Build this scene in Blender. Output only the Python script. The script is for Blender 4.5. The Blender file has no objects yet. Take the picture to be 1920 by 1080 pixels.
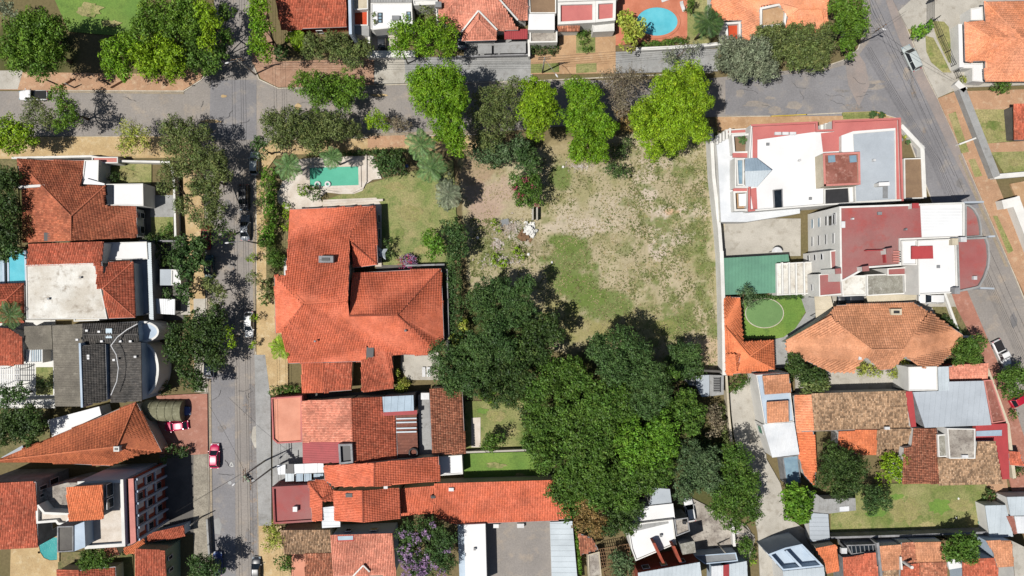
import bpy, math, random
import numpy as np
R = math.radians
random.seed(7)
RNG = np.random.RandomState(11)
S = bpy.context.scene
COL = S.collection
# ---------------------------------------------------------------- camera, sky, sun, exposure
H = 130.0                                   # the drone hovers 130 m above the crossroads
cam = bpy.data.cameras.new('camera')
cam.sensor_width = 36; cam.lens = 36*H/192.0; cam.clip_start = 1; cam.clip_end = 4000
co = bpy.data.objects.new('camera', cam); COL.objects.link(co)
co.location = (0, 0, H); co.rotation_euler = (0, 0, 0); S.camera = co
SUNX, SUNY = -0.47, -0.22                   # direction to the sun per metre of height
el = math.atan2(1, math.hypot(SUNX, SUNY)); az = math.atan2(SUNX, SUNY)
w = bpy.data.worlds.new('World'); S.world = w; w.use_nodes = True
nt = w.node_tree
sky = nt.nodes.new('ShaderNodeTexSky'); sky.sky_type = 'NISHITA'; sky.sun_disc = False
sky.sun_elevation = el; sky.sun_rotation = az
bg = nt.nodes['Background']; bg.inputs[1].default_value = 0.05
nt.links.new(sky.outputs[0], bg.inputs[0])
sun = bpy.data.lights.new('sun', 'SUN'); sun.energy = 5.0; sun.angle = R(.53); sun.color = (1, .965, .91)
so = bpy.data.objects.new('sun', sun); COL.objects.link(so); so.location = (0, 0, 60)
so.rotation_euler = (0, 0, 0)
from mathutils import Vector
so.rotation_euler = Vector((SUNX, SUNY, 1)).to_track_quat('Z', 'Y').to_euler()
S.view_settings.view_transform = 'Standard'; S.view_settings.look = 'None'
S.view_settings.exposure = 0.5; S.view_settings.gamma = 1
S.cycles.max_bounces = 5; S.cycles.diffuse_bounces = 3
KD = 2.02                                   # sunlit display value / albedo

# ---------------------------------------------------------------- helpers
def lin(v):
    v /= 255.0
    return v/12.92 if v <= .04045 else ((v+.055)/1.055)**2.4
def C(r, g, b, k=1.0):
    """albedo of a surface that photographs as r,g,b in full sun"""
    return tuple(min(.82, lin(c)/KD*k) for c in (r, g, b)) + (1,)
def W(px, py, z=0.0):
    s = (H-z)/H*0.1
    return ((px-960)*s, (540-py)*s, z)
MATS = {}
def mat(name, c1, c2=None, scale=.35, rough=.85, grain=.25, gscale=9, island=0, c3=None, metal=0, bump=0, trans=0, ir=1.0, stretch=None, spec=.3, detail=4, weather=0):
    if name in MATS: return MATS[name]
    m = bpy.data.materials.new(name); m.use_nodes = True; MATS[name] = m
    t = m.node_tree; N = t.nodes; L = t.links
    b = N['Principled BSDF']; b.inputs['Roughness'].default_value = rough; b.inputs['Metallic'].default_value = metal
    b.inputs['Specular IOR Level'].default_value = spec
    geo = N.new('ShaderNodeNewGeometry')
    vec = geo.outputs['Position']
    if stretch:
        mp = N.new('ShaderNodeMapping'); mp.inputs['Scale'].default_value = stretch; L.new(vec, mp.inputs[0]); vec = mp.outputs[0]
    def noise(sc, det=detail):
        n = N.new('ShaderNodeTexNoise'); n.inputs['Scale'].default_value = sc; n.inputs['Detail'].default_value = det
        n.inputs['Roughness'].default_value = .62
        L.new(vec, n.inputs['Vector']); return n.outputs[0]
    def ramp(src, a, bb):
        r = N.new('ShaderNodeMapRange'); r.inputs[1].default_value = a; r.inputs[2].default_value = bb; L.new(src, r.inputs[0]); return r.outputs[0]
    def mix(f, a, bb, mode='MIX'):
        x = N.new('ShaderNodeMix'); x.data_type = 'RGBA'; x.blend_type = mode
        for s, v in ((x.inputs[0], f), (x.inputs[6], a), (x.inputs[7], bb)):
            if isinstance(v, (tuple, float, int)): s.default_value = v
            else: L.new(v, s)
        return x.outputs[2]
    c2 = c2 or tuple(x*.8 for x in c1[:3])+(1,)
    col = mix(ramp(noise(scale), .36, .64), c1, c2)
    if c3: col = mix(ramp(noise(scale*2.7+.13), .53, .72), col, c3)
    if island:
        lo = tuple(max(0, 1-island) for _ in range(3))+(1,); hi = tuple(1+island*.8 for _ in range(3))+(1,)
        col = mix(1.0, col, mix(geo.outputs['Random Per Island'], lo, hi), 'MULTIPLY')
    if weather:
        lo = (1-weather,)*3+(1,); hi = (1+weather*.3,)*3+(1,)
        col = mix(1.0, col, mix(ramp(noise(.19, 6), .33, .56), lo, hi), 'MULTIPLY')
    if grain:
        g = ramp(noise(gscale, 3), .3, .7)
        lo = (1-grain,)*3+(1,); hi = (1+grain,)*3+(1,)
        col = mix(1.0, col, mix(g, lo, hi), 'MULTIPLY')
    L.new(col, b.inputs['Base Color'])
    if bump:
        bp = N.new('ShaderNodeBump'); bp.inputs['Strength'].default_value = .6; bp.inputs['Distance'].default_value = bump
        L.new(noise(gscale*.7, 4), bp.inputs['Height']); L.new(bp.outputs[0], b.inputs['Normal'])
    if trans:
        tr = N.new('ShaderNodeBsdfTranslucent'); L.new(col, tr.inputs[0]); ms = N.new('ShaderNodeMixShader'); ms.inputs[0].default_value = trans
        L.new(b.outputs[0], ms.inputs[1]); L.new(tr.outputs[0], ms.inputs[2]); L.new(ms.outputs[0], N['Material Output'].inputs[0])
    return m
LOC = {}
def tagp(o, label=None, cat=None, group=None, kind=None):
    if label: o['label'] = label
    if cat: o['category'] = cat
    if group: o['group'] = group
    if kind: o['kind'] = kind
    return o
def thing(name, label, cat, loc=(0, 0, 0), group=None, rz=0):
    o = bpy.data.objects.new(name, None); COL.objects.link(o); o.location = loc; o.rotation_euler = (0, 0, rz); o.empty_display_size = .3
    LOC[o.name] = loc
    return tagp(o, label, cat, group)
def link(name, me, parent=None, kind=None, local=False):
    o = bpy.data.objects.new(name, me); COL.objects.link(o)
    if parent is not None: o.parent = parent; LOC[o.name] = LOC[parent.name]
    else: LOC[o.name] = (0, 0, 0)
    if kind: o['kind'] = kind
    return o
def mk(name, V, F, m, parent=None, kind=None, local=False, smooth=False):
    """V world coordinates (or local to the thing), F an (n,4) array of quads or a list of polygons"""
    V = np.asarray(V, dtype=np.float32).reshape(-1, 3)
    if parent is not None and not local: V = V-np.asarray(LOC[parent.name], dtype=np.float32)
    me = bpy.data.meshes.new(name)
    if isinstance(F, np.ndarray):
        k = F.shape[1]; n = len(F)
        me.vertices.add(len(V)); me.vertices.foreach_set('co', V.ravel())
        me.loops.add(n*k); me.loops.foreach_set('vertex_index', F.ravel().astype(np.int32))
        me.polygons.add(n); me.polygons.foreach_set('loop_start', np.arange(0, n*k, k, dtype=np.int32))
        me.update(calc_edges=True)
    else:
        me.from_pydata([tuple(map(float, v)) for v in V], [], F); me.update()
    if smooth: me.polygons.foreach_set('use_smooth', np.ones(len(me.polygons), dtype=bool))
    me.materials.append(m if not isinstance(m, str) else MATS[m])
    return link(name, me, parent, kind)
class MB:
    def __init__(s): s.V = []; s.F = []
    def add(s, V, F):
        n = len(s.V); s.V += [tuple(v) for v in V]; s.F += [tuple(i+n for i in f) for f in F]; return s
    def prism(s, poly, z0, z1, bottom=True):
        poly = ccw(poly); n = len(poly)
        zz0 = z0 if isinstance(z0, (list, tuple)) else [z0]*n; zz1 = z1 if isinstance(z1, (list, tuple)) else [z1]*n
        V = [(p[0], p[1], zz0[i]) for i, p in enumerate(poly)]+[(p[0], p[1], zz1[i]) for i, p in enumerate(poly)]
        F = [tuple(range(n, 2*n))]+[(i, (i+1) % n, (i+1) % n+n, i+n) for i in range(n)]
        if bottom: F.append(tuple(range(n-1, -1, -1)))
        return s.add(V, F)
    def box(s, x, y, z0, z1, sx, sy, a=0):
        c, q = math.cos(a), math.sin(a)
        return s.prism([(x+c*u*sx/2-q*v*sy/2, y+q*u*sx/2+c*v*sy/2) for u, v in ((-1, -1), (1, -1), (1, 1), (-1, 1))], z0, z1)
    def bar(s, p, q, w, h):
        """box of width w, height h whose axis runs from p to q"""
        p = Vector(p); q = Vector(q); d = (q-p).normalized(); a = d.cross(Vector((0, 0, 1)))
        if a.length < 1e-3: a = Vector((1, 0, 0))
        a.normalize(); b = a.cross(d)
        V = [e+a*u*w/2+b*v*h/2 for e in (p, q) for u, v in ((-1, -1), (1, -1), (1, 1), (-1, 1))]
        return s.add(V, [(3, 2, 1, 0), (4, 5, 6, 7), (0, 1, 5, 4), (1, 2, 6, 5), (2, 3, 7, 6), (3, 0, 4, 7)])
    def tube(s, pts, rad, n=6, cap=True):
        pts = [Vector(p) for p in pts]; k = len(pts)
        if not isinstance(rad, (list, tuple)): rad = [rad]*k
        V = []; F = []
        for i, p in enumerate(pts):
            d = (pts[min(i+1, k-1)]-pts[max(i-1, 0)]).normalized()
            a = d.cross(Vector((0, 0, 1)) if abs(d.z) < .95 else Vector((1, 0, 0))).normalized(); b = a.cross(d)
            V += [p+(a*math.cos(2*math.pi*j/n)+b*math.sin(2*math.pi*j/n))*rad[i] for j in range(n)]
        for i in range(k-1):
            F += [(i*n+j, i*n+(j+1) % n, (i+1)*n+(j+1) % n, (i+1)*n+j) for j in range(n)]
        if cap: F += [tuple(range(n-1, -1, -1)), tuple(range((k-1)*n, k*n))]
        return s.add(V, F)
    def build(s, name, m, parent=None, kind=None, local=False, smooth=False):
        return mk(name, s.V, s.F, m, parent, kind, local, smooth)
def area(p): return sum(p[i][0]*p[(i+1) % len(p)][1]-p[(i+1) % len(p)][0]*p[i][1] for i in range(len(p)))/2
def ccw(p): return list(p) if area(p) > 0 else list(p)[::-1]
def offset(poly, d):
    """inward offset of a counter-clockwise polygon, mitred; extra coordinates are kept"""
    n = len(poly); out = []
    for i in range(n):
        a, b, c = poly[i-1], poly[i], poly[(i+1) % n]
        def nrm(p, q):
            dx, dy = q[0]-p[0], q[1]-p[1]; l = math.hypot(dx, dy) or 1; return (-dy/l, dx/l)
        n1, n2 = nrm(a, b), nrm(b, c); k = max(.35, 1+n1[0]*n2[0]+n1[1]*n2[1])
        out.append((b[0]+(n1[0]+n2[0])/k*d, b[1]+(n1[1]+n2[1])/k*d)+tuple(b[2:]))
    return out
def inpoly(x, y, poly):
    r = np.zeros(np.shape(x), bool); n = len(poly)
    for i in range(n):
        x1, y1 = poly[i][:2]; x2, y2 = poly[i-1][:2]
        if y1 == y2: continue
        c = ((y1 > y) != (y2 > y)) & (x < (x2-x1)*(y-y1)/(y2-y1)+x1); r ^= c
    return r
def WP(pts, z=None): return [W(p[0], p[1], p[2] if z is None else z) for p in pts]

# ---------------------------------------------------------------- materials
def tilemat(n, a, b, c, isl=.25, sc=.5, k=1.4):
    if a[0]-a[2] > 60: a, b, c = [(q[0]*.945, q[1]*.99, q[2]*1.03) for q in (a, b, c)]
    mat(n, C(*a, k), C(*b, k), sc, .8, .25, 5, isl, C(*c, k), spec=.2, weather=.28)
tilemat('tile_orange', (216, 110, 76), (224, 120, 88), (202, 100, 72), .14)
tilemat('tile_red', (196, 100, 72), (178, 92, 66), (212, 126, 96), .3)
tilemat('tile_mottled', (186, 104, 72), (166, 92, 66), (200, 124, 90), .3)
tilemat('tile_pink', (224, 142, 114), (212, 130, 104), (230, 156, 128), .22)
tilemat('tile_tan', (210, 142, 104), (198, 132, 94), (216, 150, 112), .18, .25)
tilemat('tile_peach', (236, 156, 116), (238, 146, 100), (236, 156, 118), .16, .15)
tilemat('tile_old', (168, 130, 98), (148, 114, 86), (206, 172, 140), .5, 1.3)
tilemat('tile_rust', (186, 114, 84), (166, 100, 74), (214, 156, 122), .42, 1.1)
tilemat('tile_amber', (202, 112, 74), (190, 106, 72), (216, 124, 80), .2, .3)
tilemat('tile_bright', (230, 128, 82), (224, 122, 78), (236, 138, 94), .16, .3)
tilemat('tile_charcoal', (92, 88, 84), (76, 74, 72), (110, 104, 98), .25, .5, 1.3)
tilemat('tile_grey', (130, 124, 112), (114, 108, 98), (142, 136, 124), .2, .25, 1.2)
def pm(n, a, b=None, c=None, sc=.3, rough=.85, grain=.12, gs=6, k=1, **kw): kw.setdefault('weather', .1); mat(n, C(*a, k), C(*b, k) if b else None, sc, rough, grain, gs, 0, C(*c, k) if c else None, **kw)
tilemat('ridge_clay', (170, 84, 60), (158, 78, 56), (186, 100, 72), .2, .5, 1.0)
pm('plaster', (250, 248, 242), (238, 236, 230), sc=.5, grain=.05)
pm('plaster_blue_and_shade', (205, 220, 235), (190, 208, 226), grain=.06)  # pale blue plaster; also carries the blue tint of shade on white surfaces
pm('plaster_cream', (226, 214, 190), (210, 198, 172), sc=.4)
pm('plaster_red', (205, 92, 78), (188, 78, 66))
pm('plaster_pink', (226, 150, 138), (210, 136, 126))
pm('plaster_grey', (168, 168, 170), (140, 140, 142), (120, 118, 116), .5)
pm('plaster_green', (160, 178, 150), (146, 164, 138))
pm('white_roof', (255, 255, 255), (248, 247, 246), sc=.15, grain=.03, weather=.04)
pm('stained_white', (250, 248, 240), (214, 206, 192), (170, 158, 142), .22, grain=.1)
pm('grey_roof', (196, 204, 212), (184, 192, 200), sc=.15, grain=.05)
pm('pink_roof', (216, 130, 124), (206, 118, 114), sc=.2, grain=.06)
pm('maroon_roof', (174, 94, 92), (168, 122, 118), (182, 88, 82), .08, grain=.08, detail=5)
pm('rust_roof', (170, 110, 96), (140, 84, 70), (196, 150, 136), .5, grain=.15)
pm('sheet_light', (214, 224, 230), (200, 210, 216), sc=.25, rough=.5, grain=.05)
pm('sheet_white', (244, 246, 248), (228, 232, 236), sc=.25, rough=.5, grain=.05)
pm('sheet_blue', (176, 196, 212), (160, 180, 196), sc=.4, rough=.5, grain=.08)
pm('sheet_grey', (150, 154, 156), (132, 134, 136), sc=.4, rough=.6)
pm('sheet_rust', (140, 82, 62), (118, 66, 50), (160, 104, 84), .7, rough=.7)
pm('sheet_red', (182, 62, 66), (166, 54, 58), sc=.5, rough=.6)
pm('sheet_green', (112, 166, 138), (102, 152, 128), sc=.3, rough=.6, grain=.06)
pm('stained_concrete', (200, 192, 180), (150, 140, 130), (110, 100, 96), .45, grain=.2)
pm('mossy_concrete', (168, 166, 154), (140, 136, 124), (196, 192, 184), .8, grain=.25)
pm('concrete', (206, 200, 188), (190, 184, 172), (172, 164, 150), .25, grain=.12)
pm('concrete_grey', (178, 178, 176), (162, 162, 160), (150, 148, 144), .3, grain=.12)
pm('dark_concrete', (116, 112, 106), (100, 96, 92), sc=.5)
pm('asphalt', (150, 148, 150), (138, 136, 138), (166, 158, 150), .09, grain=.13, gs=3.5, detail=6)
pm('asphalt_warm', (164, 156, 148), (152, 146, 141), (180, 166, 150), .08, grain=.14, gs=3.5, detail=6)
pm('asphalt_worn', (150, 146, 144), (134, 130, 128), (172, 150, 128), .3, grain=.2, gs=3)
pm('asphalt_rosy', (170, 156, 148), (156, 148, 144), sc=.3, grain=.12)
pm('asphalt_dark', (128, 126, 126), (138, 134, 132), sc=.4, grain=.15)
pm('sand_dirt', (176, 160, 136), (160, 148, 130), sc=.8, grain=.25)
pm('tar', (92, 90, 90), sc=1)
pm('lawn_pool', (122, 140, 72), (172, 162, 112), (98, 124, 56), .22, grain=.34, gs=4, detail=6)
pm('kerb', (222, 214, 198), (200, 188, 168), sc=1)
pm('yellow_paint', (222, 190, 70), sc=2)
pm('white_paint', (236, 236, 230), sc=2)
pm('tan_paving', (206, 168, 128), (190, 152, 114), (216, 182, 146), .3, grain=.12)
pm('orange_soil', (202, 160, 126), (188, 148, 116), (212, 182, 150), .3, grain=.18)
pm('sand', (212, 184, 136), (196, 166, 120), (222, 200, 160), .3, grain=.18)
pm('brown_paving', (186, 148, 122), (172, 134, 110), (196, 162, 138), .4, grain=.18)
pm('red_paving', (188, 132, 112), (172, 118, 100), (200, 152, 134), .4, grain=.15)
pm('terracotta', (222, 142, 112), (206, 124, 94), sc=.4, grain=.1)
pm('bright_terracotta', (226, 92, 50), (210, 80, 44), sc=.4, grain=.1)
pm('pink_terrace', (240, 168, 140), (230, 156, 128), sc=.4, grain=.06)
pm('red_ground', (196, 76, 78), (180, 70, 72), sc=.3, grain=.07)
pm('brown_deck', (156, 128, 100), (140, 114, 90), sc=.5)
pm('stone_paving', (236, 226, 214), (220, 206, 190), sc=.5, grain=.1)
pm('cobble', (172, 164, 148), (148, 140, 126), sc=1.2, grain=.3, gs=4)
pm('lawn', (124, 136, 70), (166, 160, 108), (100, 122, 54), .18, grain=.3, gs=4, detail=6)
pm('sand_grass', (166, 156, 106), (150, 146, 90), (134, 142, 78), .5, grain=.34, gs=4, detail=6)
pm('lawn_green', (108, 144, 60), (128, 156, 68), (96, 128, 52), .18, grain=.22, gs=4, detail=6)
pm('lawn_dry', (148, 150, 90), (178, 166, 116), (116, 134, 62), .2, grain=.34, gs=4, detail=6)
pm('turf_smooth', (114, 150, 92), (122, 158, 98), sc=.4, grain=.08)
pm('backyard', (112, 112, 64), (136, 122, 86), (84, 96, 44), .2, grain=.35, gs=3, detail=6)
pm('water_blue', (104, 204, 222), (120, 214, 230), sc=.5, rough=.08, grain=.03, bump=.02, spec=.5)
pm('water_green', (98, 190, 160), (112, 202, 172), sc=.15, rough=.08, grain=.05, bump=.02, spec=.5)
pm('water_teal', (52, 160, 160), (70, 176, 172), sc=.6, rough=.08, grain=.03, bump=.02, spec=.5)
pm('bark', (128, 108, 88), (100, 84, 68), sc=2, grain=.3)
pm('bark_pale', (170, 156, 136), (140, 126, 108), sc=2, grain=.3)
pm('concrete_pole', (186, 182, 172), sc=1)
pm('wood', (150, 116, 84), (124, 94, 68), sc=2)
pm('dark_metal', (58, 58, 60), sc=1, rough=.5)  # dark metal; also the painted darkness of roof holes
pm('grey_metal', (150, 152, 154), sc=1, rough=.5)
pm('white_metal', (240, 240, 240), sc=1, rough=.5, grain=.03)
pm('rubber', (40, 40, 42), sc=1)
pm('canvas', (142, 140, 112), (124, 122, 96), (170, 168, 140), .5, grain=.1)
pm('glass_dark', (40, 48, 56), (30, 36, 42), sc=1, rough=.12, grain=0, spec=.6)
pm('glass_blue', (150, 180, 196), (130, 160, 180), sc=1, rough=.4, grain=0, spec=.4)
pm('brick_red', (176, 84, 60), (150, 70, 50), sc=1.2, grain=.2)
pm('wire', (38, 38, 40), sc=1)
pm('rubble', (210, 202, 190), (160, 140, 122), (236, 232, 226), .9, grain=.3)
def leafmat(n, a, b, isl=.48, k=1.5): mat('leaf_'+n, C(*a, k), C(*b, k), .3, .55, .34, 1.3, isl, C(min(255, b[0]*1.16+8), b[1]*1.08+4, b[2]*1.1+6, k), trans=.3, spec=.25, weather=.22)
leafmat('dark', (58, 82, 40), (76, 100, 46))
leafmat('deep', (68, 98, 52), (82, 110, 56))
leafmat('mid', (78, 112, 42), (94, 126, 48))
leafmat('fresh', (88, 124, 38), (106, 140, 44))
leafmat('vivid', (102, 146, 28), (122, 160, 36))
leafmat('lime', (124, 160, 28), (138, 170, 36))
leafmat('bright', (92, 138, 40), (108, 148, 46))
leafmat('yellow', (156, 174, 60), (172, 178, 84))
leafmat('olive', (100, 118, 62), (118, 130, 74))
leafmat('grey', (144, 152, 122), (122, 134, 106))
leafmat('dry', (150, 138, 112), (132, 124, 100))
leafmat('brown', (136, 116, 66), (156, 130, 80))
leafmat('blue', (82, 108, 68), (100, 124, 82))
leafmat('palm', (84, 120, 66), (106, 138, 80))
leafmat('purple', (170, 138, 180), (188, 160, 196), .4, 1.3)
leafmat('magenta', (200, 80, 124), (186, 70, 100), .4, 1.2)
leafmat('grass', (120, 134, 72), (144, 150, 90), .4, 1.2)
leafmat('straw', (196, 180, 136), (168, 160, 112), .4, 1.2)

# ---------------------------------------------------------------- ground sheets, strips and walls
LV = [.012]
def patch(name, pts, m, parent=None, lvl=None, kind='structure', h=0):
    """a sheet on the ground; with h a slab that stands h proud of it"""
    LV[0] += .002; z = (lvl if lvl is not None else LV[0])+h
    poly = ccw([W(p[0], p[1])[:2] for p in pts])
    mb = MB()
    if h: mb.prism(poly, -.05, z)
    else: mb.add([(p[0], p[1], z) for p in poly], [tuple(range(len(poly)))])
    o = mb.build(name, m, parent)
    if parent is None: o['kind'] = kind
    return o
def strip(mb, pts, w, z0, z1, closed=False):
    """a wall or kerb of width w along world points"""
    n = len(pts)
    for i in range(n if closed else n-1):
        a, b = Vector(pts[i][:2]), Vector(pts[(i+1) % n][:2]); d = (b-a).normalized(); p = Vector((-d.y, d.x))*w/2
        e = d*(w/2-.004 if i % 2 else w/2-.007)
        a2 = a-e; b2 = b+e; k = .003*(i % 3)
        mb.prism([a2-p, b2-p, b2+p, a2+p], z0, z1+k)
    return mb
def kerb(pts, w=.18, m='kerb', h=.14, name='kerb'):
    mb = strip(MB(), [W(*p) for p in pts], w, -.03, h); o = mb.build(name, m); o['kind'] = 'structure'; return o
def wallrun(label, pts, w=.25, h=2.2, m='plaster', name='garden_wall', closed=False, cat='wall', cap=None):
    P = [W(p[0], p[1], h) for p in pts]
    c = P[0]; o = thing(name, label, cat, (c[0], c[1], 0), 'boundary walls')
    strip(MB(), P, w, 0, h, closed).build('wall', m, o)
    strip(MB(), P, w+.08, h, h+.07, closed).build('coping', cap or m, o)
    return o

# ---------------------------------------------------------------- roofs and buildings
def plane(P):
    A = np.array([[p[0], p[1], 1] for p in P]); z = np.array([p[2] for p in P])
    return np.linalg.lstsq(A, z, rcond=None)[0]
def tiles(P, cw=.3, rl=.43, ang=None, h=.13, lift=.035):
    """barrel tiles laid on one roof face, each tile its own little shell"""
    a, b, c = plane(P); g = math.hypot(a, b)
    d = np.array([-a, -b])/g if g > .02 and ang is None else np.array([math.cos(ang or 0), math.sin(ang or 0)])
    u = np.array([-d[1], d[0]])
    xy = np.array([p[:2] for p in P]); U = xy@u; Vv = xy@d
    us = np.arange(U.min()+cw*.3, U.max(), cw); vs = np.arange(Vv.min()+rl*.4, Vv.max()+rl*.2, rl)
    if not len(us) or not len(vs): return None
    gu, gv = np.meshgrid(us, vs); gu = gu.ravel(); gv = gv.ravel()
    x = gu*u[0]+gv*d[0]; y = gu*u[1]+gv*d[1]
    k = inpoly(x, y, P); gu, gv = gu[k], gv[k]; n = len(gu)
    if not n: return None
    j = RNG.uniform(-.012, .012, n); jz = RNG.uniform(0, .025, n)
    vv = []
    for dv, lz in ((-rl*.5, 0.0), (rl*.56, lift)):
        for du, hz in ((-cw*.46, 0), (-cw*.24, h), (cw*.24, h), (cw*.46, 0)):
            uu = gu+du+j; ww = gv+dv; X = uu*u[0]+ww*d[0]; Y = uu*u[1]+ww*d[1]
            vv.append(np.stack([X, Y, a*X+b*Y+c+hz+lz+jz], 1))
    Vt = np.stack(vv, 1).reshape(-1, 3); base = np.arange(n)[:, None]*8
    F = np.concatenate([base+np.array([q]) for q in ((0, 4, 5, 1), (1, 5, 6, 2), (2, 6, 7, 3), (4, 7, 6, 5))], 0)
    return Vt, F
def block(root, faces, tile='tile_orange', wall='plaster', z0=0, ov=.4, cap=None, cw=.3, rl=.43, walls=True, gut=True):
    FW = []
    for f in faces:
        P = WP(f); K = [(round(p[0]), round(p[1])) for p in f]
        if area(P) < 0: P = P[::-1]; K = K[::-1]
        FW.append((P, K))
    mb = MB()
    for P, K in FW:
        n = len(P); mb.add([(p[0], p[1], p[2]-.02) for p in P]+[(p[0], p[1], p[2]-.17) for p in P],
                           [tuple(range(n)), tuple(range(2*n-1, n-1, -1))]+[(i, i+n, (i+1) % n+n, (i+1) % n) for i in range(n)])
    rf = mb.build('roof', tile, root)
    VV = []; FF = []; o = 0
    for P, K in FW:
        t = tiles(P, cw, rl)
        if t is not None: VV.append(t[0]); FF.append(t[1]+o); o += len(t[0])
    if VV: mk('roof_tiles', np.concatenate(VV), np.concatenate(FF), MATS[tile], rf, 'stuff')
    edges = {}
    for fi, (P, K) in enumerate(FW):
        for i in range(len(P)): edges.setdefault(frozenset((K[i], K[(i+1) % len(P)])), []).append((fi, i))
    cm = MB(); nxt = {}; pos = {}
    for e, L in edges.items():
        fi, i = L[0]; P, K = FW[fi]; p, q = P[i], P[(i+1) % len(P)]
        if len(L) > 1:
            Q = FW[L[1][0]][0]; a, b, c = plane(P); cx = sum(v[0] for v in Q)/len(Q); cy = sum(v[1] for v in Q)/len(Q); cz = sum(v[2] for v in Q)/len(Q)
            if cz < a*cx+b*cy+c-.02: MB().tube([(p[0], p[1], p[2]+.09), (q[0], q[1], q[2]+.09)], .15, 6).build('ridge_cap', cap or ('ridge_clay' if tile == 'tile_orange' else tile), rf)
        else:
            if gut and abs(p[2]-q[2]) < .45 and p[2] < min(v[2] for v in P)+.6 and math.hypot(p[0]-q[0], p[1]-q[1]) > 2: MB().bar((p[0], p[1], p[2]-.07), (q[0], q[1], q[2]-.07), .16, .1).build('gutter', 'plaster_grey', rf)
            nxt[K[i]] = K[(i+1) % len(P)]; pos[K[i]] = p
    if walls:
        wm = MB()
        while nxt:
            s = next(iter(nxt)); loop = []; k = s
            while k in nxt: loop.append(pos[k]); k = nxt.pop(k)
            if len(loop) < 3: continue
            lo = offset([(p[0], p[1], p[2]) for p in loop], ov); n = len(lo)
            wm.add([(p[0], p[1], z0) for p in lo]+[(p[0], p[1], p[2]-.12) for p in lo], [(i, (i+1) % n, (i+1) % n+n, i+n) for i in range(n)])
        if wm.V: wm.build('wall', wall, root)
    return rf
def gable(p1, p2, p3, p4, ze, zr, along=True):
    """corners clockwise from top-left in the photo; ridge from mid(p1,p4) to mid(p2,p3) (along) or the other way"""
    if along: a = ((p1[0]+p4[0])/2, (p1[1]+p4[1])/2, zr); b = ((p2[0]+p3[0])/2, (p2[1]+p3[1])/2, zr); return [[p1+(ze,), p2+(ze,), b, a], [a, b, p3+(ze,), p4+(ze,)]]
    a = ((p1[0]+p2[0])/2, (p1[1]+p2[1])/2, zr); b = ((p4[0]+p3[0])/2, (p4[1]+p3[1])/2, zr)
    return [[p1+(ze,), a, b, p4+(ze,)], [a, p2+(ze,), p3+(ze,), b]]
def hip(x0, y0, x1, y1, ze, zr):
    k = min(x1-x0, y1-y0)/2
    if x1-x0 >= y1-y0: a = (x0+k, (y0+y1)/2, zr); b = (x1-k, (y0+y1)/2, zr); A, B, Cc, D = (x0, y0, ze), (x1, y0, ze), (x1, y1, ze), (x0, y1, ze); return [[A, B, b, a], [B, Cc, b], [Cc, D, a, b], [D, A, a]]
    a = ((x0+x1)/2, y0+k, zr); b = ((x0+x1)/2, y1-k, zr); A, B, Cc, D = (x0, y0, ze), (x1, y0, ze), (x1, y1, ze), (x0, y1, ze)
    return [[A, B, a], [B, Cc, b, a], [Cc, D, b], [D, A, a, b]]
def flat(root, pts, z, m='white_roof', wall='plaster', par=.4, pt=.2, pmat=None, z0=0, name='roof', cop=False):
    P = ccw([W(p[0], p[1], z)[:2] for p in pts]); n = len(P)
    if par <= 0:
        MB().prism(P, z-.2, z).build(name, m, root)
        Q = offset(P, .03); mb = MB(); mb.add([(p[0], p[1], z0) for p in Q]+[(p[0], p[1], z-.2) for p in Q], [(i, (i+1) % n, (i+1) % n+n, i+n) for i in range(n)])
        return mb.build('wall', wall, root)
    Q = offset(P, pt); mb = MB()
    V = [(p[0], p[1], z0) for p in P]+[(p[0], p[1], z) for p in P]+[(p[0], p[1], z) for p in Q]+[(p[0], p[1], z-par-.1) for p in Q]
    F = []
    for k in range(3): F += [(i+k*n, (i+1) % n+k*n, (i+1) % n+(k+1)*n, i+(k+1)*n) for i in range(n)]
    mb.add(V, F).build('wall', wall if cop else (pmat or wall), root)
    if cop: strip(MB(), offset(P, pt*.5), pt+.06, z+.004, z+.07, True).build('coping', pmat, root)
    return MB().prism(offset(P, pt*.9), z-par-.15, z-par).build(name, m, root)
def on(root, name, pts, z, m, h=.03):
    """something flat and h thick lying at height z"""
    P = ccw([W(p[0], p[1], z)[:2] for p in pts]); return MB().prism(P, z-.002, z+h).build(name, m, root)
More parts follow.
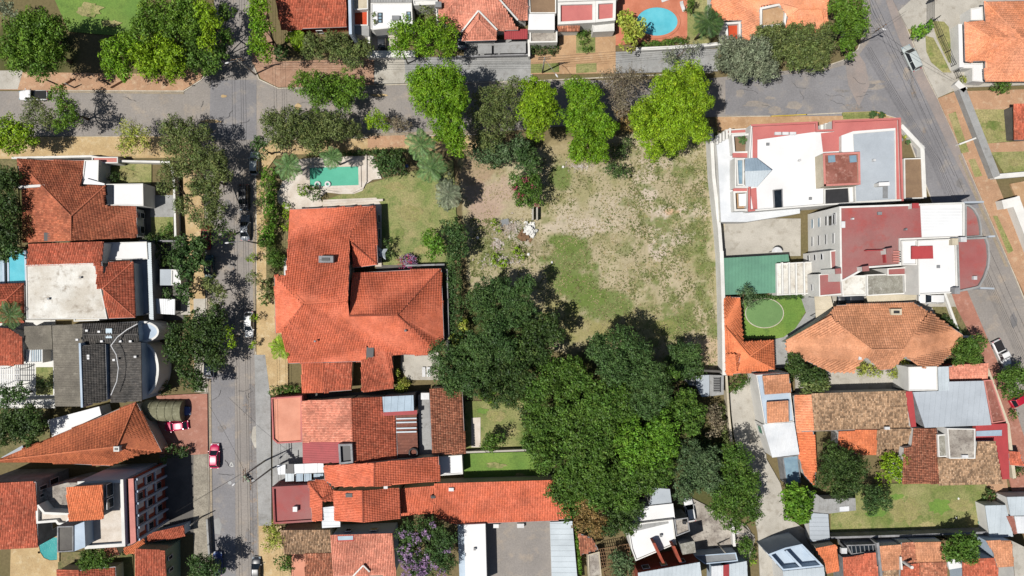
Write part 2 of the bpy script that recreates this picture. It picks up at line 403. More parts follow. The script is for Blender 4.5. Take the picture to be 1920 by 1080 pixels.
def metal(root, pts, m='sheet_light', wall='plaster', rib=.6, ang=0, z0=0, posts=False, t=.1, name='roof', walls=True, rmat=None):
    """profiled sheet roof: pts with z, ribs run along ang"""
    P = WP(pts); P = P if area(P) > 0 else P[::-1]; n = len(P)
    a, b, c = plane(P); zf = lambda x, y: a*x+b*y+c
    mb = MB(); mb.prism(P, [zf(p[0], p[1])-t for p in P], [zf(p[0], p[1]) for p in P]); rf = mb.build(name, m, root)
    d = np.array([math.cos(ang), math.sin(ang)]); u = np.array([-d[1], d[0]]); xy = np.array([p[:2] for p in P]); U = xy@u
    rb = MB()
    for uu in np.arange(U.min()+rib/2, U.max(), rib):
        vs = []
        for i in range(n):
            u1, u2 = U[i], U[(i+1) % n]
            if (u1 > uu) != (u2 > uu): t_ = (uu-u1)/(u2-u1); vs.append(float((xy[i]+(xy[(i+1) % n]-xy[i])*t_)@d))
        vs.sort()
        for v0, v1 in zip(vs[::2], vs[1::2]):
            if v1-v0 < .1: continue
            p = u*uu+d*(v0+.02); q = u*uu+d*(v1-.02); rb.bar((p[0], p[1], zf(*p)+.02), (q[0], q[1], zf(*q)+.02), .09, .07)
    if rb.V: rb.build('seam', rmat or m, rf, 'stuff')
    if posts:
        pb = offset(P, .15)
        for p in pb: MB().box(p[0], p[1], z0, zf(p[0], p[1])-t, .12, .12).build('post', 'grey_metal', root)
    elif walls:
        Q = offset(P, .1); wm = MB(); wm.add([(p[0], p[1], z0) for p in Q]+[(p[0], p[1], zf(p[0], p[1])-t) for p in Q], [(i, (i+1) % n, (i+1) % n+n, i+n) for i in range(n)]); wm.build('wall', wall, root)
    return rf
def win(root, a, b, zr, spans, z0, z1, pane='glass_dark', frame='white_metal', name='window', flip=False, proud=.0):
    """windows on the wall whose top edge runs a-b in the photo at height zr; the wall faces the middle of the picture"""
    A = Vector(W(a[0], a[1], zr)[:2]); B = Vector(W(b[0], b[1], zr)[:2]); d = (B-A); L = d.length; d.normalize(); nn = Vector((-d.y, d.x))
    if nn.dot((A+B)/2) > 0: nn = -nn
    if flip: nn = -nn
    for s0, s1 in spans:
        p = A+d*L*s0; q = A+d*L*s1; f = MB()
        for (e, g, za, zb) in ((p, p+d*.09, z0, z1), (q-d*.09, q, z0, z1), (p+d*.09, q-d*.09, z1-.09, z1), (p+d*.09, q-d*.09, z0, z0+.09)):
            f.prism([e-nn*.02, g-nn*.02, g+nn*(.09+proud), e+nn*(.09+proud)], za, zb)
        fo = f.build(name, frame, root)
        p2 = p+d*.09; q2 = q-d*.09
        MB().prism([p2-nn*.02, q2-nn*.02, q2+nn*(.045+proud), p2+nn*(.045+proud)], z0+.09, z1-.09).build('pane', pane, fo)
def chimney(root, px, py, z, sx, sy, h=1.0, m='plaster_grey', a=0, top='dark_metal'):
    x, y, _ = W(px, py, z+h); o = MB().box(x, y, z-.6, z+h, sx, sy, a).build('chimney', m, root)
    MB().box(x, y, z+h, z+h+.08, sx*.55, sy*.45, a).build('flue', top, o); return o
def unit(root, name, px, py, z, sx, sy, h, m, a=0):
    x, y, _ = W(px, py, z+h); return MB().box(x, y, z, z+h, sx, sy, a).build(name, m, root)
def house(name, label, c, cat='house', group='houses of the block'):
    x, y, _ = W(*c); return thing(name, label, cat, (x, y, 0), group)
# ---------------------------------------------------------------- vegetation
def leafquads(Cn, Nn, size, rng):
    n = len(Cn); a = rng.normal(size=(n, 3)); a -= (a*Nn).sum(1)[:, None]*Nn; a /= np.linalg.norm(a, axis=1)[:, None]+1e-6
    b = np.cross(Nn, a); s = (size*rng.uniform(.7, 1.25, n))[:, None]
    V = np.stack([Cn-a*s, Cn-b*s*.55+a*s*.1, Cn+a*s, Cn+b*s*.55+a*s*.1], 1).reshape(-1, 3)
    return V, np.arange(n*4).reshape(-1, 4)
SEED = [0]; RS = 1.14
def crown_mesh(blobs, rng, dens=1.0, lump=1.0, leaf=.2, flatz=.8, fill=1.0):
    """blobs: (x,y,z,r). lumpy shells of leaf clumps"""
    CC = []; NN = []; LB = []
    for (bx, by, bz, r) in blobs:
        if r < 1.9: LB.append((bx, by, bz, r)); continue
        K = 8; ph = rng.uniform(0, 6.28)
        for k in range(K):
            zz = .95-1.0*k/(K-1); q = math.sqrt(1-zz*zz); t = ph+2.4*k; rl = r*rng.uniform(.36, .52); dd = (r-rl)*rng.uniform(.88, 1.08)
            LB.append((bx+q*math.cos(t)*dd, by+q*math.sin(t)*dd, bz+zz*dd*flatz, rl))
        LB.append((bx, by, bz-.15*r, r*.62))
    for (bx, by, bz, r) in LB:
        rs0 = min(lump*.75, r*.55)
        ncl = max(6, int(2.2*r*r/(rs0*rs0)*fill))
        d = rng.normal(size=(ncl, 3)); d /= np.linalg.norm(d, axis=1)[:, None]; d[:, 2] = np.where(d[:, 2] < -.25, -d[:, 2], d[:, 2])
        rr = r-rs0*.45
        cc = np.array([bx, by, bz])+d*np.array([1, 1, flatz])*rr*rng.uniform(.62, 1.04, (ncl, 1))
        rs = rs0*rng.uniform(.6, 1.2, ncl)
        for k in range(ncl):
            m = max(6, int(50*dens*rs[k]**2*(.2/leaf)**1.6))
            e = rng.normal(size=(m, 3)); e[:, 2] += .35; e /= np.linalg.norm(e, axis=1)[:, None]
            CC.append(cc[k]+e*np.array([1, 1, .8])*rs[k]*rng.uniform(.55, 1.08, (m, 1))); 
            q = e+rng.normal(size=(m, 3))*.45+d[k]*.3; q /= np.linalg.norm(q, axis=1)[:, None]; NN.append(q)
    Cn = np.concatenate(CC); Nn = np.concatenate(NN)
    return leafquads(Cn, Nn, leaf, rng)
def tree(label, leafk, h, blobs, dens=1.0, lump=1.0, leaf=.2, twigs=0, name='broadleaf_tree', cat='tree', group='trees', bark='bark', base=None, flower=None, fill=1.0, fz=.75):
    SEED[0] += 1; rng = np.random.RandomState(SEED[0]*13+5)
    if group.startswith('bright trees'): dens *= 1.55; leaf = min(leaf, .17); fill *= 1.15
    if group.startswith('dense grove') or group.startswith('grove'): dens *= 1.2; fill *= 1.1
    B = []
    for b in blobs:
        px, py, r = b[:3]; r *= RS; top = b[3] if len(b) > 3 else h*rng.uniform(.86, 1.0)
        rm = r*.1*(H-top)/H; zc = max(top-rm*fz, rm*fz*.6); x, y, _ = W(px, py, zc); B.append((x, y, zc, rm))
    wsum = sum(b[3]**2 for b in B); cx = sum(b[0]*b[3]**2 for b in B)/wsum; cy = sum(b[1]*b[3]**2 for b in B)/wsum
    if base: cx, cy, _ = W(*base)
    root = thing(name, label, cat, (cx, cy, 0), group)
    tr = max(.05, h*.022)
    if twigs or h > 2.4:
        mb = MB(); fork = Vector((cx+rng.uniform(-.3, .3), cy+rng.uniform(-.3, .3), min(h*.35, 2.6)))
        mb.tube([(cx, cy, -.05), (cx+.05, cy, fork.z*.5), fork], [tr*1.35, tr, tr*.85], 7)
        for (x, y, z, r) in B:
            e = Vector((x, y, z)); mid = fork.lerp(e, .5)+Vector((rng.uniform(-.4, .4), rng.uniform(-.4, .4), -.25))
            mb.tube([fork, mid, e], [tr*.7, tr*.45, tr*.22], 5)
            for k in range(3):
                d = rng.normal(size=3); d /= np.linalg.norm(d); q = e+Vector((d[0], d[1], abs(d[2])*.6))*r*.75; mb.tube([mid.lerp(e, .5), q], [tr*.3, tr*.1], 4)
        mb.build('trunk', bark, root, smooth=True)
    if twigs:
        tb = MB()
        for (x, y, z, r) in B:
            for k in range(int(twigs*r*r*.9)):
                d = rng.normal(size=3); d /= np.linalg.norm(d); d[2] = abs(d[2])*.7
                p = Vector((x, y, z-r*.3)); q = p+Vector(d)*r*rng.uniform(.45, .7); q2 = q+Vector(d)*r*.35+Vector(rng.uniform(-.35, .35, 3)*r*.5)
                q3 = q+Vector(d)*r*.3+Vector(rng.uniform(-.5, .5, 3)*r*.5)
                tb.tube([p.lerp(q, .3), q], [.045, .03], 3, False); tb.tube([q, q2], [.03, .012], 3, False); tb.tube([q, q3], [.025, .01], 3, False)
        tb.build('twigs', 'bark_pale', root, 'stuff')
    V, F = crown_mesh(B, rng, dens, lump, leaf, fz, fill)
    cr = mk('crown', V, F, MATS['leaf_'+leafk], root)
    if flower:
        fk, fn, fb = flower
        if fb: FB = [(W(q[0], q[1], h*.8)[0], W(q[0], q[1], h*.8)[1], h*.8, q[2]*.09) for q in fb]
        else: FB = [(b[0]-.3, b[1]-.3, b[2]+.15, b[3]*1.02) for b in B]
        V, F = crown_mesh(FB, rng, fn, .5, .16, fz, .55)
        mk('blossom', V, F, MATS['leaf_'+fk], cr)
    return root
def shrub(label, leafk, h, blobs, **k):
    k.setdefault('name', 'garden_shrub'); k.setdefault('cat', 'shrub'); k.setdefault('group', 'shrubs'); k.setdefault('lump', .5); k.setdefault('leaf', .15)
    return tree(label, leafk, h, blobs, **k)
def hedge(label, leafk, h, pts, r, **k):
    P = []
    for (a, b) in zip(pts, pts[1:]):
        n = max(1, int(math.hypot(b[0]-a[0], b[1]-a[1])/(r*.8)))
        P += [(a[0]+(b[0]-a[0])*i/n, a[1]+(b[1]-a[1])*i/n, r) for i in range(n)]
    P.append(pts[-1]+(r,))
    k.setdefault('name', 'hedge'); k.setdefault('cat', 'hedge'); k.setdefault('group', 'hedges')
    return shrub(label, leafk, h, P, **k)
FROND = {}
def frond_mesh(L, leafk, droop, key):
    if (key, leafk) in FROND: return FROND[(key, leafk)]
    rng = np.random.RandomState(len(FROND)+3); mb = MB(); n = 11; pts = []
    for i in range(n): t = i/(n-1); pts.append(Vector((L*t*(1-.12*t), 0, L*(.28*t-droop*t*t))))
    mb.tube(pts, [.05*(1-.8*i/(n-1))+.008 for i in range(n)], 4)
    for i in range(1, 26):
        t = i/26; k = t*(n-1); j = int(k); p = pts[j].lerp(pts[min(j+1, n-1)], k-j); ll = L*.3*math.sin(math.pi*min(1, t*.85+.12))**.7+.05
        for s in (-1, 1):
            q = p+Vector((ll*.55, s*ll*.85, -ll*.3+rng.uniform(-.05, .05))); wv = Vector((.055*L/2, 0, 0)); m = p.lerp(q, .5)+Vector((0, 0, .05))
            mb.add([p, m-wv*.6, q, m+wv*.6], [(0, 1, 2, 3)])
    me = bpy.data.meshes.new('frond'); me.from_pydata([tuple(v) for v in mb.V], [], mb.F); me.update(); me.materials.append(MATS['leaf_'+leafk]); FROND[(key, leafk)] = me; return me
def palm(label, px, py, r, h, leafk='palm', n=18, name='palm_tree', cat='palm', bark='bark_pale', group='palms'):
    SEED[0] += 1; rng = np.random.RandomState(SEED[0])
    x, y, _ = W(px, py, h); root = thing(name, label, cat, (x, y, 0), group)
    MB().tube([(x, y, -.05), (x+.06, y, h*.5), (x, y, h)], [.22, .16, .13], 8).build('trunk', bark, root, smooth=True)
    L = r*.1*(H-h)/H*1.12
    for i in range(n):
        o = bpy.data.objects.new('frond', frond_mesh(round(L, 1), leafk, (.3, .62, .1)[i % 3], (round(L, 1), i % 3))); COL.objects.link(o); o.parent = root
        o.location = (0, 0, h+.02*i-.15); o.rotation_euler = (rng.uniform(-.2, .2), rng.uniform(-.1, .25), 2*math.pi*i/n*2.4+rng.uniform(-.15, .15)); s = rng.uniform(.82, 1.05); o.scale = (s, s, s)
    return root

# ---------------------------------------------------------------- vehicles
def paint(name, rgb): return mat('paint_'+name, C(*rgb), tuple(v*.95 for v in C(*rgb)[:3])+(1,), .5, .36, 0, 5, spec=.45)
for n, c in dict(white=(250, 250, 250), black=(50, 54, 62), silver=(206, 214, 212), red=(196, 30, 56), crimson=(216, 24, 92), teal=(50, 84, 92), grey=(130, 138, 148), blue=(70, 90, 150), darkred=(150, 24, 44)).items(): paint(n, c)
def loft(mb, st, prof):
    """st: list of (x, halfwidth, zbottom, ztop); prof: (fraction of width, fraction of height) round the half section"""
    n = len(prof); V = []
    for (x, hw, zb, zt) in st:
        for (fw, fh) in prof: V.append((x, fw*hw, zb+(zt-zb)*fh))
    F = []
    for i in range(len(st)-1):
        for j in range(n): F.append((i*n+j, i*n+(j+1) % n, (i+1)*n+(j+1) % n, (i+1)*n+j))
    F += [tuple(range(n-1, -1, -1)), tuple(range((len(st)-1)*n, len(st)*n))]
    return mb.add(V, F)
PROF = [(-.86, 0), (-.98, .3), (-1, .62), (-.93, .9), (-.72, 1), (.72, 1), (.93, .9), (1, .62), (.98, .3), (.86, 0)]
def vehicle(label, px, py, ang, col, L=4.4, kind='hatchback', Wd=1.76, z=0.0, group='cars of the neighbourhood', name=None):
    x, y, _ = W(px, py, .9+z); p = 'paint_'+col
    cat = {'pickup': 'pickup truck', 'van': 'van'}.get(kind, 'car')
    root = thing(name or {'pickup': 'pickup_truck', 'van': 'minivan', 'suv': 'sports_utility_car', 'sedan': 'sedan_car'}.get(kind, 'hatchback_car'), label, cat, (x, y, z), group, R(ang))
    hw = Wd/2; h = L/2
    top = {'suv': 1.68, 'van': 1.75, 'pickup': 1.75}.get(kind, 1.46); belt = .98 if kind in ('suv', 'van', 'pickup') else .88
    st = [(-h, hw*.82, .34, .72), (-h+.12, hw*.93, .28, belt-.06), (-h*.6, hw, .22, belt), (0, hw, .22, belt), (h*.42, hw, .22, belt-.02), (h*.72, hw*.97, .24, belt-.13), (h-.14, hw*.88, .28, belt-.24), (h, hw*.76, .36, belt-.4)]
    loft(MB(), st, PROF).build('body', p, root, local=True, smooth=True)
    if kind == 'pickup': g0, g1, r0, r1 = -h*.12, h*.5, -h*.06, h*.28
    elif kind == 'sedan': g0, g1, r0, r1 = -h*.72, h*.48, -h*.42, h*.12
    elif kind in ('suv', 'van'): g0, g1, r0, r1 = -h*.95, h*(.52 if kind == 'suv' else .62), -h*.84, h*(.2 if kind == 'suv' else .34)
    else: g0, g1, r0, r1 = -h*.9, h*.5, -h*.68, h*.14
    gm = MB(); V = []
    for (xx, ww, zz) in ((g0, .9, belt-.05), (g1, .88, belt-.07)): V += [(xx, -hw*ww, zz), (xx, hw*ww, zz)]
    for (xx, ww, zz) in ((r0, .72, top-.05), (r1, .7, top-.05)): V += [(xx, -hw*ww, zz), (xx, hw*ww, zz)]
    gm.add(V, [(0, 2, 6, 4), (1, 5, 7, 3), (0, 4, 5, 1), (2, 3, 7, 6), (4, 6, 7, 5)]).build('windows', 'glass_dark', root, local=True)
    rm = MB(); loft(rm, [(r0-.02, hw*.66, top-.06, top-.02), (r0+.15, hw*.74, top-.06, top+.02), ((r0+r1)/2, hw*.76, top-.06, top+.045), (r1-.12, hw*.73, top-.06, top+.02), (r1+.05, hw*.64, top-.07, top-.02)], PROF)
    rm.build('roof_panel', p, root, local=True, smooth=True)
    for s in (-1, 1):
        for (xa, xb) in ((g0, r0), (g1, r1)): MB().bar((xa, s*hw*.88, belt-.03), (xb, s*hw*.7, top-.04), .09, .06).build('pillar', p, root, local=True)
        xm = (r0+r1)/2-.1; MB().bar((xm, s*hw*.895, belt), (xm, s*hw*.725, top-.04), .09, .05).build('pillar', p, root, local=True)
    pass
    if kind == 'pickup':
        bx0, bx1 = -h+.12, -h*.16
        MB().box((bx0+bx1)/2, 0, belt-.02, belt+.035, bx1-bx0-.1, Wd*.8).build('bed_cover', 'rubber', root, local=True)
    for sx in (-1, 1):
        for s in (-1, 1):
            wx = sx*h*.62; t = MB(); t.tube([(wx, s*(hw-.22), .32), (wx, s*(hw+.015), .32)], .32, 14); to = t.build('wheel', 'rubber', root, local=True)
            MB().tube([(wx, s*(hw+.0), .32), (wx, s*(hw+.03), .32)], .19, 10).build('rim', 'grey_metal', to, local=True)
    for s in (-1, 1):
        MB().box(g1-.15, s*(hw+.1), belt, belt+.16, .12, .2).build('mirror', p, root, local=True)
        MB().box(h-.16, s*hw*.66, belt-.36, belt-.24, .22, .3).build('headlight', 'glass_blue', root, local=True)
        MB().box(-h+.05, s*hw*.72, belt-.3, belt-.1, .12, .24).build('tail_light', 'paint_red', root, local=True)
    for xx in (h-.03, -h+.03): MB().box(xx, 0, .3, .46, .16, Wd*.84).build('bumper', 'rubber' if kind in ('pickup', 'suv') else p, root, local=True)
    return root

# ---------------------------------------------------------------- poles and wires
def pole(label, px, py, h=9, arm=None, lamp=None, lampz=None, transf=False, name='utility_pole', cat='utility pole', arms=2, group='utility poles'):
    x, y, _ = W(px, py); root = thing(name, label, cat, (x, y, 0), group)
    MB().tube([(x, y, -.1), (x, y, h)], [.17, .1], 8).build('pole', 'concrete_pole', root, smooth=True)
    if arm is not None:
        d = Vector((math.cos(R(arm)), math.sin(R(arm)), 0))
        for k in range(arms):
            z = h-.15-k*.9; c = Vector((x, y, z)); ao = MB().bar(c-d*1.1, c+d*1.1, .11, .13).build('crossarm', 'wood', root)
            for t in (-1, -.45, .45, 1): q = c+d*t; MB().tube([(q.x, q.y, z+.06), (q.x, q.y, z+.24)], [.05, .03], 6).build('insulator', 'glass_blue', ao)
    if lamp:
        lx, ly = W(lamp[0], lamp[1], h-.6)[:2]; z = h-.6
        MB().tube([(x, y, h-1.4), ((x*2+lx)/3, (y*2+ly)/3, z-.1), (lx, ly, z)], [.05, .045, .04], 6).build('lamp_arm', 'grey_metal', root, smooth=True)
        dd = Vector((lx-x, ly-y, 0)).normalized(); p0 = Vector((lx, ly, z)); loft_ = MB().tube([p0-dd*.1, p0+dd*.15, p0+dd*.5, p0+dd*.7], [.07, .16, .15, .05], 8)
        lo = loft_.build('lamp_head', 'white_metal', root, smooth=True)
    if transf:
        MB().tube([(x+.5, y, h-3.4), (x+.5, y, h-2.3)], .33, 10).build('transformer', 'grey_metal', root)
    return root
def wires(label, lines, n=14, sag=.5, r=.024, name='power_line'):
    a = lines[0][0]; c = W(*a); root = thing(name, label, 'power line', (c[0], c[1], 0), 'power lines')
    for a, b in lines:
        A = Vector(W(*a)); B = Vector(W(*b)); P = []
        for i in range(n+1): t = i/n; p = A.lerp(B, t); p.z -= sag*4*t*(1-t); P.append(p)
        MB().tube(P, r, 3).build('wire', 'wire', root)
    return root
# ================================================================ THE GROUND
def vnoise(x, y, sc, seed):
    r = np.random.RandomState(seed).rand(64, 64); u = x/sc; v = y/sc; i = np.floor(u).astype(int); j = np.floor(v).astype(int); f = u-i; g = v-j
    f = f*f*(3-2*f); g = g*g*(3-2*g); a = lambda p, q: r[(i+p) % 64, (j+q) % 64]
    return a(0, 0)*(1-f)*(1-g)+a(1, 0)*f*(1-g)+a(0, 1)*(1-f)*g+a(1, 1)*f*g
def ground():
    xs = np.concatenate([[-2500, -700, -250, -140], np.arange(-104, 104.1, .42), [140, 250, 700, 2500]])
    ys = np.concatenate([[-2500, -700, -200, -90], np.arange(-60, 60.1, .42), [90, 200, 700, 2500]])
    X, Y = np.meshgrid(xs, ys); nx, ny = len(xs), len(ys)
    px = X*10+960; py = 540-Y*10
    def f(x, y, s0, sd): return (vnoise(x, y, s0, sd)*.5+vnoise(x, y, s0/2.3, sd+1)*.3+vnoise(x, y, s0/5, sd+2)*.2)
    n1 = f(px, py, 60, 1); n2 = f(px, py, 28, 5); n3 = f(px, py, 16, 9)
    L3 = lambda c: np.array(C(*c)[:3])
    col = np.ones(X.shape+(3,))*L3((120, 112, 76)); col = col*(1-n1[..., None])+L3((134, 118, 88))*n1[..., None]
    def put(mask, c):
        nonlocal col
        m = np.clip(mask, 0, 1)[..., None]; col = col*(1-m)+L3(c)*m
    # the vacant lot
    lot = inpoly(px, py, [(1000, 280), (1120, 258), (1345, 240), (1352, 706), (1200, 706), (985, 640), (880, 560), (860, 300)]).astype(float)
    put(lot, (188, 175, 143)); 
    put(lot*np.clip((n1-.45)*5, 0, .8), (168, 162, 118)); put(lot*np.clip((n2-.52)*7, 0, .6), (204, 190, 160)); put(lot*np.clip((n3-.62)*8, 0, .7), (140, 142, 94))
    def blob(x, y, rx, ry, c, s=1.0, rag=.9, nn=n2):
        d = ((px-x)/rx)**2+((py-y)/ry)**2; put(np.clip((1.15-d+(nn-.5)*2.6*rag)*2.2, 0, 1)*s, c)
    for (x, y, rx, ry) in ((1065, 500, 48, 66), (1130, 575, 52, 34), (1090, 545, 40, 40), (1060, 455, 30, 20), (1050, 330, 22, 26), (1265, 610, 40, 20)): blob(x, y, rx, ry, (114, 134, 68), .88)
    for (x, y, rx, ry) in ((1050, 600, 40, 40), (1180, 620, 90, 28), (1090, 620, 60, 24)): blob(x, y, rx, ry, (160, 154, 96), .6)
    for (x, y, rx, ry, s) in ((1218, 365, 14, 18, .9), (1245, 396, 32, 12, .9), (1232, 460, 15, 28, .9), (1275, 445, 26, 16, .6), (1085, 425, 60, 18, .6), (1210, 330, 34, 14, .6), (1235, 306, 40, 14, .6), (1150, 400, 90, 40, .4), (1310, 400, 18, 16, .5)): blob(x, y, rx, ry, (214, 198, 180), s)
    blob(1258, 397, 14, 7, (222, 184, 150), .9); blob(1227, 448, 10, 7, (232, 216, 198), .9)
    for (x, y, rx, ry) in ((1245, 420, 34, 7), (1266, 412, 14, 10), (1200, 348, 15, 4), (1236, 378, 9, 8), (1180, 378, 16, 9), (1290, 330, 20, 18), (1300, 375, 26, 10), (1252, 455, 6, 12), (1290, 470, 30, 14), (1320, 490, 20, 30), (1205, 410, 10, 14), (1170, 470, 14, 20), (1200, 535, 10, 8), (1313, 450, 12, 20), (1240, 322, 12, 14), (1320, 560, 14, 30), (1340, 640, 10, 30)):
        blob(x, y, rx, ry, (122, 136, 74), .6, 1.1, n3)
    put(lot*np.clip((px-1170)/60, 0, 1)*np.clip((n3-.55)*9, 0, .75), (124, 136, 78))
    blob(915, 370, 45, 40, (196, 172, 152), .95); blob(905, 400, 30, 34, (190, 164, 146), .8); blob(945, 455, 60, 46, (166, 154, 124), .8); blob(930, 470, 36, 30, (118, 138, 70), .6, 1.2, n3)
    blob(980, 440, 26, 22, (206, 198, 188), .5, 1.2, n3); blob(900, 318, 40, 30, (176, 150, 122), .7); blob(1335, 660, 22, 28, (206, 180, 152), .8)
    blob(1365, 792, 14, 50, (128, 138, 84), .8); blob(1060, 275, 40, 22, (176, 160, 120), .8); blob(1140, 280, 40, 30, (150, 140, 106), .6)
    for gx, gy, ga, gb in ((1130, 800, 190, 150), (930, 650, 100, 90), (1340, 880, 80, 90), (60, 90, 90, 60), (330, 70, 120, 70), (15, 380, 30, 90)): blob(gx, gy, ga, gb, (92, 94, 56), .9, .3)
    # a coarse fade to open country outside the frame
    V = np.stack([X.ravel(), Y.ravel(), np.zeros(X.size)], 1); i, j = np.meshgrid(np.arange(nx-1), np.arange(ny-1)); q = (j*nx+i).ravel()
    F = np.stack([q, q+1, q+nx+1, q+nx], 1)
    m = bpy.data.materials.new('ground_soil'); m.use_nodes = True; t = m.node_tree; N = t.nodes; b = N['Principled BSDF']; b.inputs['Roughness'].default_value = .95; b.inputs['Specular IOR Level'].default_value = .1
    at = N.new('ShaderNodeAttribute'); at.attribute_name = 'soil'; g = N.new('ShaderNodeNewGeometry')
    no = N.new('ShaderNodeTexNoise'); no.inputs['Scale'].default_value = 2.2; no.inputs['Detail'].default_value = 6; no.inputs['Roughness'].default_value = .75; t.links.new(g.outputs['Position'], no.inputs['Vector'])
    mr = N.new('ShaderNodeMapRange'); mr.inputs[1].default_value = .3; mr.inputs[2].default_value = .7; mr.inputs[3].default_value = .76; mr.inputs[4].default_value = 1.22; t.links.new(no.outputs[0], mr.inputs[0])
    mx = N.new('ShaderNodeMix'); mx.data_type = 'RGBA'; mx.blend_type = 'MULTIPLY'; mx.inputs[0].default_value = 1; t.links.new(at.outputs['Color'], mx.inputs[6]); t.links.new(mr.outputs[0], mx.inputs[7]); t.links.new(mx.outputs[2], b.inputs['Base Color'])
    MATS['ground_soil'] = m
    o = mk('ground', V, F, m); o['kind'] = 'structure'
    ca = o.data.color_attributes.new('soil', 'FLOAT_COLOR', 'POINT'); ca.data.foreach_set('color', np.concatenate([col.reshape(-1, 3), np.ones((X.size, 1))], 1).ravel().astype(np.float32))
ground()

# roads
patch('road', [(-300, 170), (345, 172), (378, 150), (402, 120), (400, -200), (470, -200), (472, 120), (486, 150), (520, 166), (740, 160), (1000, 152), (1320, 148), (1540, 126), (1585, 112), (1608, 92), (1620, 62), (1600, -200), (1655, -200), (1679, 0), (1701, 56), (1734, 139), (1757, 183), (1804, 289), (1848, 392), (1895, 500), (1960, 660), (2120, 1100), (2020, 1100), (1885, 730), (1865, 672), (1812, 545), (1790, 490), (1752, 392), (1704, 262), (1684, 222), (1660, 215), (1360, 218), (1180, 226), (900, 250), (510, 262), (488, 285), (480, 330), (480, 700), (484, 860), (488, 1000), (492, 1400), (396, 1400), (394, 1000), (390, 720), (386, 430), (384, 290), (372, 262), (340, 254), (-300, 258)], 'asphalt_warm')
patch('road_repair', [(481, 262), (481, 150), (395, 150), (392, 262)], 'asphalt', lvl=.03)
patch('road_repair', [(1360, 215), (1690, 222), (1752, 390), (1840, 390), (1757, 190), (1700, 60), (1660, -60), (1630, -60), (1634, 70), (1600, 118), (1540, 134), (1360, 150)], 'asphalt', lvl=.032)
patch('road_repair', [(389, 700), (440, 700), (442, 1080), (395, 1080)], 'asphalt', lvl=.032)
patch('road_repair', [(467, 720), (482, 720), (490, 1100), (470, 1100)], 'asphalt_worn', lvl=.034)
patch('road_repair', [(400, 975), (410, 970), (416, 985), (412, 1002), (402, 1000)], 'concrete_grey', lvl=.036)
patch('road_repair', [(475, 800), (486, 798), (486, 838), (478, 840), (470, 820)], 'concrete', lvl=.038)
rp = np.random.RandomState(4)
def stain(cx, cy, rx, ry, m, lv):
    k = [(cx+rx*math.cos(t)*rp.uniform(.6, 1.15), cy+ry*math.sin(t)*rp.uniform(.6, 1.15)) for t in np.linspace(0, 2*math.pi, 13)[:-1]]
    patch('road_stain', k, m, lvl=lv)
for i in range(46):
    q = i % 4; lv = .04+.0012*i
    if q == 0: stain(rp.uniform(20, 940), rp.uniform(178, 250), rp.uniform(6, 26), rp.uniform(3, 8), ('asphalt_worn', 'asphalt_warm', 'asphalt_dark', 'sand')[rp.randint(4)], lv)
    elif q == 1: stain(rp.uniform(396, 478), rp.uniform(300, 1070), rp.uniform(2, 8), rp.uniform(6, 26), ('asphalt_worn', 'asphalt_warm', 'asphalt_dark')[rp.randint(3)], lv)
    elif q == 2: stain(rp.uniform(1370, 1640), rp.uniform(150, 208), rp.uniform(8, 28), rp.uniform(3, 10), ('asphalt_worn', 'asphalt_warm', 'asphalt_dark')[rp.randint(3)], lv)
    else: y = rp.uniform(120, 700); stain(1655+(y-60)*.4+rp.uniform(-5, 38), y, rp.uniform(3, 9), rp.uniform(6, 22), ('asphalt_worn', 'asphalt_warm', 'asphalt_dark')[rp.randint(3)], lv)
for pts in ([(345, 172), (200, 171), (50, 170), (50, 173), (200, 175), (345, 177)], [(396, 300), (394, 500), (396, 720), (400, 1080), (396, 1080), (391, 720), (388, 430)], [(478, 340), (474, 500), (478, 700), (482, 860), (484, 1080), (488, 1080), (484, 860), (480, 700)], [(520, 252), (700, 250), (900, 244), (900, 250), (510, 262)], [(1800, 289), (1843, 392), (1890, 500), (1884, 500), (1838, 395), (1796, 292)]): patch('gutter_dirt', pts, 'sand_dirt', lvl=.1)
def crack(pts):
    for a, b in zip(pts, pts[1:]):
        A, B = W(*a), W(*b); mb_.bar((A[0], A[1], .101), (B[0], B[1], .101), .06, .006)
mb_ = MB()
for i in range(34):
    q = i % 3; x, y = ((rp.uniform(20, 900), rp.uniform(180, 245)), (rp.uniform(396, 476), rp.uniform(560, 1070)), (rp.uniform(1380, 1640), rp.uniform(152, 208)))[q]; k = [(x, y)]; a = rp.uniform(0, 6.28)
    for j in range(rp.randint(4, 9)): a += rp.uniform(-.7, .7); x += 5*math.cos(a); y += 5*math.sin(a)*.6; k.append((x, y))
    crack(k)
mb_.build('road_cracks', 'tar')['kind'] = 'stuff'
patch('road_edge', [(1679, 0), (1701, 56), (1734, 139), (1757, 183), (1804, 289), (1848, 392), (1840, 396), (1786, 290), (1738, 190), (1712, 140), (1680, 60), (1660, 0)], 'asphalt_rosy', lvl=.0985)
patch('road_edge', [(1585, 118), (1606, 96), (1622, 120), (1630, 160), (1610, 200), (1590, 160)], 'asphalt_rosy', lvl=.0985)
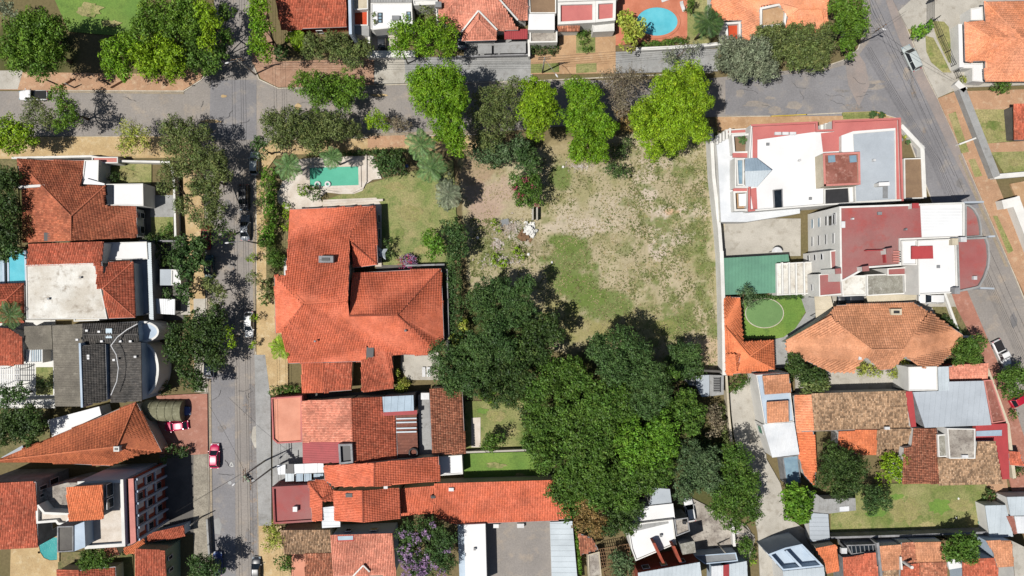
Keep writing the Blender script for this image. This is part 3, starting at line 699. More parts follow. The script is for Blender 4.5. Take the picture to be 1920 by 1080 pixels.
# raised pavements
patch('pavement', [(-300, 140), (60, 136), (345, 140), (402, 60), (400, 118), (376, 150), (344, 170), (-300, 168)], 'orange_soil', h=.1)
patch('pavement', [(-300, 133), (45, 133), (35, 168), (-300, 168)], 'concrete', h=.112)
patch('pavement', [(-300, 260), (340, 256), (370, 264), (382, 290), (384, 440), (388, 720), (365, 720), (350, 440), (340, 296), (-300, 300)], 'sand', h=.1)
patch('pavement', [(364, 560), (386, 560), (388, 735), (366, 735)], 'concrete', h=.112)
patch('pavement', [(364, 740), (389, 735), (392, 1000), (394, 1400), (364, 1400)], 'cobble', h=.106)
patch('pavement', [(474, 20), (474, 118), (490, 148), (522, 164), (705, 160), (705, 110), (520, 116), (500, 20)], 'brown_paving', h=.1)
patch('pavement', [(702, 110), (998, 104), (998, 151), (702, 158)], 'concrete_grey', h=.106)
patch('pavement', [(702, 110), (758, 110), (762, 156), (702, 158)], 'concrete', h=.112)
patch('pavement', [(995, 104), (1154, 98), (1154, 138), (995, 140)], 'tan_paving', h=.106)
patch('pavement', [(1154, 98), (1345, 92), (1345, 134), (1154, 138)], 'concrete_grey', h=.11)
patch('pavement', [(484, 284), (508, 264), (900, 254), (900, 282), (560, 290), (520, 292), (500, 320), (500, 560), (482, 560), (482, 330)], 'sand', h=.1)
patch('pavement', [(690, 256), (760, 254), (760, 276), (690, 278)], 'orange_soil', h=.112)
patch('pavement', [(482, 560), (541, 560), (541, 740), (508, 740), (500, 700), (482, 700)], 'sand', h=.1)
patch('pavement', [(478, 665), (498, 665), (508, 745), (510, 985), (486, 985), (482, 860)], 'concrete_grey', h=.115)
patch('pavement', [(486, 985), (528, 985), (548, 1080), (548, 1400), (494, 1400)], 'sand', h=.106)
patch('pavement', [(1345, 220), (1660, 217), (1684, 224), (1684, 240), (1345, 246)], 'tan_paving', h=.1)
patch('verge', [(1578, 212), (1632, 210), (1634, 222), (1580, 224)], 'lawn', h=.112)
patch('pavement', [(1757, 185), (1800, 168), (1850, 300), (1920, 470), (1990, 640), (1960, 640), (1895, 500), (1848, 392), (1804, 289)], 'orange_soil', h=.1)
patch('pavement', [(1772, 545), (1812, 545), (1866, 672), (1900, 760), (2000, 1080), (1990, 1200), (1940, 1080), (1880, 860), (1850, 700), (1795, 600)], 'red_paving', h=.1)
for q in ([(1776, 215), (1790, 210), (1815, 285), (1802, 288)], [(1814, 300), (1826, 298), (1840, 330), (1826, 333)], [(1860, 405), (1868, 405), (1898, 470), (1888, 476)], [(1886, 390), (1896, 388), (1925, 450), (1915, 455)], [(1848, 300), (1858, 298), (1870, 330), (1860, 334)]): patch('verge', q, 'lawn_dry', h=.115)
for x0, x1 in ((1080, 1118), (995, 1048)): patch('verge', [(x0, 121), (x1, 119), (x1, 136), (x0, 138)], 'lawn', h=.12)
kerb([(45, 169), (345, 171), (378, 150), (402, 120), (401, 60)]); kerb([(474, 60), (474, 120), (486, 149), (522, 166), (740, 159), (1000, 152), (1335, 136)])
kerb([(-20, 259), (340, 255), (372, 263), (384, 290), (386, 430), (389, 720), (393, 1000), (396, 1120)]); kerb([(482, 560), (480, 330), (486, 286), (510, 263), (900, 252)]); kerb([(480, 660), (484, 860), (488, 1000), (493, 1120)])
kerb([(1345, 220), (1445, 218)]); kerb([(1445, 218), (1512, 215)], m='yellow_paint'); kerb([(1512, 215), (1580, 212)]); kerb([(1580, 212), (1640, 210), (1660, 216)], m='yellow_paint'); kerb([(1660, 216), (1684, 223), (1704, 262), (1752, 392)])
kerb([(1679, 0), (1701, 56), (1734, 139), (1757, 184), (1804, 289), (1848, 392), (1895, 500), (1960, 660)]); kerb([(1812, 546), (1866, 673), (1886, 730), (2000, 1080)])
kerb([(1540, 127), (1584, 112), (1608, 92), (1620, 60)])
mb = MB()
for a, b in (((434, 866), (438, 874.5)), ((438, 874.5), (430.5, 874.5)), ((430.5, 874.5), (434, 866))):
    A, B = W(*a), W(*b); mb.bar((A[0], A[1], .05), (B[0], B[1], .05), .14, .012)
mb.build('triangle_marking', 'white_paint')['kind'] = 'structure'
for px, py in ((431, 905), (1690, 262), (1806, 468), (612, 226)):
    x, y, _ = W(px, py); o = MB().tube([(x, y, .03), (x, y, .055)], .35, 14).build('manhole_cover', 'grey_metal'); tagp(o, None, None, None, 'structure')

# yards, lawns, drives
def area_(name, pts, m, **k): return patch(name, pts, m, **k)
area_('lawn', [(95, -20), (285, -20), (250, 70), (130, 60)], 'lawn_green'); area_('lawn', [(190, 300), (285, 302), (285, 345), (200, 345)], 'lawn')
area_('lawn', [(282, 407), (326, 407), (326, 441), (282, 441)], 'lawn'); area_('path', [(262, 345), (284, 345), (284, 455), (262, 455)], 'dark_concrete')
pv = patch('patio', [(283, 366), (326, 366), (326, 407), (283, 407)], 'concrete_grey')
for i in range(4):
    for j in range(4):
        x, y, _ = W(288.4+i*10.6, 371.4+j*10.2); o = MB().box(x, y, .0, .13, 1.0, .96).build('paver', 'concrete', pv)
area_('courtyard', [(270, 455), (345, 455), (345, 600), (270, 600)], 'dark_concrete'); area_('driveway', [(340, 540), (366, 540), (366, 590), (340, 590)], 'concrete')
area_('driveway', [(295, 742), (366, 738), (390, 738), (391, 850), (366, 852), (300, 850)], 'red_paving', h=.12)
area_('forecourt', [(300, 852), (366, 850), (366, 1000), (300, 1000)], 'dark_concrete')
area_('courtyard', [(0, 600), (105, 600), (105, 765), (0, 765)], 'plaster', h=.02); area_('lawn', [(69, 688), (101, 688), (101, 740), (69, 740)], 'lawn', h=.03)
area_('patio', [(22, 1015), (110, 1000), (110, 1090), (20, 1090)], 'sand'); area_('yard', [(110, 1035), (250, 1030), (250, 1100), (110, 1100)], 'backyard')
area_('yard', [(-20, 765), (95, 765), (95, 860), (-20, 860)], 'backyard'); area_('yard', [(-20, 290), (33, 290), (40, 470), (-20, 470)], 'backyard')
area_('driveway', [(693, 62), (745, 62), (745, 108), (693, 108)], 'stone_paving'); area_('driveway', [(870, 75), (998, 75), (998, 104), (870, 106)], 'concrete_grey')
area_('driveway', [(1048, 62), (1080, 62), (1080, 104), (1048, 104)], 'tan_paving'); area_('driveway', [(1116, 58), (1154, 58), (1154, 100), (1116, 100)], 'tan_paving'); area_('lawn', [(1080, 62), (1116, 62), (1116, 101), (1080, 102)], 'lawn')
area_('poolside', [(1154, -20), (1288, -20), (1288, 74), (1154, 86)], 'terracotta', h=.05); area_('lawn', [(1288, -20), (1332, -20), (1332, 90), (1288, 82)], 'lawn')
area_('forecourt', [(1702, 57), (1683, 22), (1730, -20), (1925, -20), (1925, 160), (1800, 165), (1757, 184), (1734, 139)], 'concrete', h=.1)
area_('road_branch', [(1662, -20), (1722, -20), (1726, 0), (1683, 21)], 'asphalt', h=.0)
area_('lawn', [(1733, 68), (1748, 72), (1762, 98), (1781, 137), (1766, 137), (1744, 118), (1735, 98)], 'lawn_dry', h=.115); area_('lawn', [(1744, 40), (1768, 42), (1777, 52), (1780, 78), (1783, 120), (1776, 118), (1755, 74)], 'lawn_dry', h=.118)
area_('verge', [(1701, 56), (1710, 54), (1712, 80)], 'lawn_dry', h=.12)
area_('path', [(1800, 172), (1930, 168), (1930, 206), (1822, 206)], 'orange_soil', h=.08); area_('lawn', [(1822, 206), (1898, 206), (1898, 265), (1848, 270)], 'lawn_dry', h=.08); area_('path', [(1846, 270), (1930, 264), (1930, 284), (1856, 286)], 'orange_soil', h=.084); area_('lawn', [(1856, 286), (1930, 284), (1930, 335), (1880, 325)], 'lawn', h=.08)
area_('forecourt', [(1892, 345), (1930, 338), (1930, 420), (1915, 400)], 'tan_paving', h=.08)
area_('lawn', [(690, 345), (850, 300), (860, 480), (840, 502), (720, 500), (705, 400), (600, 380)], 'lawn_pool'); area_('poolside', [(552, 300), (590, 296), (700, 292), (716, 335), (700, 337), (688, 345), (680, 358), (664, 364), (640, 364), (612, 361), (600, 372), (560, 385), (520, 370), (530, 340), (550, 330)], 'stone_paving', h=.04)
area_('patio', [(520, 358), (600, 368), (606, 384), (600, 392), (540, 395), (522, 380)], 'stone_paving', h=.05); area_('terrace', [(606, 375), (706, 371), (716, 385), (716, 500), (704, 500), (704, 387), (606, 388)], 'stone_paving', h=.06)
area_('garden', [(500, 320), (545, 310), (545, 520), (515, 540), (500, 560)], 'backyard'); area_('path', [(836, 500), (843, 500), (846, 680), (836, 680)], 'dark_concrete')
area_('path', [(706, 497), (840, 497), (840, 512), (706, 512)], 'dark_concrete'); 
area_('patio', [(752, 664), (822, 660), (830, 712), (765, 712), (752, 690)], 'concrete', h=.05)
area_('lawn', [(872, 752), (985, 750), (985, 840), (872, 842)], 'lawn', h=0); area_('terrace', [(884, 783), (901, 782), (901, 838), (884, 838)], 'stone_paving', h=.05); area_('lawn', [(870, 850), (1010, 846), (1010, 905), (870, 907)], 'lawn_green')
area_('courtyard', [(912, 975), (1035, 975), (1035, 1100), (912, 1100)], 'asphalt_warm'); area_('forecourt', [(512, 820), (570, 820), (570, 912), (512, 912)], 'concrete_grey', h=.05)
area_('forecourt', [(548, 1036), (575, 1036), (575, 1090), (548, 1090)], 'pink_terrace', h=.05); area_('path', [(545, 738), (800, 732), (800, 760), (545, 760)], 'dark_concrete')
area_('court', [(1353, 470), (1360, 410), (1500, 410), (1500, 480), (1353, 482)], 'concrete', h=.04); area_('lawn', [(1394, 556), (1510, 552), (1512, 580), (1488, 620), (1466, 634), (1394, 634)], 'lawn_green'); area_('path', [(1500, 556), (1530, 554), (1532, 600), (1478, 640), (1478, 690), (1450, 690), (1450, 636), (1468, 632), (1490, 616), (1510, 586)], 'concrete_grey')
area_('side_passage', [(1345, 250), (1365, 250), (1372, 700), (1352, 700)], 'plaster_cream'); area_('driveway', [(1528, 552), (1780, 545), (1800, 600), (1780, 600), (1700, 570), (1560, 576), (1528, 620)], 'concrete', h=.04)
area_('garden', [(1745, 575), (1790, 575), (1850, 690), (1800, 680)], 'backyard', h=.05); area_('patio', [(1490, 695), (1700, 690), (1700, 738), (1490, 738)], 'concrete', h=.04)
area_('driveway', [(1366, 738), (1400, 712), (1424, 704), (1436, 860), (1462, 905), (1478, 970), (1520, 1000), (1525, 1040), (1440, 1100), (1425, 1100), (1420, 1000), (1400, 900), (1376, 820)], 'concrete', h=.03)
area_('yard', [(1290, 930), (1400, 985), (1415, 1010), (1400, 1060), (1290, 1040)], 'stained_concrete'); area_('lawn', [(1556, 908), (1870, 902), (1870, 960), (1850, 1006), (1556, 1006)], 'lawn')
area_('yard', [(1848, 900), (1885, 895), (1900, 1000), (1848, 1006)], 'orange_soil', h=.0)
area_('yard', [(880, 285), (1000, 285), (1000, 330), (880, 330)], 'backyard', h=0) if 0 else None
rp = np.random.RandomState(9)
def worn(cx, cy, rx, ry, m, lv, n=22):
    k = [(cx+rx*math.cos(t)*rp.uniform(.55, 1.15), cy+ry*math.sin(t)*rp.uniform(.55, 1.15)) for t in np.linspace(0, 2*math.pi, n+1)[:-1]]
    patch('worn_grass', k, m, lvl=lv)
for i, q in enumerate(((1700, 958, 34, 26, 'sand_grass'), (1640, 960, 20, 12, 'lawn_green'), (1760, 950, 26, 16, 'lawn_green'), (1800, 945, 24, 14, 'sand_grass'), (1740, 985, 22, 9, 'lawn_dry'), (1600, 985, 22, 10, 'lawn_dry'), (1820, 975, 16, 10, 'sand_grass'), (1680, 930, 16, 6, 'lawn_green'), (770, 400, 26, 18, 'sand_grass'), (740, 350, 22, 9, 'sand_grass'), (745, 440, 16, 22, 'lawn'), (790, 470, 20, 10, 'sand_grass'), (800, 410, 14, 16, 'lawn'), (930, 780, 20, 14, 'sand_grass'), (960, 810, 16, 10, 'lawn_dry'), (905, 770, 12, 6, 'lawn_green'), (170, 20, 26, 16, 'lawn_dry'), (210, 45, 20, 8, 'lawn_dry'), (1860, 235, 18, 10, 'lawn'), (1880, 250, 12, 6, 'sand_grass'), (1900, 305, 16, 8, 'sand_grass'), (930, 872, 22, 6, 'lawn'), (975, 890, 12, 4, 'lawn_dry'), (1450, 600, 10, 5, 'lawn'), (240, 325, 20, 9, 'sand_grass'))): worn(*q, .30+.0015*i)
# round turf ring on the green lawn
cx, cy, _ = W(1432, 587); a = [(cx+3.55*math.cos(t), cy+2.75*math.sin(t)) for t in np.linspace(0, 2*math.pi, 40)[:-1]]
MB().add([(p[0], p[1], .40) for p in a], [tuple(range(len(a)))]).build('turf_circle', 'turf_smooth')['kind'] = 'structure'
strip(MB(), a, .14, 0, .43, True).build('turf_edging', 'kerb')['kind'] = 'structure'

# boundary walls
wallrun('long white boundary wall between the dry vacant lot and the pink roofed building', [(1334, 250), (1338, 330), (1349, 430), (1352, 470)], .55, 3.0, 'plaster')
wallrun('white boundary wall beside the green metal roof and the orange L shaped roof', [(1353, 474), (1356, 560), (1358, 700)], .6, 3.0, 'plaster')
wallrun('dark stained wall closing the bottom of the vacant lot beside the slatted shed', [(1298, 694), (1357, 697)], .3, 2.6, 'dark_concrete')
wallrun('low white wall along the sandy pavement above the left orange house', [(24, 296), (170, 293), (222, 302), (318, 304)], .3, 2.0)
wallrun('white street wall in front of the garden with concrete pavers', [(318, 304), (326, 330), (329, 442)], .3, 1.8)
wallrun('low grey wall between the paver garden and the shaded courtyard', [(262, 452), (332, 452)], .25, 1.8, 'plaster_grey')
wallrun('thin white wall at the bottom of the white courtyard', [(22, 756), (104, 753)], .9, 2.2)
wallrun('white wall under the hedge of the turquoise pool yard', [(1196, 92), (1262, 89), (1330, 84), (1396, 76)], .5, 1.4)
wallrun('white side wall between the tree shaded drive and the tiled patio house', [(692, -10), (692, 100)], .3, 2.6)
wallrun('white front wall of the driveway under the bright green tree', [(695, 102), (772, 101)], 1.2, 1.6)
wallrun('pale street wall in front of the carport beside the hipped pinkish roof', [(858, 106), (994, 102)], .2, 1.3, 'plaster_grey')
wallrun('white divider wall between the hipped roof house and the white house', [(991, 60), (992, 104)], .3, 2.2)
wallrun('curved retaining wall of the green swimming pool', [(686, 292), (686, 340), (680, 352), (660, 361), (636, 362), (612, 358)], .25, .5, 'stone_paving')
wallrun('low stone step wall above the big orange roof', [(606, 381), (716, 375)], .35, .7, 'stone_paving')
wallrun('grey yard wall along the dark hedge east of the big orange house', [(838, 506), (842, 680)], .18, 2.0, 'plaster_grey')
wallrun('grey wall between the lawn and the right wing of the big orange house', [(762, 498), (832, 496)], .22, 2.2, 'plaster_grey')
wallrun('grey wall separating the two green yards below the central trees', [(872, 848), (985, 844)], .25, 1.6, 'concrete')
wallrun('pale wall west of the long concrete driveway', [(1362, 706), (1367, 780), (1372, 830)], .3, 1.8, 'plaster_cream')
wallrun('high dark wall along the bottom of the right hand lawn', [(1560, 1008), (1700, 1004), (1855, 998)], .3, 2.6, 'plaster_grey')
wallrun('light wall running down the right pavement beside the lawns', [(1806, 172), (1835, 246), (1866, 325)], 1.3, 1.6, 'concrete_grey')
wallrun('thin white wall edging the lawns of the right pavement', [(1815, 212), (1842, 276), (1858, 318)], .22, .9)
wallrun('white square gate pillar wall at the corner of the pale forecourt', [(1797, 158), (1806, 166)], 1.0, 1.6)
wallrun('bright white L shaped wall at the far right of the pavement', [(1868, 331), (1925, 326)], .8, 1.4)
wallrun('bright white diagonal wall at the right picture edge', [(1888, 382), (1905, 378), (1960, 520)], 1.6, 2.0)
wallrun('white planter wall at the street corner of the pink roofed building', [(1692, 238), (1729, 277), (1733, 368)], .7, 1.2)
wallrun('red tiled border wall beside the curved white tower', [(1772, 552), (1800, 630), (1822, 632)], .35, 1.0)
wallrun('white yard wall beside the shaded lot at the bottom', [(1374, 984), (1377, 1022)], .4, 1.6)
wallrun('white wall around the bougainvillea garden at the bottom', [(868, 985), (868, 1090)], .3, 2.4)
wallrun('grey wall at the edge of the shaded driveway of the apartment block', [(388, 975), (392, 1040)], .25, 1.2, 'concrete_grey')
for i, q in enumerate((((1812, 300), (1822, 296)), ((1816, 250), (1830, 247)))): pass
wallrun('small slanted wall casting a thin shadow on the orange pavement', [(1800, 270), (1832, 258)], .22, 1.2)
wallrun('zigzag orange planter walls in front of the big dark tree', [(80, 150), (108, 162), (132, 148)], .25, .9, 'orange_soil')
wallrun('zigzag orange planter walls beside the left lime tree', [(185, 150), (206, 162), (236, 145)], .25, .9, 'orange_soil')

# pools
def pool(label, pts, m, coping, water_label='water', w=.5):
    P = ccw([W(*p)[:2] for p in pts]); c = P[0]; o = thing('swimming_pool', label, 'pool', (c[0], c[1], 0), 'swimming pools')
    strip(MB(), P, w, 0, .46, True).build('coping', coping, o); MB().add([(p[0], p[1], .38) for p in P], [tuple(range(len(P)))]).build('water', m, o); return o
el_ = lambda cx, cy, rx, ry, n=36: [(cx+rx*math.cos(t), cy+ry*math.sin(t)) for t in np.linspace(0, 2*math.pi, n+1)[:-1]]
pool('oval light blue swimming pool in an orange tiled yard', el_(1231, 42, 41, 29), 'water_blue', 'terracotta')
pool('rectangular green swimming pool with two white float rings', [(579, 313), (675, 310), (676, 350), (580, 353)], 'water_green', 'stone_paving')
pool('bright blue narrow pool beside the stained white terrace', [(18, 473), (50, 471), (52, 532), (19, 534)], 'water_blue', 'plaster_blue_and_shade', w=.35)
pool('pale shaded pool basin at the left edge', [(-30, 486), (9, 484), (10, 536), (-30, 536)], 'glass_blue', 'plaster_blue_and_shade', w=.35)
pool('kidney shaped teal pool below the apartment block', [(73, 1016), (104, 1004), (112, 1004), (112, 1050), (96, 1051), (84, 1046), (76, 1034)], 'water_teal', 'sand', w=.4)
for lb, px, py in (('white ring float at the left end of the green pool', 597, 346), ('white ring float to the right of its twin in the green pool', 616, 346)):
    x, y, _ = W(px, py); o = thing('pool_float', lb, 'pool float', (x, y, .38), 'pool floats')
    P = [(x+.42*math.cos(t), y+.42*math.sin(t), .5) for t in np.linspace(0, 2*math.pi, 19)]; MB().tube(P, .2, 8, False).build('ring', 'white_metal', o, smooth=True)
def lounger(label, px, py, a):
    x, y, _ = W(px, py); o = thing('sun_lounger', label, 'lounger', (x, y, 0), 'sun loungers', R(a))
    MB().box(-.25, 0, .3, .38, 1.3, .62).build('seat', 'white_metal', o, local=True); MB().bar((.4, 0, .36), (.95, 0, .68), .62, .06).build('backrest', 'white_metal', o, local=True)
    for sx in (-.8, .5):
        for sy in (-.25, .25): MB().box(sx, sy, 0, .3, .05, .05).build('leg', 'white_metal', o, local=True)
lounger('white sun lounger beside the oval blue pool', 1279, 14, 110); lounger('white sun lounger at the top end of the oval pool', 1248, 0, 20)
lounger('left wooden lounger on the pale patio next to the big trees', 795, 697, 90); lounger('right wooden lounger on the pale patio next to the big trees', 804, 697, 90)
x, y, _ = W(714, 474, 2.4); o = thing('patio_umbrella', 'white pointed patio umbrella beside the big orange roof', 'umbrella', (x, y, 0))
MB().tube([(x, y, 0), (x, y, 2.4)], .04, 6).build('pole', 'grey_metal', o)
k = []; 
for i in range(8): t = i*math.pi/4; rr = 1.5 if i % 2 == 0 else .7; k.append((x+rr*math.cos(t+.6), y+rr*math.sin(t+.6), 1.9))
MB().add(k+[(x, y, 2.5)], [(i, (i+1) % 8, 8) for i in range(8)]+[tuple(range(7, -1, -1))]).build('canopy', 'sheet_light', o)
# ================================================================ BUILDINGS
# --- the big orange house in the middle
h = house('tiled_house', 'large house with bright orange tiled roofs and a grey chimney left of the vacant lot', (670, 590))
zr, ze = 8.4, 3.6
block(h, [[(543, 393, ze), (703, 386, ze), (656, 436, 4.8), (656, 455, 5.3), (652, 568, zr), (568, 572, zr), (515, 518, 6.2), (516, 516, 6.1), (537, 516, 6.1)],
          [(703, 386, ze), (708, 496, ze), (659, 455, 5.0), (656, 436, 4.8)], [(659, 455, 5.0), (708, 496, ze), (662, 502, ze)]], 'tile_orange', 'plaster_cream', ov=.5)
block(h, [[(515, 518, 6.2), (568, 572, zr), (529, 623, 6), (517, 625, 6.2)], [(568, 572, zr), (652, 568, zr), (655, 592, 7.6), (745, 590, 7.2), (813, 651, ze), (800, 666, ze), (735, 664, ze), (687, 648, 4.6), (686, 677, ze), (541, 681, ze), (529, 623, 6.0)][:11],
          [(662, 512, ze), (827, 504, ze), (745, 590, 7.2), (655, 592, 7.6)], [(827, 504, ze), (832, 636, ze), (813, 651, ze), (745, 590, 7.2)]], 'tile_red' if 0 else 'tile_orange', 'plaster_cream', ov=.5)
block(h, [[(565, 681, 3.4), (605, 680, 3.4), (607, 735, 2.7), (567, 736, 2.7)]], 'tile_orange', 'plaster_cream'); block(h, [[(606, 681, 3.2), (660, 679, 3.2), (659, 731, 2.6), (608, 735, 2.6)]], 'tile_red', 'plaster_cream')
block(h, [[(677, 676, 3.6), (687, 676, 3.7), (704, 650, 4.4), (718, 650, 4.4), (736, 664, 3.5), (738, 728, 2.7), (678, 734, 2.7)]], 'tile_red', 'plaster_cream')
chimney(h, 611, 486, 5.9, 2.6, 1.2, 1.5, 'plaster_grey'); on(h, 'roof_opening_shade', [(687, 651), (701, 651), (700, 670), (687, 670)], 4.45, 'dark_metal', .05)  # the opening is a flat dark sheet, coloured as the hole's inner shade
win(h, (706, 389), (708, 495), ze, [(.1, .25), (.35, .55), (.7, .9)], .4, 2.4, flip=True); win(h, (706, 389), (708, 495), ze, [], 0, 1)
unit(h, 'balcony', 535, 500, 0, .5, 3.2, 1.1, 'white_metal')
# --- house below it
h = house('tiled_house', 'long mixed roof house with a pink rounded terrace and a rusty sheet roof strip', (660, 810))
block(h, [[(566, 752, 4.2), (657, 747, 5.8), (661, 829, 5.8), (567, 829, 4.2)]], 'tile_pink', 'plaster_cream', ov=.25); block(h, [[(657, 747, 5.8), (717, 744, 4.9), (718, 772, 4.9), (742, 776, 4.5), (745, 862, 4.5), (662, 869, 5.8)]], 'tile_red', 'plaster_cream', ov=.25)
metal(h, [(567, 829, 4.3), (661, 829, 5.8), (662, 868, 5.8), (568, 869, 4.3)], 'sheet_red', 'plaster_cream', .42, 0); metal(h, [(717, 744, 5.4), (775, 741, 5.4), (776, 770, 5.2), (719, 773, 5.2)], 'sheet_blue', 'plaster_grey', 1.2, 1.5)
metal(h, [(742, 776, 4.4), (781, 774, 4.2), (784, 856, 4.2), (744, 858, 4.4)], 'sheet_rust', 'plaster_grey', .6, 0)
for yy in (784, 791, 802, 809): on(h, 'skylight_strip', [(743, yy), (781, yy-1), (781, yy+1.6), (743, yy+2.6)], 4.55, 'sheet_light', .05)
flat(h, [(710, 772), (782, 769), (782, 777), (712, 780)], 5.0, 'sheet_red', 'plaster_cream', 0)
o_ = flat(h, [(634, 833), (660, 832), (662, 868), (636, 871)], 6.8, 'dark_metal', 'plaster_grey', .6, .35)
x, y, _ = W(775, 849, 4.7); P = [(x+.75*math.cos(t), y+.75*math.sin(t), 4.6) for t in np.linspace(0, 2*math.pi, 17)]; MB().tube(P, .18, 6, False).build('round_duct', 'dark_metal', h, smooth=True)
flat(h, [(508, 746), (566, 742), (566, 829), (520, 832), (511, 824)], 3.6, 'pink_terrace', 'plaster_cream', .3, .25, 'pink_roof')
win(h, (520, 832), (566, 829), 3.6, [(.1, .4), (.55, .9)], .6, 2.4, flip=True)
# --- brown tiled annex
h = house('tiled_annex', 'narrow annex with dark weathered tiles beside the small green yard', (838, 790))
block(h, [[(807, 729, 4.6), (866, 728, 3.4), (872, 850, 3.4), (811, 853, 4.6)]], 'tile_rust', 'plaster_cream', ov=.2); unit(h, 'water_tank', 797, 743, 3.2, 1.5, 1.2, 1.0, 'white_metal'); 
flat(h, [(784, 742), (806, 740), (811, 856), (786, 858)], 3.1, 'concrete_grey', 'plaster_grey', .3)
flat(h, [(824, 856), (866, 853), (868, 889), (824, 892)], 3.0, 'white_roof', 'plaster', .15)
# --- twin gabled roofs
h = house('tiled_house', 'house of stacked orange gables with a maroon flat front roof', (690, 920))
block(h, [[(608, 873, 6.0), (702, 868, 7.2), (702, 912, 7.2), (640, 912, 6.2), (628, 912, 6.1), (609, 900, 6.0)], [(702, 868, 7.2), (822, 856, 6.0), (824, 902, 6.0), (702, 912, 7.2)]], 'tile_orange', 'plaster_cream', ov=.2)
block(h, [[(627, 921, 5.4), (680, 920, 6.8), (681, 979, 6.8), (629, 977, 5.4)], [(680, 920, 6.8), (748, 915, 5.4), (751, 972, 5.4), (681, 979, 6.8)]], 'tile_orange', 'plaster_cream', ov=.2)
block(h, [[(578, 902, 4.2), (608, 899, 4.2), (627, 920, 4.6), (604, 936, 5.6)], [(578, 902, 4.2), (604, 936, 5.6), (604, 976, 5.6), (586, 978, 4.6)], [(604, 936, 5.6), (627, 920, 4.6), (628, 940, 4.8), (604, 940, 5.6)]], 'tile_orange', 'plaster_cream', ov=.2)
metal(h, [(602, 952, 5.5), (627, 949, 5.5), (629, 976, 5.3), (638, 978, 5.2), (638, 988, 5.2), (604, 990, 5.2)], 'sheet_white', 'plaster_cream', .8, 0)
flat(h, [(510, 913), (582, 909), (588, 978), (513, 983)], 4.4, 'maroon_roof', 'plaster_red', .4, .35, 'maroon_roof'); unit(h, 'air_conditioner', 553, 955, 4.0, .8, .9, .8, 'white_metal')
unit(h, 'vent', 654, 929, 6.2, 1.2, .7, .35, 'dark_metal'); unit(h, 'water_tank', 723, 914, 5.8, .7, .5, .5, 'white_metal')
block(h, [[(752, 917, 3.9), (814, 911, 3.9), (813, 962, 3.3), (750, 966, 3.3)]], 'tile_orange', 'plaster_cream', ov=.2)
metal(h, [(519, 872, 3.0), (606, 868, 3.0), (608, 886, 2.9), (521, 890, 2.9)], 'sheet_white', 'plaster', 2.5, 1.57, posts=True)
for i, (a, b) in enumerate(((535, 551), (555, 568), (570, 584), (588, 606))): metal(h, [(a, 888, 3.0), (b, 888, 3.0), (b, 902, 2.9), (a, 903, 2.9)], 'sheet_blue' if i else 'sheet_light', 'plaster', .8, 1.57, posts=True, name='canopy_sheet')
on(h, 'canopy_gap_shade', [(535, 870), (551, 870), (551, 888), (535, 888)], 3.05, 'dark_metal')  # no real gap: a dark sheet on top painted as its shade
h = house('tiled_outbuilding', 'long low outbuilding with a single orange tile slope below the bright green lawn', (930, 940))
block(h, [[(814, 908, 4.6), (1044, 900, 4.6), (1047, 976, 3.3), (855, 983, 3.3), (815, 969, 3.5)]], 'tile_orange', 'plaster_cream', ov=.25)
unit(h, 'air_conditioner', 846, 918, 4.3, .9, .6, .7, 'white_metal'); chimney(h, 812, 932, 3.9, .8, .5, .6, 'dark_metal')
block(h, [[(1048, 944, 3.6), (1064, 945, 3.6), (1071, 972, 3.0), (1048, 974, 3.0)]], 'tile_orange', 'plaster_cream', ov=.15)
# --- bottom centre
h = house('tiled_house', 'house with a pinkish tile roof and a barred blue skylight beside the purple tree', (680, 1040))
block(h, [[(620, 1004, 6.2), (736, 1000, 6.2), (742, 1078, 5.0), (626, 1080, 5.0)]], 'tile_pink', 'plaster_blue_and_shade', ov=.15); win(h, (620, 1002), (737, 998), 6.2, [(.2, .3), (.6, .72)], 3.6, 5)
sk = on(h, 'skylight', [(631, 1004), (664, 1003), (664, 1014), (632, 1015)], 6.25, 'plaster_red', .12); on(h, 'pane', [(633, 1005.5), (662, 1004.5), (662, 1012), (634, 1013)], 6.37, 'glass_blue', .04)
block(h, [[(668, 1072, 5.4), (681, 1060, 5.9), (692, 1072, 5.4), (692, 1095, 4.6), (668, 1095, 4.6)]], 'tile_pink', 'plaster', ov=.1, walls=False)
w_ = MB(); a, b, c = W(662, 1080, 5.5), W(681, 1060, 6.1), W(693, 1072, 5.6); w_.bar(a, b, .25, .15); w_.bar(b, c, .25, .15); w_.build('ridge_cap', 'plaster', h)
block(h, [[(527, 994, 4.4), (618, 994, 4.4), (622, 1036, 3.4), (532, 1037, 3.4)]], 'tile_old', 'plaster_cream', ov=.2); block(h, [[(571, 1038, 3.6), (624, 1037, 3.6), (628, 1095, 2.8), (573, 1096, 2.8)]], 'tile_rust', 'plaster_cream', ov=.2)
h = house('storage_building', 'long bright white roofed store with a lower blue shaded strip', (890, 1040), 'building')
flat(h, [(870, 984), (910, 982), (913, 1100), (873, 1100)], 4.2, 'white_roof', 'plaster', .0); flat(h, [(858, 984), (871, 984), (875, 1100), (862, 1100)], 2.6, 'plaster_blue_and_shade', 'plaster', 0)  # lower strip has blue shade put into its colour
h = house('workshop', 'shed with a long light metal roof beside the grey asphalt yard', (1058, 1030), 'shed')
metal(h, [(1031, 979, 3.4), (1073, 977, 3.4), (1084, 1100, 3.4), (1035, 1100, 3.4)], 'sheet_light', 'plaster', 1.0, 0); unit(h, 'water_tank', 976, 986, 0, 1.3, .8, 1.2, 'white_metal'); flat(h, [(925, 983), (935, 983), (935, 990), (925, 990)], 2.0, 'white_roof', 'plaster', 0)
h = house('tiled_outbuilding', 'small weathered orange lean-to behind the brown tree', (1103, 1020))
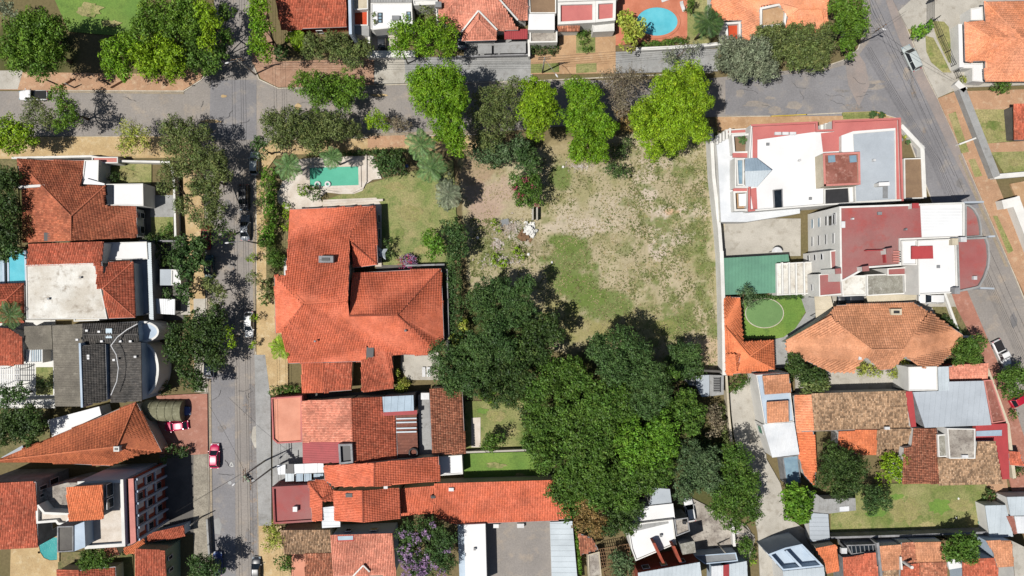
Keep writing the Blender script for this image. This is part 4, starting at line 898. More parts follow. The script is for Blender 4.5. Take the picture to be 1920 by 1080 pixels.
block(h, [[(1084, 1000, 3.6), (1110, 1010, 3.4), (1121, 1030, 3.2), (1088, 1040, 3.0)]], 'tile_rust', 'plaster_cream', ov=.1); flat(h, [(1102, 1040), (1124, 1034), (1128, 1080), (1104, 1086)], 2.8, 'stained_concrete', 'plaster_cream', .2)
pg = house('pergola', 'weathered open wooden pergola beside the stained white roofs', (1150, 1030), 'pergola')
for i in range(16): 
    t = i/15; a = W(1121+t*62, 1030-t*10, 2.6); b = W(1134+t*60, 1085-t*4, 2.6); MB().bar(a, b, .1, .1).build('slat', 'wood', pg)
for i in range(9):
    t = i/8; a = W(1121+t*12, 1030+t*50, 2.7); b = W(1183+t*14, 1019+t*56, 2.7); MB().bar(a, b, .1, .08).build('cross_slat', 'wood', pg)
for p in ((1122, 1031), (1183, 1020), (1136, 1082), (1196, 1076)): x, y, _ = W(*p, 2.5); MB().box(x, y, 0, 2.58, .12, .12).build('post', 'wood', pg)
h = house('white_house', 'bright white flat roofed house under the big trees with an unfinished brick top', (1220, 990))
flat(h, [(1228, 915), (1256, 917), (1260, 946), (1215, 950)], 4.2, 'grey_roof', 'plaster', 0); flat(h, [(1206, 950), (1262, 944), (1266, 975), (1176, 992)], 4.6, 'white_roof', 'plaster', 0)
flat(h, [(1176, 984), (1262, 974), (1268, 1020), (1192, 1052), (1184, 1030)], 5.4, 'white_roof', 'plaster', .3); on(h, 'patched_strip', [(1191, 986), (1252, 975), (1254, 981), (1192, 996)], 5.12, 'concrete_grey', .02)
flat(h, [(1264, 974), (1290, 970), (1294, 996), (1268, 1006)], 5.2, 'stained_concrete', 'plaster_grey', .3); flat(h, [(1275, 1020), (1302, 1014), (1305, 1036), (1280, 1040)], 7.0, 'mossy_concrete', 'plaster_grey', 0)
unit(h, 'water_tank', 1284, 980, 4.9, .6, .6, .7, 'dark_metal')
mb = MB(); a, b = W(1226, 1018, 7.4), W(1244, 1056, 7.4); mb.prism([(a[0]-.25, a[1]), (a[0]+.25, a[1]), (b[0]+.25, b[1]), (b[0]-.25, b[1])], 5, 7.4); mb.build('brick_wall', 'brick_red', h)
mb = MB(); a, b = W(1263, 1024, 7.6), W(1276, 1054, 7.6); mb.prism([(a[0]-.25, a[1]), (a[0]+.25, a[1]), (b[0]+.25, b[1]), (b[0]-.25, b[1])], 5, 7.6); mb.build('brick_wall', 'brick_red', h)
h = house('brick_house', 'raw brick house with a patchy striped metal roof at the bottom edge', (1250, 1070), 'building')
metal(h, [(1196, 1074, 7.2), (1312, 1054, 7.2), (1320, 1110, 7.2), (1200, 1115, 7.2)], 'sheet_light', 'brick_red', .7, 1.5)
win(h, (1196, 1074), (1312, 1054), 7.2, [(.1, .22), (.4, .5), (.7, .8)], 4.5, 6.2)
h = house('metal_roof_shed', 'shed roofed with white, red and grey metal sheets at the bottom edge', (1370, 1068), 'shed')
metal(h, [(1334, 1062, 3.4), (1356, 1060, 3.4), (1356, 1110, 3.4), (1334, 1110, 3.4)], 'sheet_white', 'plaster_blue_and_shade', .7, 1.57); metal(h, [(1356.4, 1060, 3.45), (1367, 1058, 3.45), (1367, 1110, 3.45), (1356.4, 1110, 3.45)], 'sheet_red', 'plaster_blue_and_shade', .7, 1.57, walls=False); metal(h, [(1367.5, 1058, 3.4), (1400, 1052, 3.4), (1404, 1110, 3.4), (1367.5, 1110, 3.4)], 'sheet_light', 'plaster_blue_and_shade', .7, 1.57)
h = house('flat_roof_house', 'small shadowed grey house at the end of the shaded bottom lot', (1318, 1060)); flat(h, [(1300, 1042), (1380, 1036), (1384, 1052), (1322, 1058)], 3.0, 'sheet_grey', 'plaster_blue_and_shade', .2)
# slatted shed
h = house('slatted_shed', 'grey flat shed with a slatted opening between the trees and the lot wall', (1320, 722), 'shed')
flat(h, [(1284, 710), (1306, 706), (1308, 724), (1292, 722)], 2.7, 'concrete_grey', 'plaster_grey', 0); flat(h, [(1305, 704), (1330, 703), (1330, 743), (1316, 744), (1306, 724)], 3.0, 'grey_roof', 'plaster_grey', .0)
flat(h, [(1330.5, 703), (1357, 704), (1357, 740), (1331, 743)], 2.9, 'concrete_grey', 'plaster_grey', 0); on(h, 'opening', [(1338, 707), (1352, 707), (1352, 735), (1338, 735)], 2.9, 'dark_metal', .02)  # dark sheet paints the shade inside the slatted opening
for i in range(9): x, y, _ = W(1343.5, 708+i*3.2, 3.0); MB().box(x, y, 2.92, 3.02, 1.2, .1).build('slat', 'concrete_grey', h)

# --- left column
h = house('tiled_house', 'left house with brown orange hip roofs and a white balcony next to the paver garden', (140, 380))
block(h, [[(33, 299, 3.6), (134, 405, 6.6), (134, 451, 6.6), (44, 455, 3.8), (41, 352, 3.6)], [(33, 299, 3.6), (158, 301, 3.6), (151, 349, 4.6), (198, 348, 4.6), (134, 405, 6.6)], [(198, 348, 4.6), (197, 385, 4.5), (255, 387, 3.5), (257, 445, 3.5), (134, 451, 6.6), (134, 405, 6.6)]], 'tile_mottled', 'plaster', ov=.35)
strip(MB(), [W(40, 352, 4)[:2], W(82, 348, 4.9)[:2]], .45, 3.5, 5.0).build('parapet_strip', 'plaster', h)
unit(h, 'light_well_shade', 99, 444, 4.3, 3.2, 1.5, 1.1, 'dark_metal'); unit(h, 'light_well_rim', 105, 437, 5.1, 1.6, .35, .35, 'white_metal')  # well is a solid dark box, its inner shade put into the colour
flat(h, [(158, 300), (185, 300), (184, 341), (153, 345)], 4.0, 'white_roof', 'plaster', .15); flat(h, [(156, 345), (160, 334), (196, 344), (196, 347)], 4.4, 'white_roof', 'plaster', 0)
flat(h, [(199, 345), (268, 344), (269, 386), (199, 385)], 4.3, 'white_roof', 'plaster', .2); unit(h, 'shutter_box', 204, 365, 4.35, 1.2, 3.6, .1, 'glass_dark')
flat(h, [(172, 294), (221, 294), (221, 306), (172, 306)], 2.8, 'plaster_pink', 'plaster', .2); 
win(h, (257, 388), (257, 445), 3.5, [(.15, .35), (.6, .85)], .9, 2.4, flip=True)
h = house('terrace_house', 'house with a stained white roof terrace between red tiled wings', (150, 530))
block(h, [[(54, 459, 7.2), (194, 453, 7.2), (190, 495, 6.2), (50, 499, 6.2)]], 'tile_red', 'plaster', ov=.2)
flat(h, [(48, 497), (176, 493), (182, 515), (190, 545), (201, 598), (50, 599)], 6.4, 'stained_white', 'plaster', .12, .15); flat(h, [(138, 591), (186, 591), (186, 601), (138, 603)], 5.2, 'plaster_cream', 'plaster', .15)
block(h, [[(205, 491, 6.4), (250, 491, 6.4), (193, 541, 8.0), (181, 541, 7.8), (182, 514, 7.0), (196, 513, 7.0)], [(250, 491, 6.4), (254, 595, 6.4), (193, 541, 8.0)], [(193, 541, 8.0), (254, 595, 6.4), (204, 597, 6.4), (196, 566, 7.2)]], 'tile_red', 'plaster', ov=.25)
block(h, [[(176, 493, 6.6), (190, 490, 6.6), (194, 513, 6.6), (182, 514, 6.6)]], 'tile_red', 'plaster', ov=.1, walls=False)
flat(h, [(192, 455), (275, 453), (277, 486), (198, 488)], 4.2, 'white_roof', 'plaster', .2); flat(h, [(248, 486), (278, 485), (280, 588), (254, 592)], 3.2, 'grey_roof', 'plaster_grey', .2, z0=0)
metal(h, [(275, 455, 4.0), (283, 455, 4.0), (288, 600, 4.0), (280, 600, 4.0)], 'sheet_light', 'plaster_grey', .4, 0)
metal(h, [(290, 560, 2.8), (328, 561, 2.8), (328, 590, 2.6), (292, 588, 2.6)], 'sheet_white', 'plaster', .4, 1.57, posts=True, name='canopy'); flat(h, [(300, 505), (322, 505), (322, 535), (300, 535)], 2.6, 'grey_roof', 'plaster', 0); flat(h, [(321, 505), (339, 506), (339, 534), (321, 535)], 2.8, 'white_roof', 'plaster', .15)
h = house('tiled_house', 'low red tiled house wing at the left edge below the bright blue pool', (20, 570))
block(h, [[(-40, 536, 3.0), (45, 532, 3.0), (12, 562, 4.4), (-40, 564, 4.4)], [(45, 532, 3.0), (46, 604, 3.0), (12, 562, 4.4)], [(12, 562, 4.4), (46, 604, 3.0), (-40, 604, 3.0), (-40, 564, 4.4)]], 'tile_red', 'plaster')
h = house('charcoal_roof_house', 'house with charcoal and grey roofs and white half round balconies on the street side', (190, 680))
metal(h, [(98, 611, 5.6), (155, 607, 6.0), (152, 762, 6.0), (103, 762, 5.6)], 'tile_grey', 'plaster', .42, 0)
block(h, [[(155, 608, 6.2), (258, 604, 6.2), (259, 627, 6.9), (155, 627, 6.9)], [(155, 627, 6.9), (259, 627, 6.9), (261, 642, 6.4), (156, 644, 6.4)]], 'tile_charcoal', 'plaster_blue_and_shade', ov=.15, cw=.4)
block(h, [[(150, 648, 7.6), (197, 645, 6.8), (200, 752, 6.8), (154, 760, 7.6)]], 'tile_charcoal', 'plaster_blue_and_shade', ov=.15); block(h, [[(207, 645, 6.0), (264, 642, 7.0), (266, 752, 7.0), (208, 755, 6.0)]], 'tile_charcoal', 'plaster_blue_and_shade', ov=.15)
strip(MB(), [W(150, 645, 7.8)[:2], W(154, 762, 7.8)[:2]], .35, 5, 7.9).build('parapet', 'plaster_blue_and_shade', h)
flat(h, [(45, 612), (96, 610), (98, 655), (55, 656), (46, 640)], 3.4, 'tile_grey', 'plaster', 0)
def arc(cx, cy, rx, ry, a0, a1, n=14): return [(cx+rx*math.cos(R(a0+(a1-a0)*i/n)), cy+ry*math.sin(R(a0+(a1-a0)*i/n))) for i in range(n+1)]
flat(h, arc(266, 622, 32, 20, -90, 90)+[(262, 642), (260, 602)], 5.2, 'plaster_blue_and_shade', 'plaster_blue_and_shade', .5, .35, 'plaster'); flat(h, arc(268, 693, 30, 51, -80, 80)+[(267, 745), (266, 642)], 4.6, 'plaster_blue_and_shade', 'plaster_blue_and_shade', .8, .45, 'plaster')
for px, py in ((162, 620), (185, 622), (144, 637), (190, 640), (165, 667), (165, 672), (225, 640), (253, 669), (213, 675), (244, 640)): unit(h, 'roof_vent', px, py, 6.7 if py < 650 else 7.2, .45, .35, .35, 'white_metal')
sk = unit(h, 'skylight', 204, 625, 6.6, 1.1, 1.7, .35, 'glass_blue')
P = [Vector(W(px, py, 8.0)) for px, py in ((258, 607), (238, 618), (220, 632), (208, 648))]; MB().tube(P, .09, 5).build('cable_tube', 'white_metal', h)
P = [Vector(W(px, py, 8.0)) for px, py in ((208, 648), (218, 665), (222, 690), (219, 715), (208, 741))]; MB().tube(P, .09, 5).build('cable_tube', 'white_metal', h)
flat(h, [(48, 655), (80, 652), (80, 680), (48, 681)], 2.6, 'white_roof', 'plaster', .2); on(h, 'opening', [(57, 657), (78, 655), (78, 677), (58, 678)], 2.45, 'glass_blue', .05)
for i in range(6): x, y, _ = W(58+i*4, 667, 2.7); MB().box(x, y, 2.5, 2.62, .08, 2.2).build('slat', 'white_metal', h)
for i in range(9): x, y, _ = W(2+i*4.2, 706, 2.6); MB().box(x, y, 2.5, 2.6, .1, 3.4).build('slat', 'white_metal', h)
for i in range(4): x, y, _ = W(18, 692+i*10, 2.6); MB().box(x, y, 2.6, 2.68, 3.8, .1).build('cross_slat', 'white_metal', h)
for i in range(4): x, y, _ = W((0, 36)[i % 2], (692, 722)[i//2], 2.4); MB().box(x, y, 0, 2.5, .14, .14).build('post', 'white_metal', h)
h = house('tiled_house', 'small red tiled house at the left edge beside the white courtyard', (20, 650))
block(h, [[(-40, 612, 4.0), (16, 616, 4.0), (40, 632, 4.0), (44, 683, 3.2), (-40, 688, 3.2)]], 'tile_red', 'plaster')
h = house('tiled_house', 'wide orange brown tiled house with a slanted outline and small white chimney', (160, 830))
block(h, [[(97, 820, 3.8), (255, 754, 3.8), (220, 837, 7.2), (-2, 863, 4.6), (0, 860, 4.4)], [(255, 754, 3.8), (303, 847, 3.8), (262, 852, 5.2), (220, 837, 7.2)], [(220, 837, 7.2), (262, 852, 5.2), (206, 873, 3.8), (110, 868, 4.0), (-2, 866, 4.4), (-2, 863, 4.6)]], 'tile_amber', 'plaster_cream', ov=.3)
chimney(h, 218, 842, 6.4, 1.0, .9, 1.3, 'plaster'); flat(h, [(88, 788), (186, 762), (190, 778), (98, 820)], 3.4, 'white_roof', 'plaster', .0); flat(h, [(2, 858), (42, 835), (44, 842), (20, 862)], 2.8, 'grey_roof', 'plaster_grey', 0)
# --- apartment block, lower left
h = house('apartment_block', 'three storey apartment block with a white roof terrace and brick red side facade', (220, 950), 'apartment building')
za = 11.4
flat(h, [(146, 903), (231, 899), (235, 1024), (160, 1029), (150, 975)], za, 'stone_paving', 'plaster_blue_and_shade', .7, .5, 'plaster', cop=True)  # walls tinted blue for the shade on the north face
flat(h, [(235.6, 899), (240, 899), (244, 1022), (239, 1024)], 10.4, 'dark_metal', 'plaster_blue_and_shade', 0); flat(h, [(240.4, 898), (250, 897), (255, 1016), (244.6, 1022)], 10.8, 'plaster_pink', 'brick_red', 0)
block(h, [[(124, 914, 14.4), (192, 909, 14.4), (194, 972, 13.4), (130, 976, 13.4)]], 'tile_bright', 'plaster_grey', z0=10.6, ov=.3); win(h, (192, 909), (194, 972), 14.2, [(.05, .45), (.5, .8)], 11.2, 13.2, flip=False)
flat(h, [(138, 986), (158, 978), (160, 1026), (138, 1034)], 13.2, 'plaster_blue_and_shade', 'plaster_blue_and_shade', 0, z0=8); flat(h, [(107, 987), (137.6, 986), (137.6, 1034), (107, 1036)], 13.4, 'dark_concrete', 'plaster_grey', .2, z0=6)
flat(h, [(67, 948), (72, 946), (84, 960), (128, 962), (134, 968), (124, 985), (108, 984), (104, 979), (67, 982)], 9.6, 'stone_paving', 'plaster_grey', .6, .4, 'plaster')
flat(h, [(68, 920), (126, 905), (146, 905), (146, 975), (126, 960), (84, 958), (70, 946)], 7.2, 'stained_concrete', 'plaster_grey', 0)
flat(h, [(-40, 905), (67, 903), (72, 1024), (-40, 1032)], 9.0, 'dark_concrete', 'plaster_grey', 0); block(h, [[(-40, 908, 9.7), (67, 904, 9.7), (71, 1025, 9.4), (-40, 1033, 9.4)]], 'tile_red', 'plaster_grey', z0=8.6, ov=.2)
win(h, (67, 903), (72, 1024), 9.0, [(.1, .17), (.22, .28)], 6.2, 8.2); win(h, (67, 903), (72, 1024), 9.0, [(.06, .16), (.24, .34), (.74, .86)], 3.0, 5.4); win(h, (126, 905), (68, 920), 7.2, [(.1, .24), (.4, .56)], 3.5, 6.2)
# east facade: brick red panels, blue pilasters and white shutters on three floors
A = Vector(W(250, 897, 10.6)[:2]); B = Vector(W(255, 1016, 10.6)[:2]); d = (B-A); L = d.length; d.normalize(); nn = Vector((-d.y, d.x)); nn = nn if nn.dot(A) < 0 else -nn
for fl in range(3):
    z = 1.0+fl*3.2
    for k in range(5):
        s = L*(.04+k*.19); p = A+d*s; q = p+d*L*.15
        MB().prism([p+nn*.02, q+nn*.02, q+nn*.3, p+nn*.3], z+2.6, z+3.05).build('floor_band', 'plaster_blue_and_shade', h)
        if (fl+k) % 2 == 0: MB().prism([p+nn*.02, p+d*1.0+nn*.02, p+d*1.0+nn*.16, p+nn*.16], z+.5, z+2.3).build('shutter', 'white_metal', h)
        else:
            pp = p+d*.4; f = MB().prism([pp, pp+d*1.3, pp+d*1.3+nn*.1, pp+nn*.1], z+.6, z+2.2).build('window', 'white_metal', h); MB().prism([pp+d*.1+nn*.02, pp+d*1.2+nn*.02, pp+d*1.2+nn*.13, pp+d*.1+nn*.13], z+.7, z+2.1).build('pane', 'glass_dark', f)
for k in range(6): s = L*(.01+k*.19); p = A+d*s; MB().prism([p+nn*.02, p+d*.35+nn*.02, p+d*.35+nn*.55, p+nn*.55], 0, 10.3).build('pilaster', 'plaster_blue_and_shade', h)
h = house('tiled_outbuilding', 'small tiled porch roofs stepping down beside the apartment block', (290, 1000))
block(h, [[(275, 1003, 3.4), (344, 985, 3.4), (346, 1004, 2.8), (276, 1018, 2.8)]], 'tile_red', 'plaster_blue_and_shade', ov=.15); block(h, [[(248, 1022, 4.0), (270, 1008, 4.0), (272, 1024, 3.4), (250, 1038, 3.4), (233, 1038, 3.4), (232, 1027, 4.0)]], 'tile_bright', 'plaster', ov=.15)
h = house('tiled_house', 'two storey house with a striped orange roof and pale green side wall at the bottom', (290, 1060)); block(h, [[(254, 1029, 6.0), (309, 1033, 6.0), (313, 1110, 5.4), (256, 1110, 5.4)]], 'tile_red', 'plaster_green', ov=.1); win(h, (309, 1033), (313, 1110), 6, [(.2, .3), (.5, .6)], 3.4, 5)
h = house('tiled_outbuilding', 'low orange tiled roof behind the round dark bush at the bottom left', (160, 1072)); block(h, [[(107, 1068, 3.2), (148, 1070, 3.6), (148, 1110, 3.6), (108, 1110, 3.2)], [(148, 1070, 3.6), (216, 1063, 3.2), (218, 1110, 3.2), (148, 1110, 3.6)]], 'tile_red', 'plaster_cream', ov=.2)
block(h, [[(196, 1026, 3.2), (216, 1024, 3.2), (224, 1040, 2.8), (200, 1044, 2.8)]], 'tile_rust', 'plaster_cream', ov=.1)
metalcan = thing('canvas_tunnel_shelter', 'olive canvas tunnel shelter over the driveway beside the crimson car', 'shelter', W(304, 772))
x0, x1, yc = W(268, 772, 2)[0], W(340, 772, 2)[0], W(0, 772, 2)[1]; mb = MB(); V = []; n = 12
for i in range(2):
    for j in range(n+1): t = math.pi*j/n; V.append(((x0, x1)[i], yc-1.95*math.cos(t), .4+2.3*math.sin(t)**.7))
mb.add(V, [(j, j+1, n+2+j, n+1+j) for j in range(n)]+[tuple(range(n, -1, -1)), tuple(range(n+1, 2*n+2))]).build('canopy', 'canvas', metalcan, smooth=False)
for i in range(6):
    xx = x0+(x1-x0)*i/5; MB().tube([(xx, yc-1.98*math.cos(math.pi*j/10), .4+2.34*math.sin(math.pi*j/10)**.7) for j in range(11)], .05, 5).build('hoop', 'canvas', metalcan)

# --- top row
h = house('tiled_house', 'house with a plain red tiled slope and pinkish red wall at the top edge', (580, 10))
block(h, [[(505, -60, 6.8), (647, -60, 6.8), (650, 50, 3.6), (527, 55, 3.6)]], 'tile_red', 'plaster_red', ov=.5); strip(MB(), [W(653, -60, 6)[:2], W(656, 60, 6)[:2]], .5, 0, 5.6).build('side_wall', 'plaster_blue_and_shade', h); win(h, (527, 55), (650, 50), 3.6, [(.1, .2), (.5, .6)], 1, 2.4)
h = house('patio_house', 'white house with a small terracotta patio and dark courtyard at the top', (740, 30))
flat(h, [(660, 20), (690, 18), (690, 48), (660, 48)], 3.2, 'bright_terracotta', 'plaster', .5); flat(h, [(660, -40), (690, -40), (690, 17), (662, 19)], 4.0, 'plaster_cream', 'plaster', .3); flat(h, [(662, 48.5), (692, 48.5), (692, 68), (666, 64)], 3.0, 'concrete_grey', 'plaster', 0)
flat(h, [(695, 5), (772, 5), (774, 48), (700, 56), (695, 54)], 3.8, 'white_roof', 'plaster', .15); metal(h, [(695, -30, 4.0), (772, -30, 4.0), (772, 4, 4.0), (695, 4, 4.0)], 'concrete_grey', 'plaster', .5, 1.57)
for (a, b, c, d_) in ((708, 24, 717, 43), (762, 22, 771, 38)):
    s = on(h, 'skylight', [(a, b), (c, b), (c, d_), (a, d_)], 3.68, 'dark_metal', .12)
    for i in range(3): x, y, _ = W((a+c)/2, b+(d_-b)*(i+.5)/3, 3.85); MB().box(x, y, 3.81, 3.84, .5, .4).build('pane', 'glass_blue', s)
flat(h, [(774, 0), (820, -2), (822, 8), (776, 10)], 4.4, 'plaster', 'plaster', .2); strip(MB(), [W(818, 8, 3)[:2], W(820, 40, 3)[:2]], .3, 0, 3.4).build('courtyard_wall', 'plaster', h); unit(h, 'air_conditioner', 822, 8, 4.5, 1.1, 1.0, .8, 'grey_metal')
unit(h, 'satellite_dish', 742, 33, 3.7, 1.4, .8, .4, 'grey_metal')
h = house('hipped_roof_house', 'house with a pinkish hipped tile roof, white ridge lines and a small front pyramid', (900, 30))
block(h, [[(822, 38, 3.6), (822, -60, 3.6), (905, -60, 7.0), (880, -30, 7.0)], [(822, 38, 3.6), (880, -30, 7.0), (918, -30, 7.0), (972, 56, 3.7), (930, 57, 3.7), (897, 20, 5.2), (866, 60, 3.6)][:7], [(972, 38, 4.0), (935, -4, 5.6), (950, -60, 5.6), (990, -60, 4.0), (990, 38, 4.0)]], 'tile_pink', 'plaster', ov=.4)
block(h, [[(866, 77, 3.5), (868, 60, 3.9), (897, 22, 4.8), (897, 37, 5.2)], [(897, 22, 4.8), (932, 58, 3.9), (931, 75, 3.5), (897, 37, 5.2)], [(866, 77, 3.5), (897, 37, 5.2), (931, 75, 3.5)]], 'tile_pink', 'plaster', ov=.4)
for a, b in (((866, 59, 4.3), (897, 20, 5.3)), ((897, 20, 5.3), (932, 56, 4.3)), ((934, -4, 6.2), (971, 38, 4.4))): MB().bar(W(*a), W(*b), .28, .2).build('ridge_flashing', 'plaster', h)
metal(h, [(945, 56, 3.2), (989, 54, 3.2), (989, 73, 3.0), (946, 74, 3.0)], 'sheet_red', 'plaster', .4, 1.57, posts=True, name='canopy'); metal(h, [(896, 82, 2.7), (922, 82, 2.7), (922, 100, 2.6), (896, 101, 2.6)], 'concrete_grey', 'plaster', 3, 0, posts=True, name='canopy'); metal(h, [(926, 81, 2.7), (986, 78, 2.7), (986, 99, 2.6), (926, 100, 2.6)], 'concrete_grey', 'plaster', 3, 0, posts=True, name='canopy')
h = house('white_house', 'white house with rose coloured flat roofs and tan driveways at the top', (1085, 30))
flat(h, [(1046, 4), (1116, 2), (1116, 42), (1046, 46)], 4.2, 'pink_roof', 'plaster', .5, .5); flat(h, [(1116.5, 2), (1155, 0), (1154, 38), (1116.5, 42)], 4.4, 'pink_roof', 'plaster', .5, .5); flat(h, [(1046, -40), (1158, -40), (1158, -1), (1046, 3)], 4.6, 'pink_roof', 'plaster', .4, .5)
flat(h, [(992, 26), (1040, 26), (1040, 56), (990, 56)], 4.6, 'white_roof', 'plaster', 0); flat(h, [(990, -40), (1043, -40), (1043, 25), (993, 25)], 3.6, 'brown_deck', 'plaster', .3); flat(h, [(993, 58), (1045, 56), (1045, 79), (993, 80)], 3.2, 'stained_concrete', 'plaster', .25, .25)
block(h, [[(1045, 49, 3.3), (1088, 49, 3.3), (1086, 57, 2.9), (1046, 58, 2.9)]], 'tile_rust', 'plaster', ov=.1); flat(h, [(1110, 43), (1152, 42), (1152, 58), (1112, 60)], 3.0, 'plaster', 'plaster', .1)
h = house('tiled_house', 'house with soft orange hip roofs wrapped around a white framed peach courtyard', (1450, 30))
block(h, [[(1333, -60, 4.0), (1560, -60, 4.0), (1552, 18, 5.6), (1540, 16, 6.0), (1497, 16, 6.0), (1478, 32, 5.0), (1462, 6, 5.2), (1428, 10, 5.0), (1424, 18, 4.8), (1425, 53, 4.4), (1425, 70, 4.0), (1391, 80, 4.0), (1390, 38, 4.2), (1356, 38, 4.0), (1334, 20, 4.0)],
          [(1497, 16, 6.0), (1540, 16, 6.0), (1552, 42, 4.2), (1552, 76, 3.6), (1472, 76, 3.8), (1473, 50, 4.6), (1478, 32, 5.0)], [(1540, 16, 6.0), (1552, 18, 5.6), (1552, 42, 4.2)]], 'tile_peach' if 0 else 'tile_peach', 'plaster', ov=.3)
fl = flat(h, [(1425, 14), (1462, 6), (1477, 15), (1473, 48), (1425, 52)], 5.0, 'tan_paving', 'plaster', .7, .4, 'plaster'); flat(h, [(1360, 42), (1389, 40), (1389, 78), (1362, 80)], 4.2, 'bright_terracotta', 'plaster', .8, .4, 'plaster')
h = house('tiled_house', 'house with a wide peach coloured tile roof in the top right corner', (1880, 80))
block(h, [[(1845, 3, 4.2), (1918, 76, 8.2), (1896, 72, 7.2), (1848, 40, 4.2)], [(1845, 3, 4.2), (2000, 0, 4.2), (2000, 76, 8.2), (1918, 76, 8.2)], [(1896, 72, 7.2), (1918, 76, 8.2), (1848, 151, 4.2), (1848, 114, 4.2)], [(1918, 76, 8.2), (2000, 76, 8.2), (2000, 150, 4.2), (1848, 151, 4.2)],
          [(1808, 42, 4.2), (1848, 40, 4.2), (1896, 72, 7.2), (1857, 72, 6.6)], [(1808, 42, 4.2), (1857, 72, 6.6), (1810, 115, 4.2)], [(1857, 72, 6.6), (1896, 72, 7.2), (1848, 114, 4.2), (1810, 115, 4.2)]], 'tile_peach', 'plaster', ov=.7)
flat(h, [(1806, 118), (1850, 118), (1850, 154), (1823, 152), (1823, 128), (1806, 128)], 2.6, 'white_roof', 'plaster', .2); flat(h, [(1797, 45), (1804, 45), (1808, 126), (1799, 126)], 2.8, 'white_roof', 'plaster', 0); flat(h, [(1820, 16), (1843, 12), (1844, 38), (1820, 38)], 3.4, 'white_roof', 'plaster', .1)
h = house('tiled_outbuilding', 'small red tiled outbuilding on the lawn at the right edge', (1910, 230)); block(h, [[(1901, 195, 3.4), (1960, 195, 3.4), (1960, 262, 2.8), (1902, 262, 2.8)]], 'tile_red', 'dark_concrete', ov=.3)

# --- right: pink and white building
h = house('flat_roof_building', 'white flat roofed building with pink parapets and a house shaped skylight', (1520, 310), 'building')
zb = 7.4
flat(h, [(1342, 258), (1360, 250), (1372, 246), (1410, 246), (1412, 398), (1500, 384), (1500, 400), (1400, 416), (1352, 416), (1346, 300)], 4.4, 'sheet_white', 'plaster', .0)
flat(h, [(1360, 243), (1406, 240), (1406, 250), (1362, 252)], 4.8, 'pink_roof', 'plaster', .3)
flat(h, [(1408, 234), (1532, 228), (1534, 244), (1562, 243), (1562, 226), (1688, 221), (1693, 376), (1545, 385), (1412, 396), (1404, 396), (1404, 352), (1378, 352), (1378, 296), (1404, 296)], zb, 'white_roof', 'plaster', .6, .25, 'plaster')
for q_ in ([(1410, 235), (1531, 229.5), (1532, 245), (1563, 244), (1563, 227.5), (1687, 222.5), (1692, 375)], [(1405, 352), (1405, 395), (1414, 394)]): strip(MB(), [W(*p, zb)[:2] for p in q_], .34, zb-.3, zb+.08).build('coping', 'pink_roof', h)
z = zb-.6
on(h, 'pink_strip', [(1411, 238), (1530, 231), (1530, 247), (1420, 262), (1420, 296), (1411, 296)], z, 'pink_roof', .05); on(h, 'pink_strip', [(1564, 230), (1685, 224), (1688, 374), (1681, 374), (1679, 240), (1600, 246), (1578, 254), (1578, 283), (1543, 285), (1539, 250), (1564, 247)], z, 'pink_roof', .05)
on(h, 'pink_strip', [(1406, 354), (1418, 352), (1420, 392), (1412, 393)], z, 'pink_roof', .06)
flat(h, [(1598, 250), (1679, 243), (1681, 375), (1604, 379)], zb+.2, 'grey_roof', 'plaster', .15, .15)
flat(h, [(1578, 254), (1598, 250), (1602, 300), (1578, 284)], zb+.5, 'white_roof', 'plaster', 0, z0=5)
flat(h, [(1372, 252), (1408, 250), (1409, 287), (1375, 288)], 6.4, 'brown_deck', 'plaster', 1.2, .35, 'plaster'); flat(h, [(1375, 358), (1410, 356), (1412, 395), (1377, 396)], 6.4, 'tan_paving', 'plaster', 1.4, .35, 'plaster'); on(h, 'glass_ceiling', [(1384, 364), (1404, 363), (1405, 386), (1385, 387)], 5.5, 'white_roof', .3)
unit(h, 'pink_border', 1392, 291, 6.2, 3.4, .8, .3, 'pink_roof'); unit(h, 'pink_border', 1393, 354, 6.2, 3.4, .8, .3, 'pink_roof')
metal(h, [(1397, 297, 7.4), (1419, 296, 7.6), (1447, 319, 8.5), (1397, 321, 8.5)], 'sheet_blue', 'plaster', .5, 1.57, z0=6.5, name='skylight'); metal(h, [(1397, 321, 8.5), (1447, 319, 8.5), (1420, 350, 7.6), (1398, 350, 7.4)], 'sheet_light', 'plaster', .5, 1.57, z0=6.5, name='skylight')
flat(h, [(1381, 298), (1395, 298), (1395, 347), (1383, 347)], 7.5, 'glass_blue', 'plaster', .4, .2)
sk = flat(h, [(1450, 356), (1467, 354), (1468, 390), (1452, 391)], zb-.2, 'glass_dark', 'plaster_grey', .15, .12)
flat(h, [(1543, 288), (1612, 285), (1613, 346), (1545, 349)], 10.0, 'rust_roof', 'plaster_cream', .25, .3, 'plaster_pink', z0=6, cop=True)
for a in (1552, 1592): on(h, 'skylight', [(a, 292), (a+13, 291), (a+14, 304), (a+1, 305)], 9.8, 'glass_blue', .12)
flat(h, [(1546, 354), (1592, 351), (1594, 382), (1546, 385)], zb+.1, 'dark_metal', 'plaster', .15, .15); flat(h, [(1648, 342), (1668, 341), (1668, 348), (1648, 349)], 9.2, 'white_roof', 'plaster', 0, z0=7); unit(h, 'roof_ladder', 1660, 358, 7.2, .9, 2.6, .3, 'grey_metal')
for a in (1459, 1473, 1487): unit(h, 'air_conditioner', a, 250, zb-.6, 1.1, .5, .5, 'white_metal')
flat(h, [(1695, 297), (1729, 296), (1732, 372), (1696, 373)], 3.2, 'brown_deck', 'plaster', .15, .2)
for i in range(5): 
    a = W(1345+i*6, 262-i*3.4, 4.9); MB().box(a[0], a[1], 4.0, 4.9, .35, 1.6).build('balcony_fin', 'plaster', h)
mb = MB()
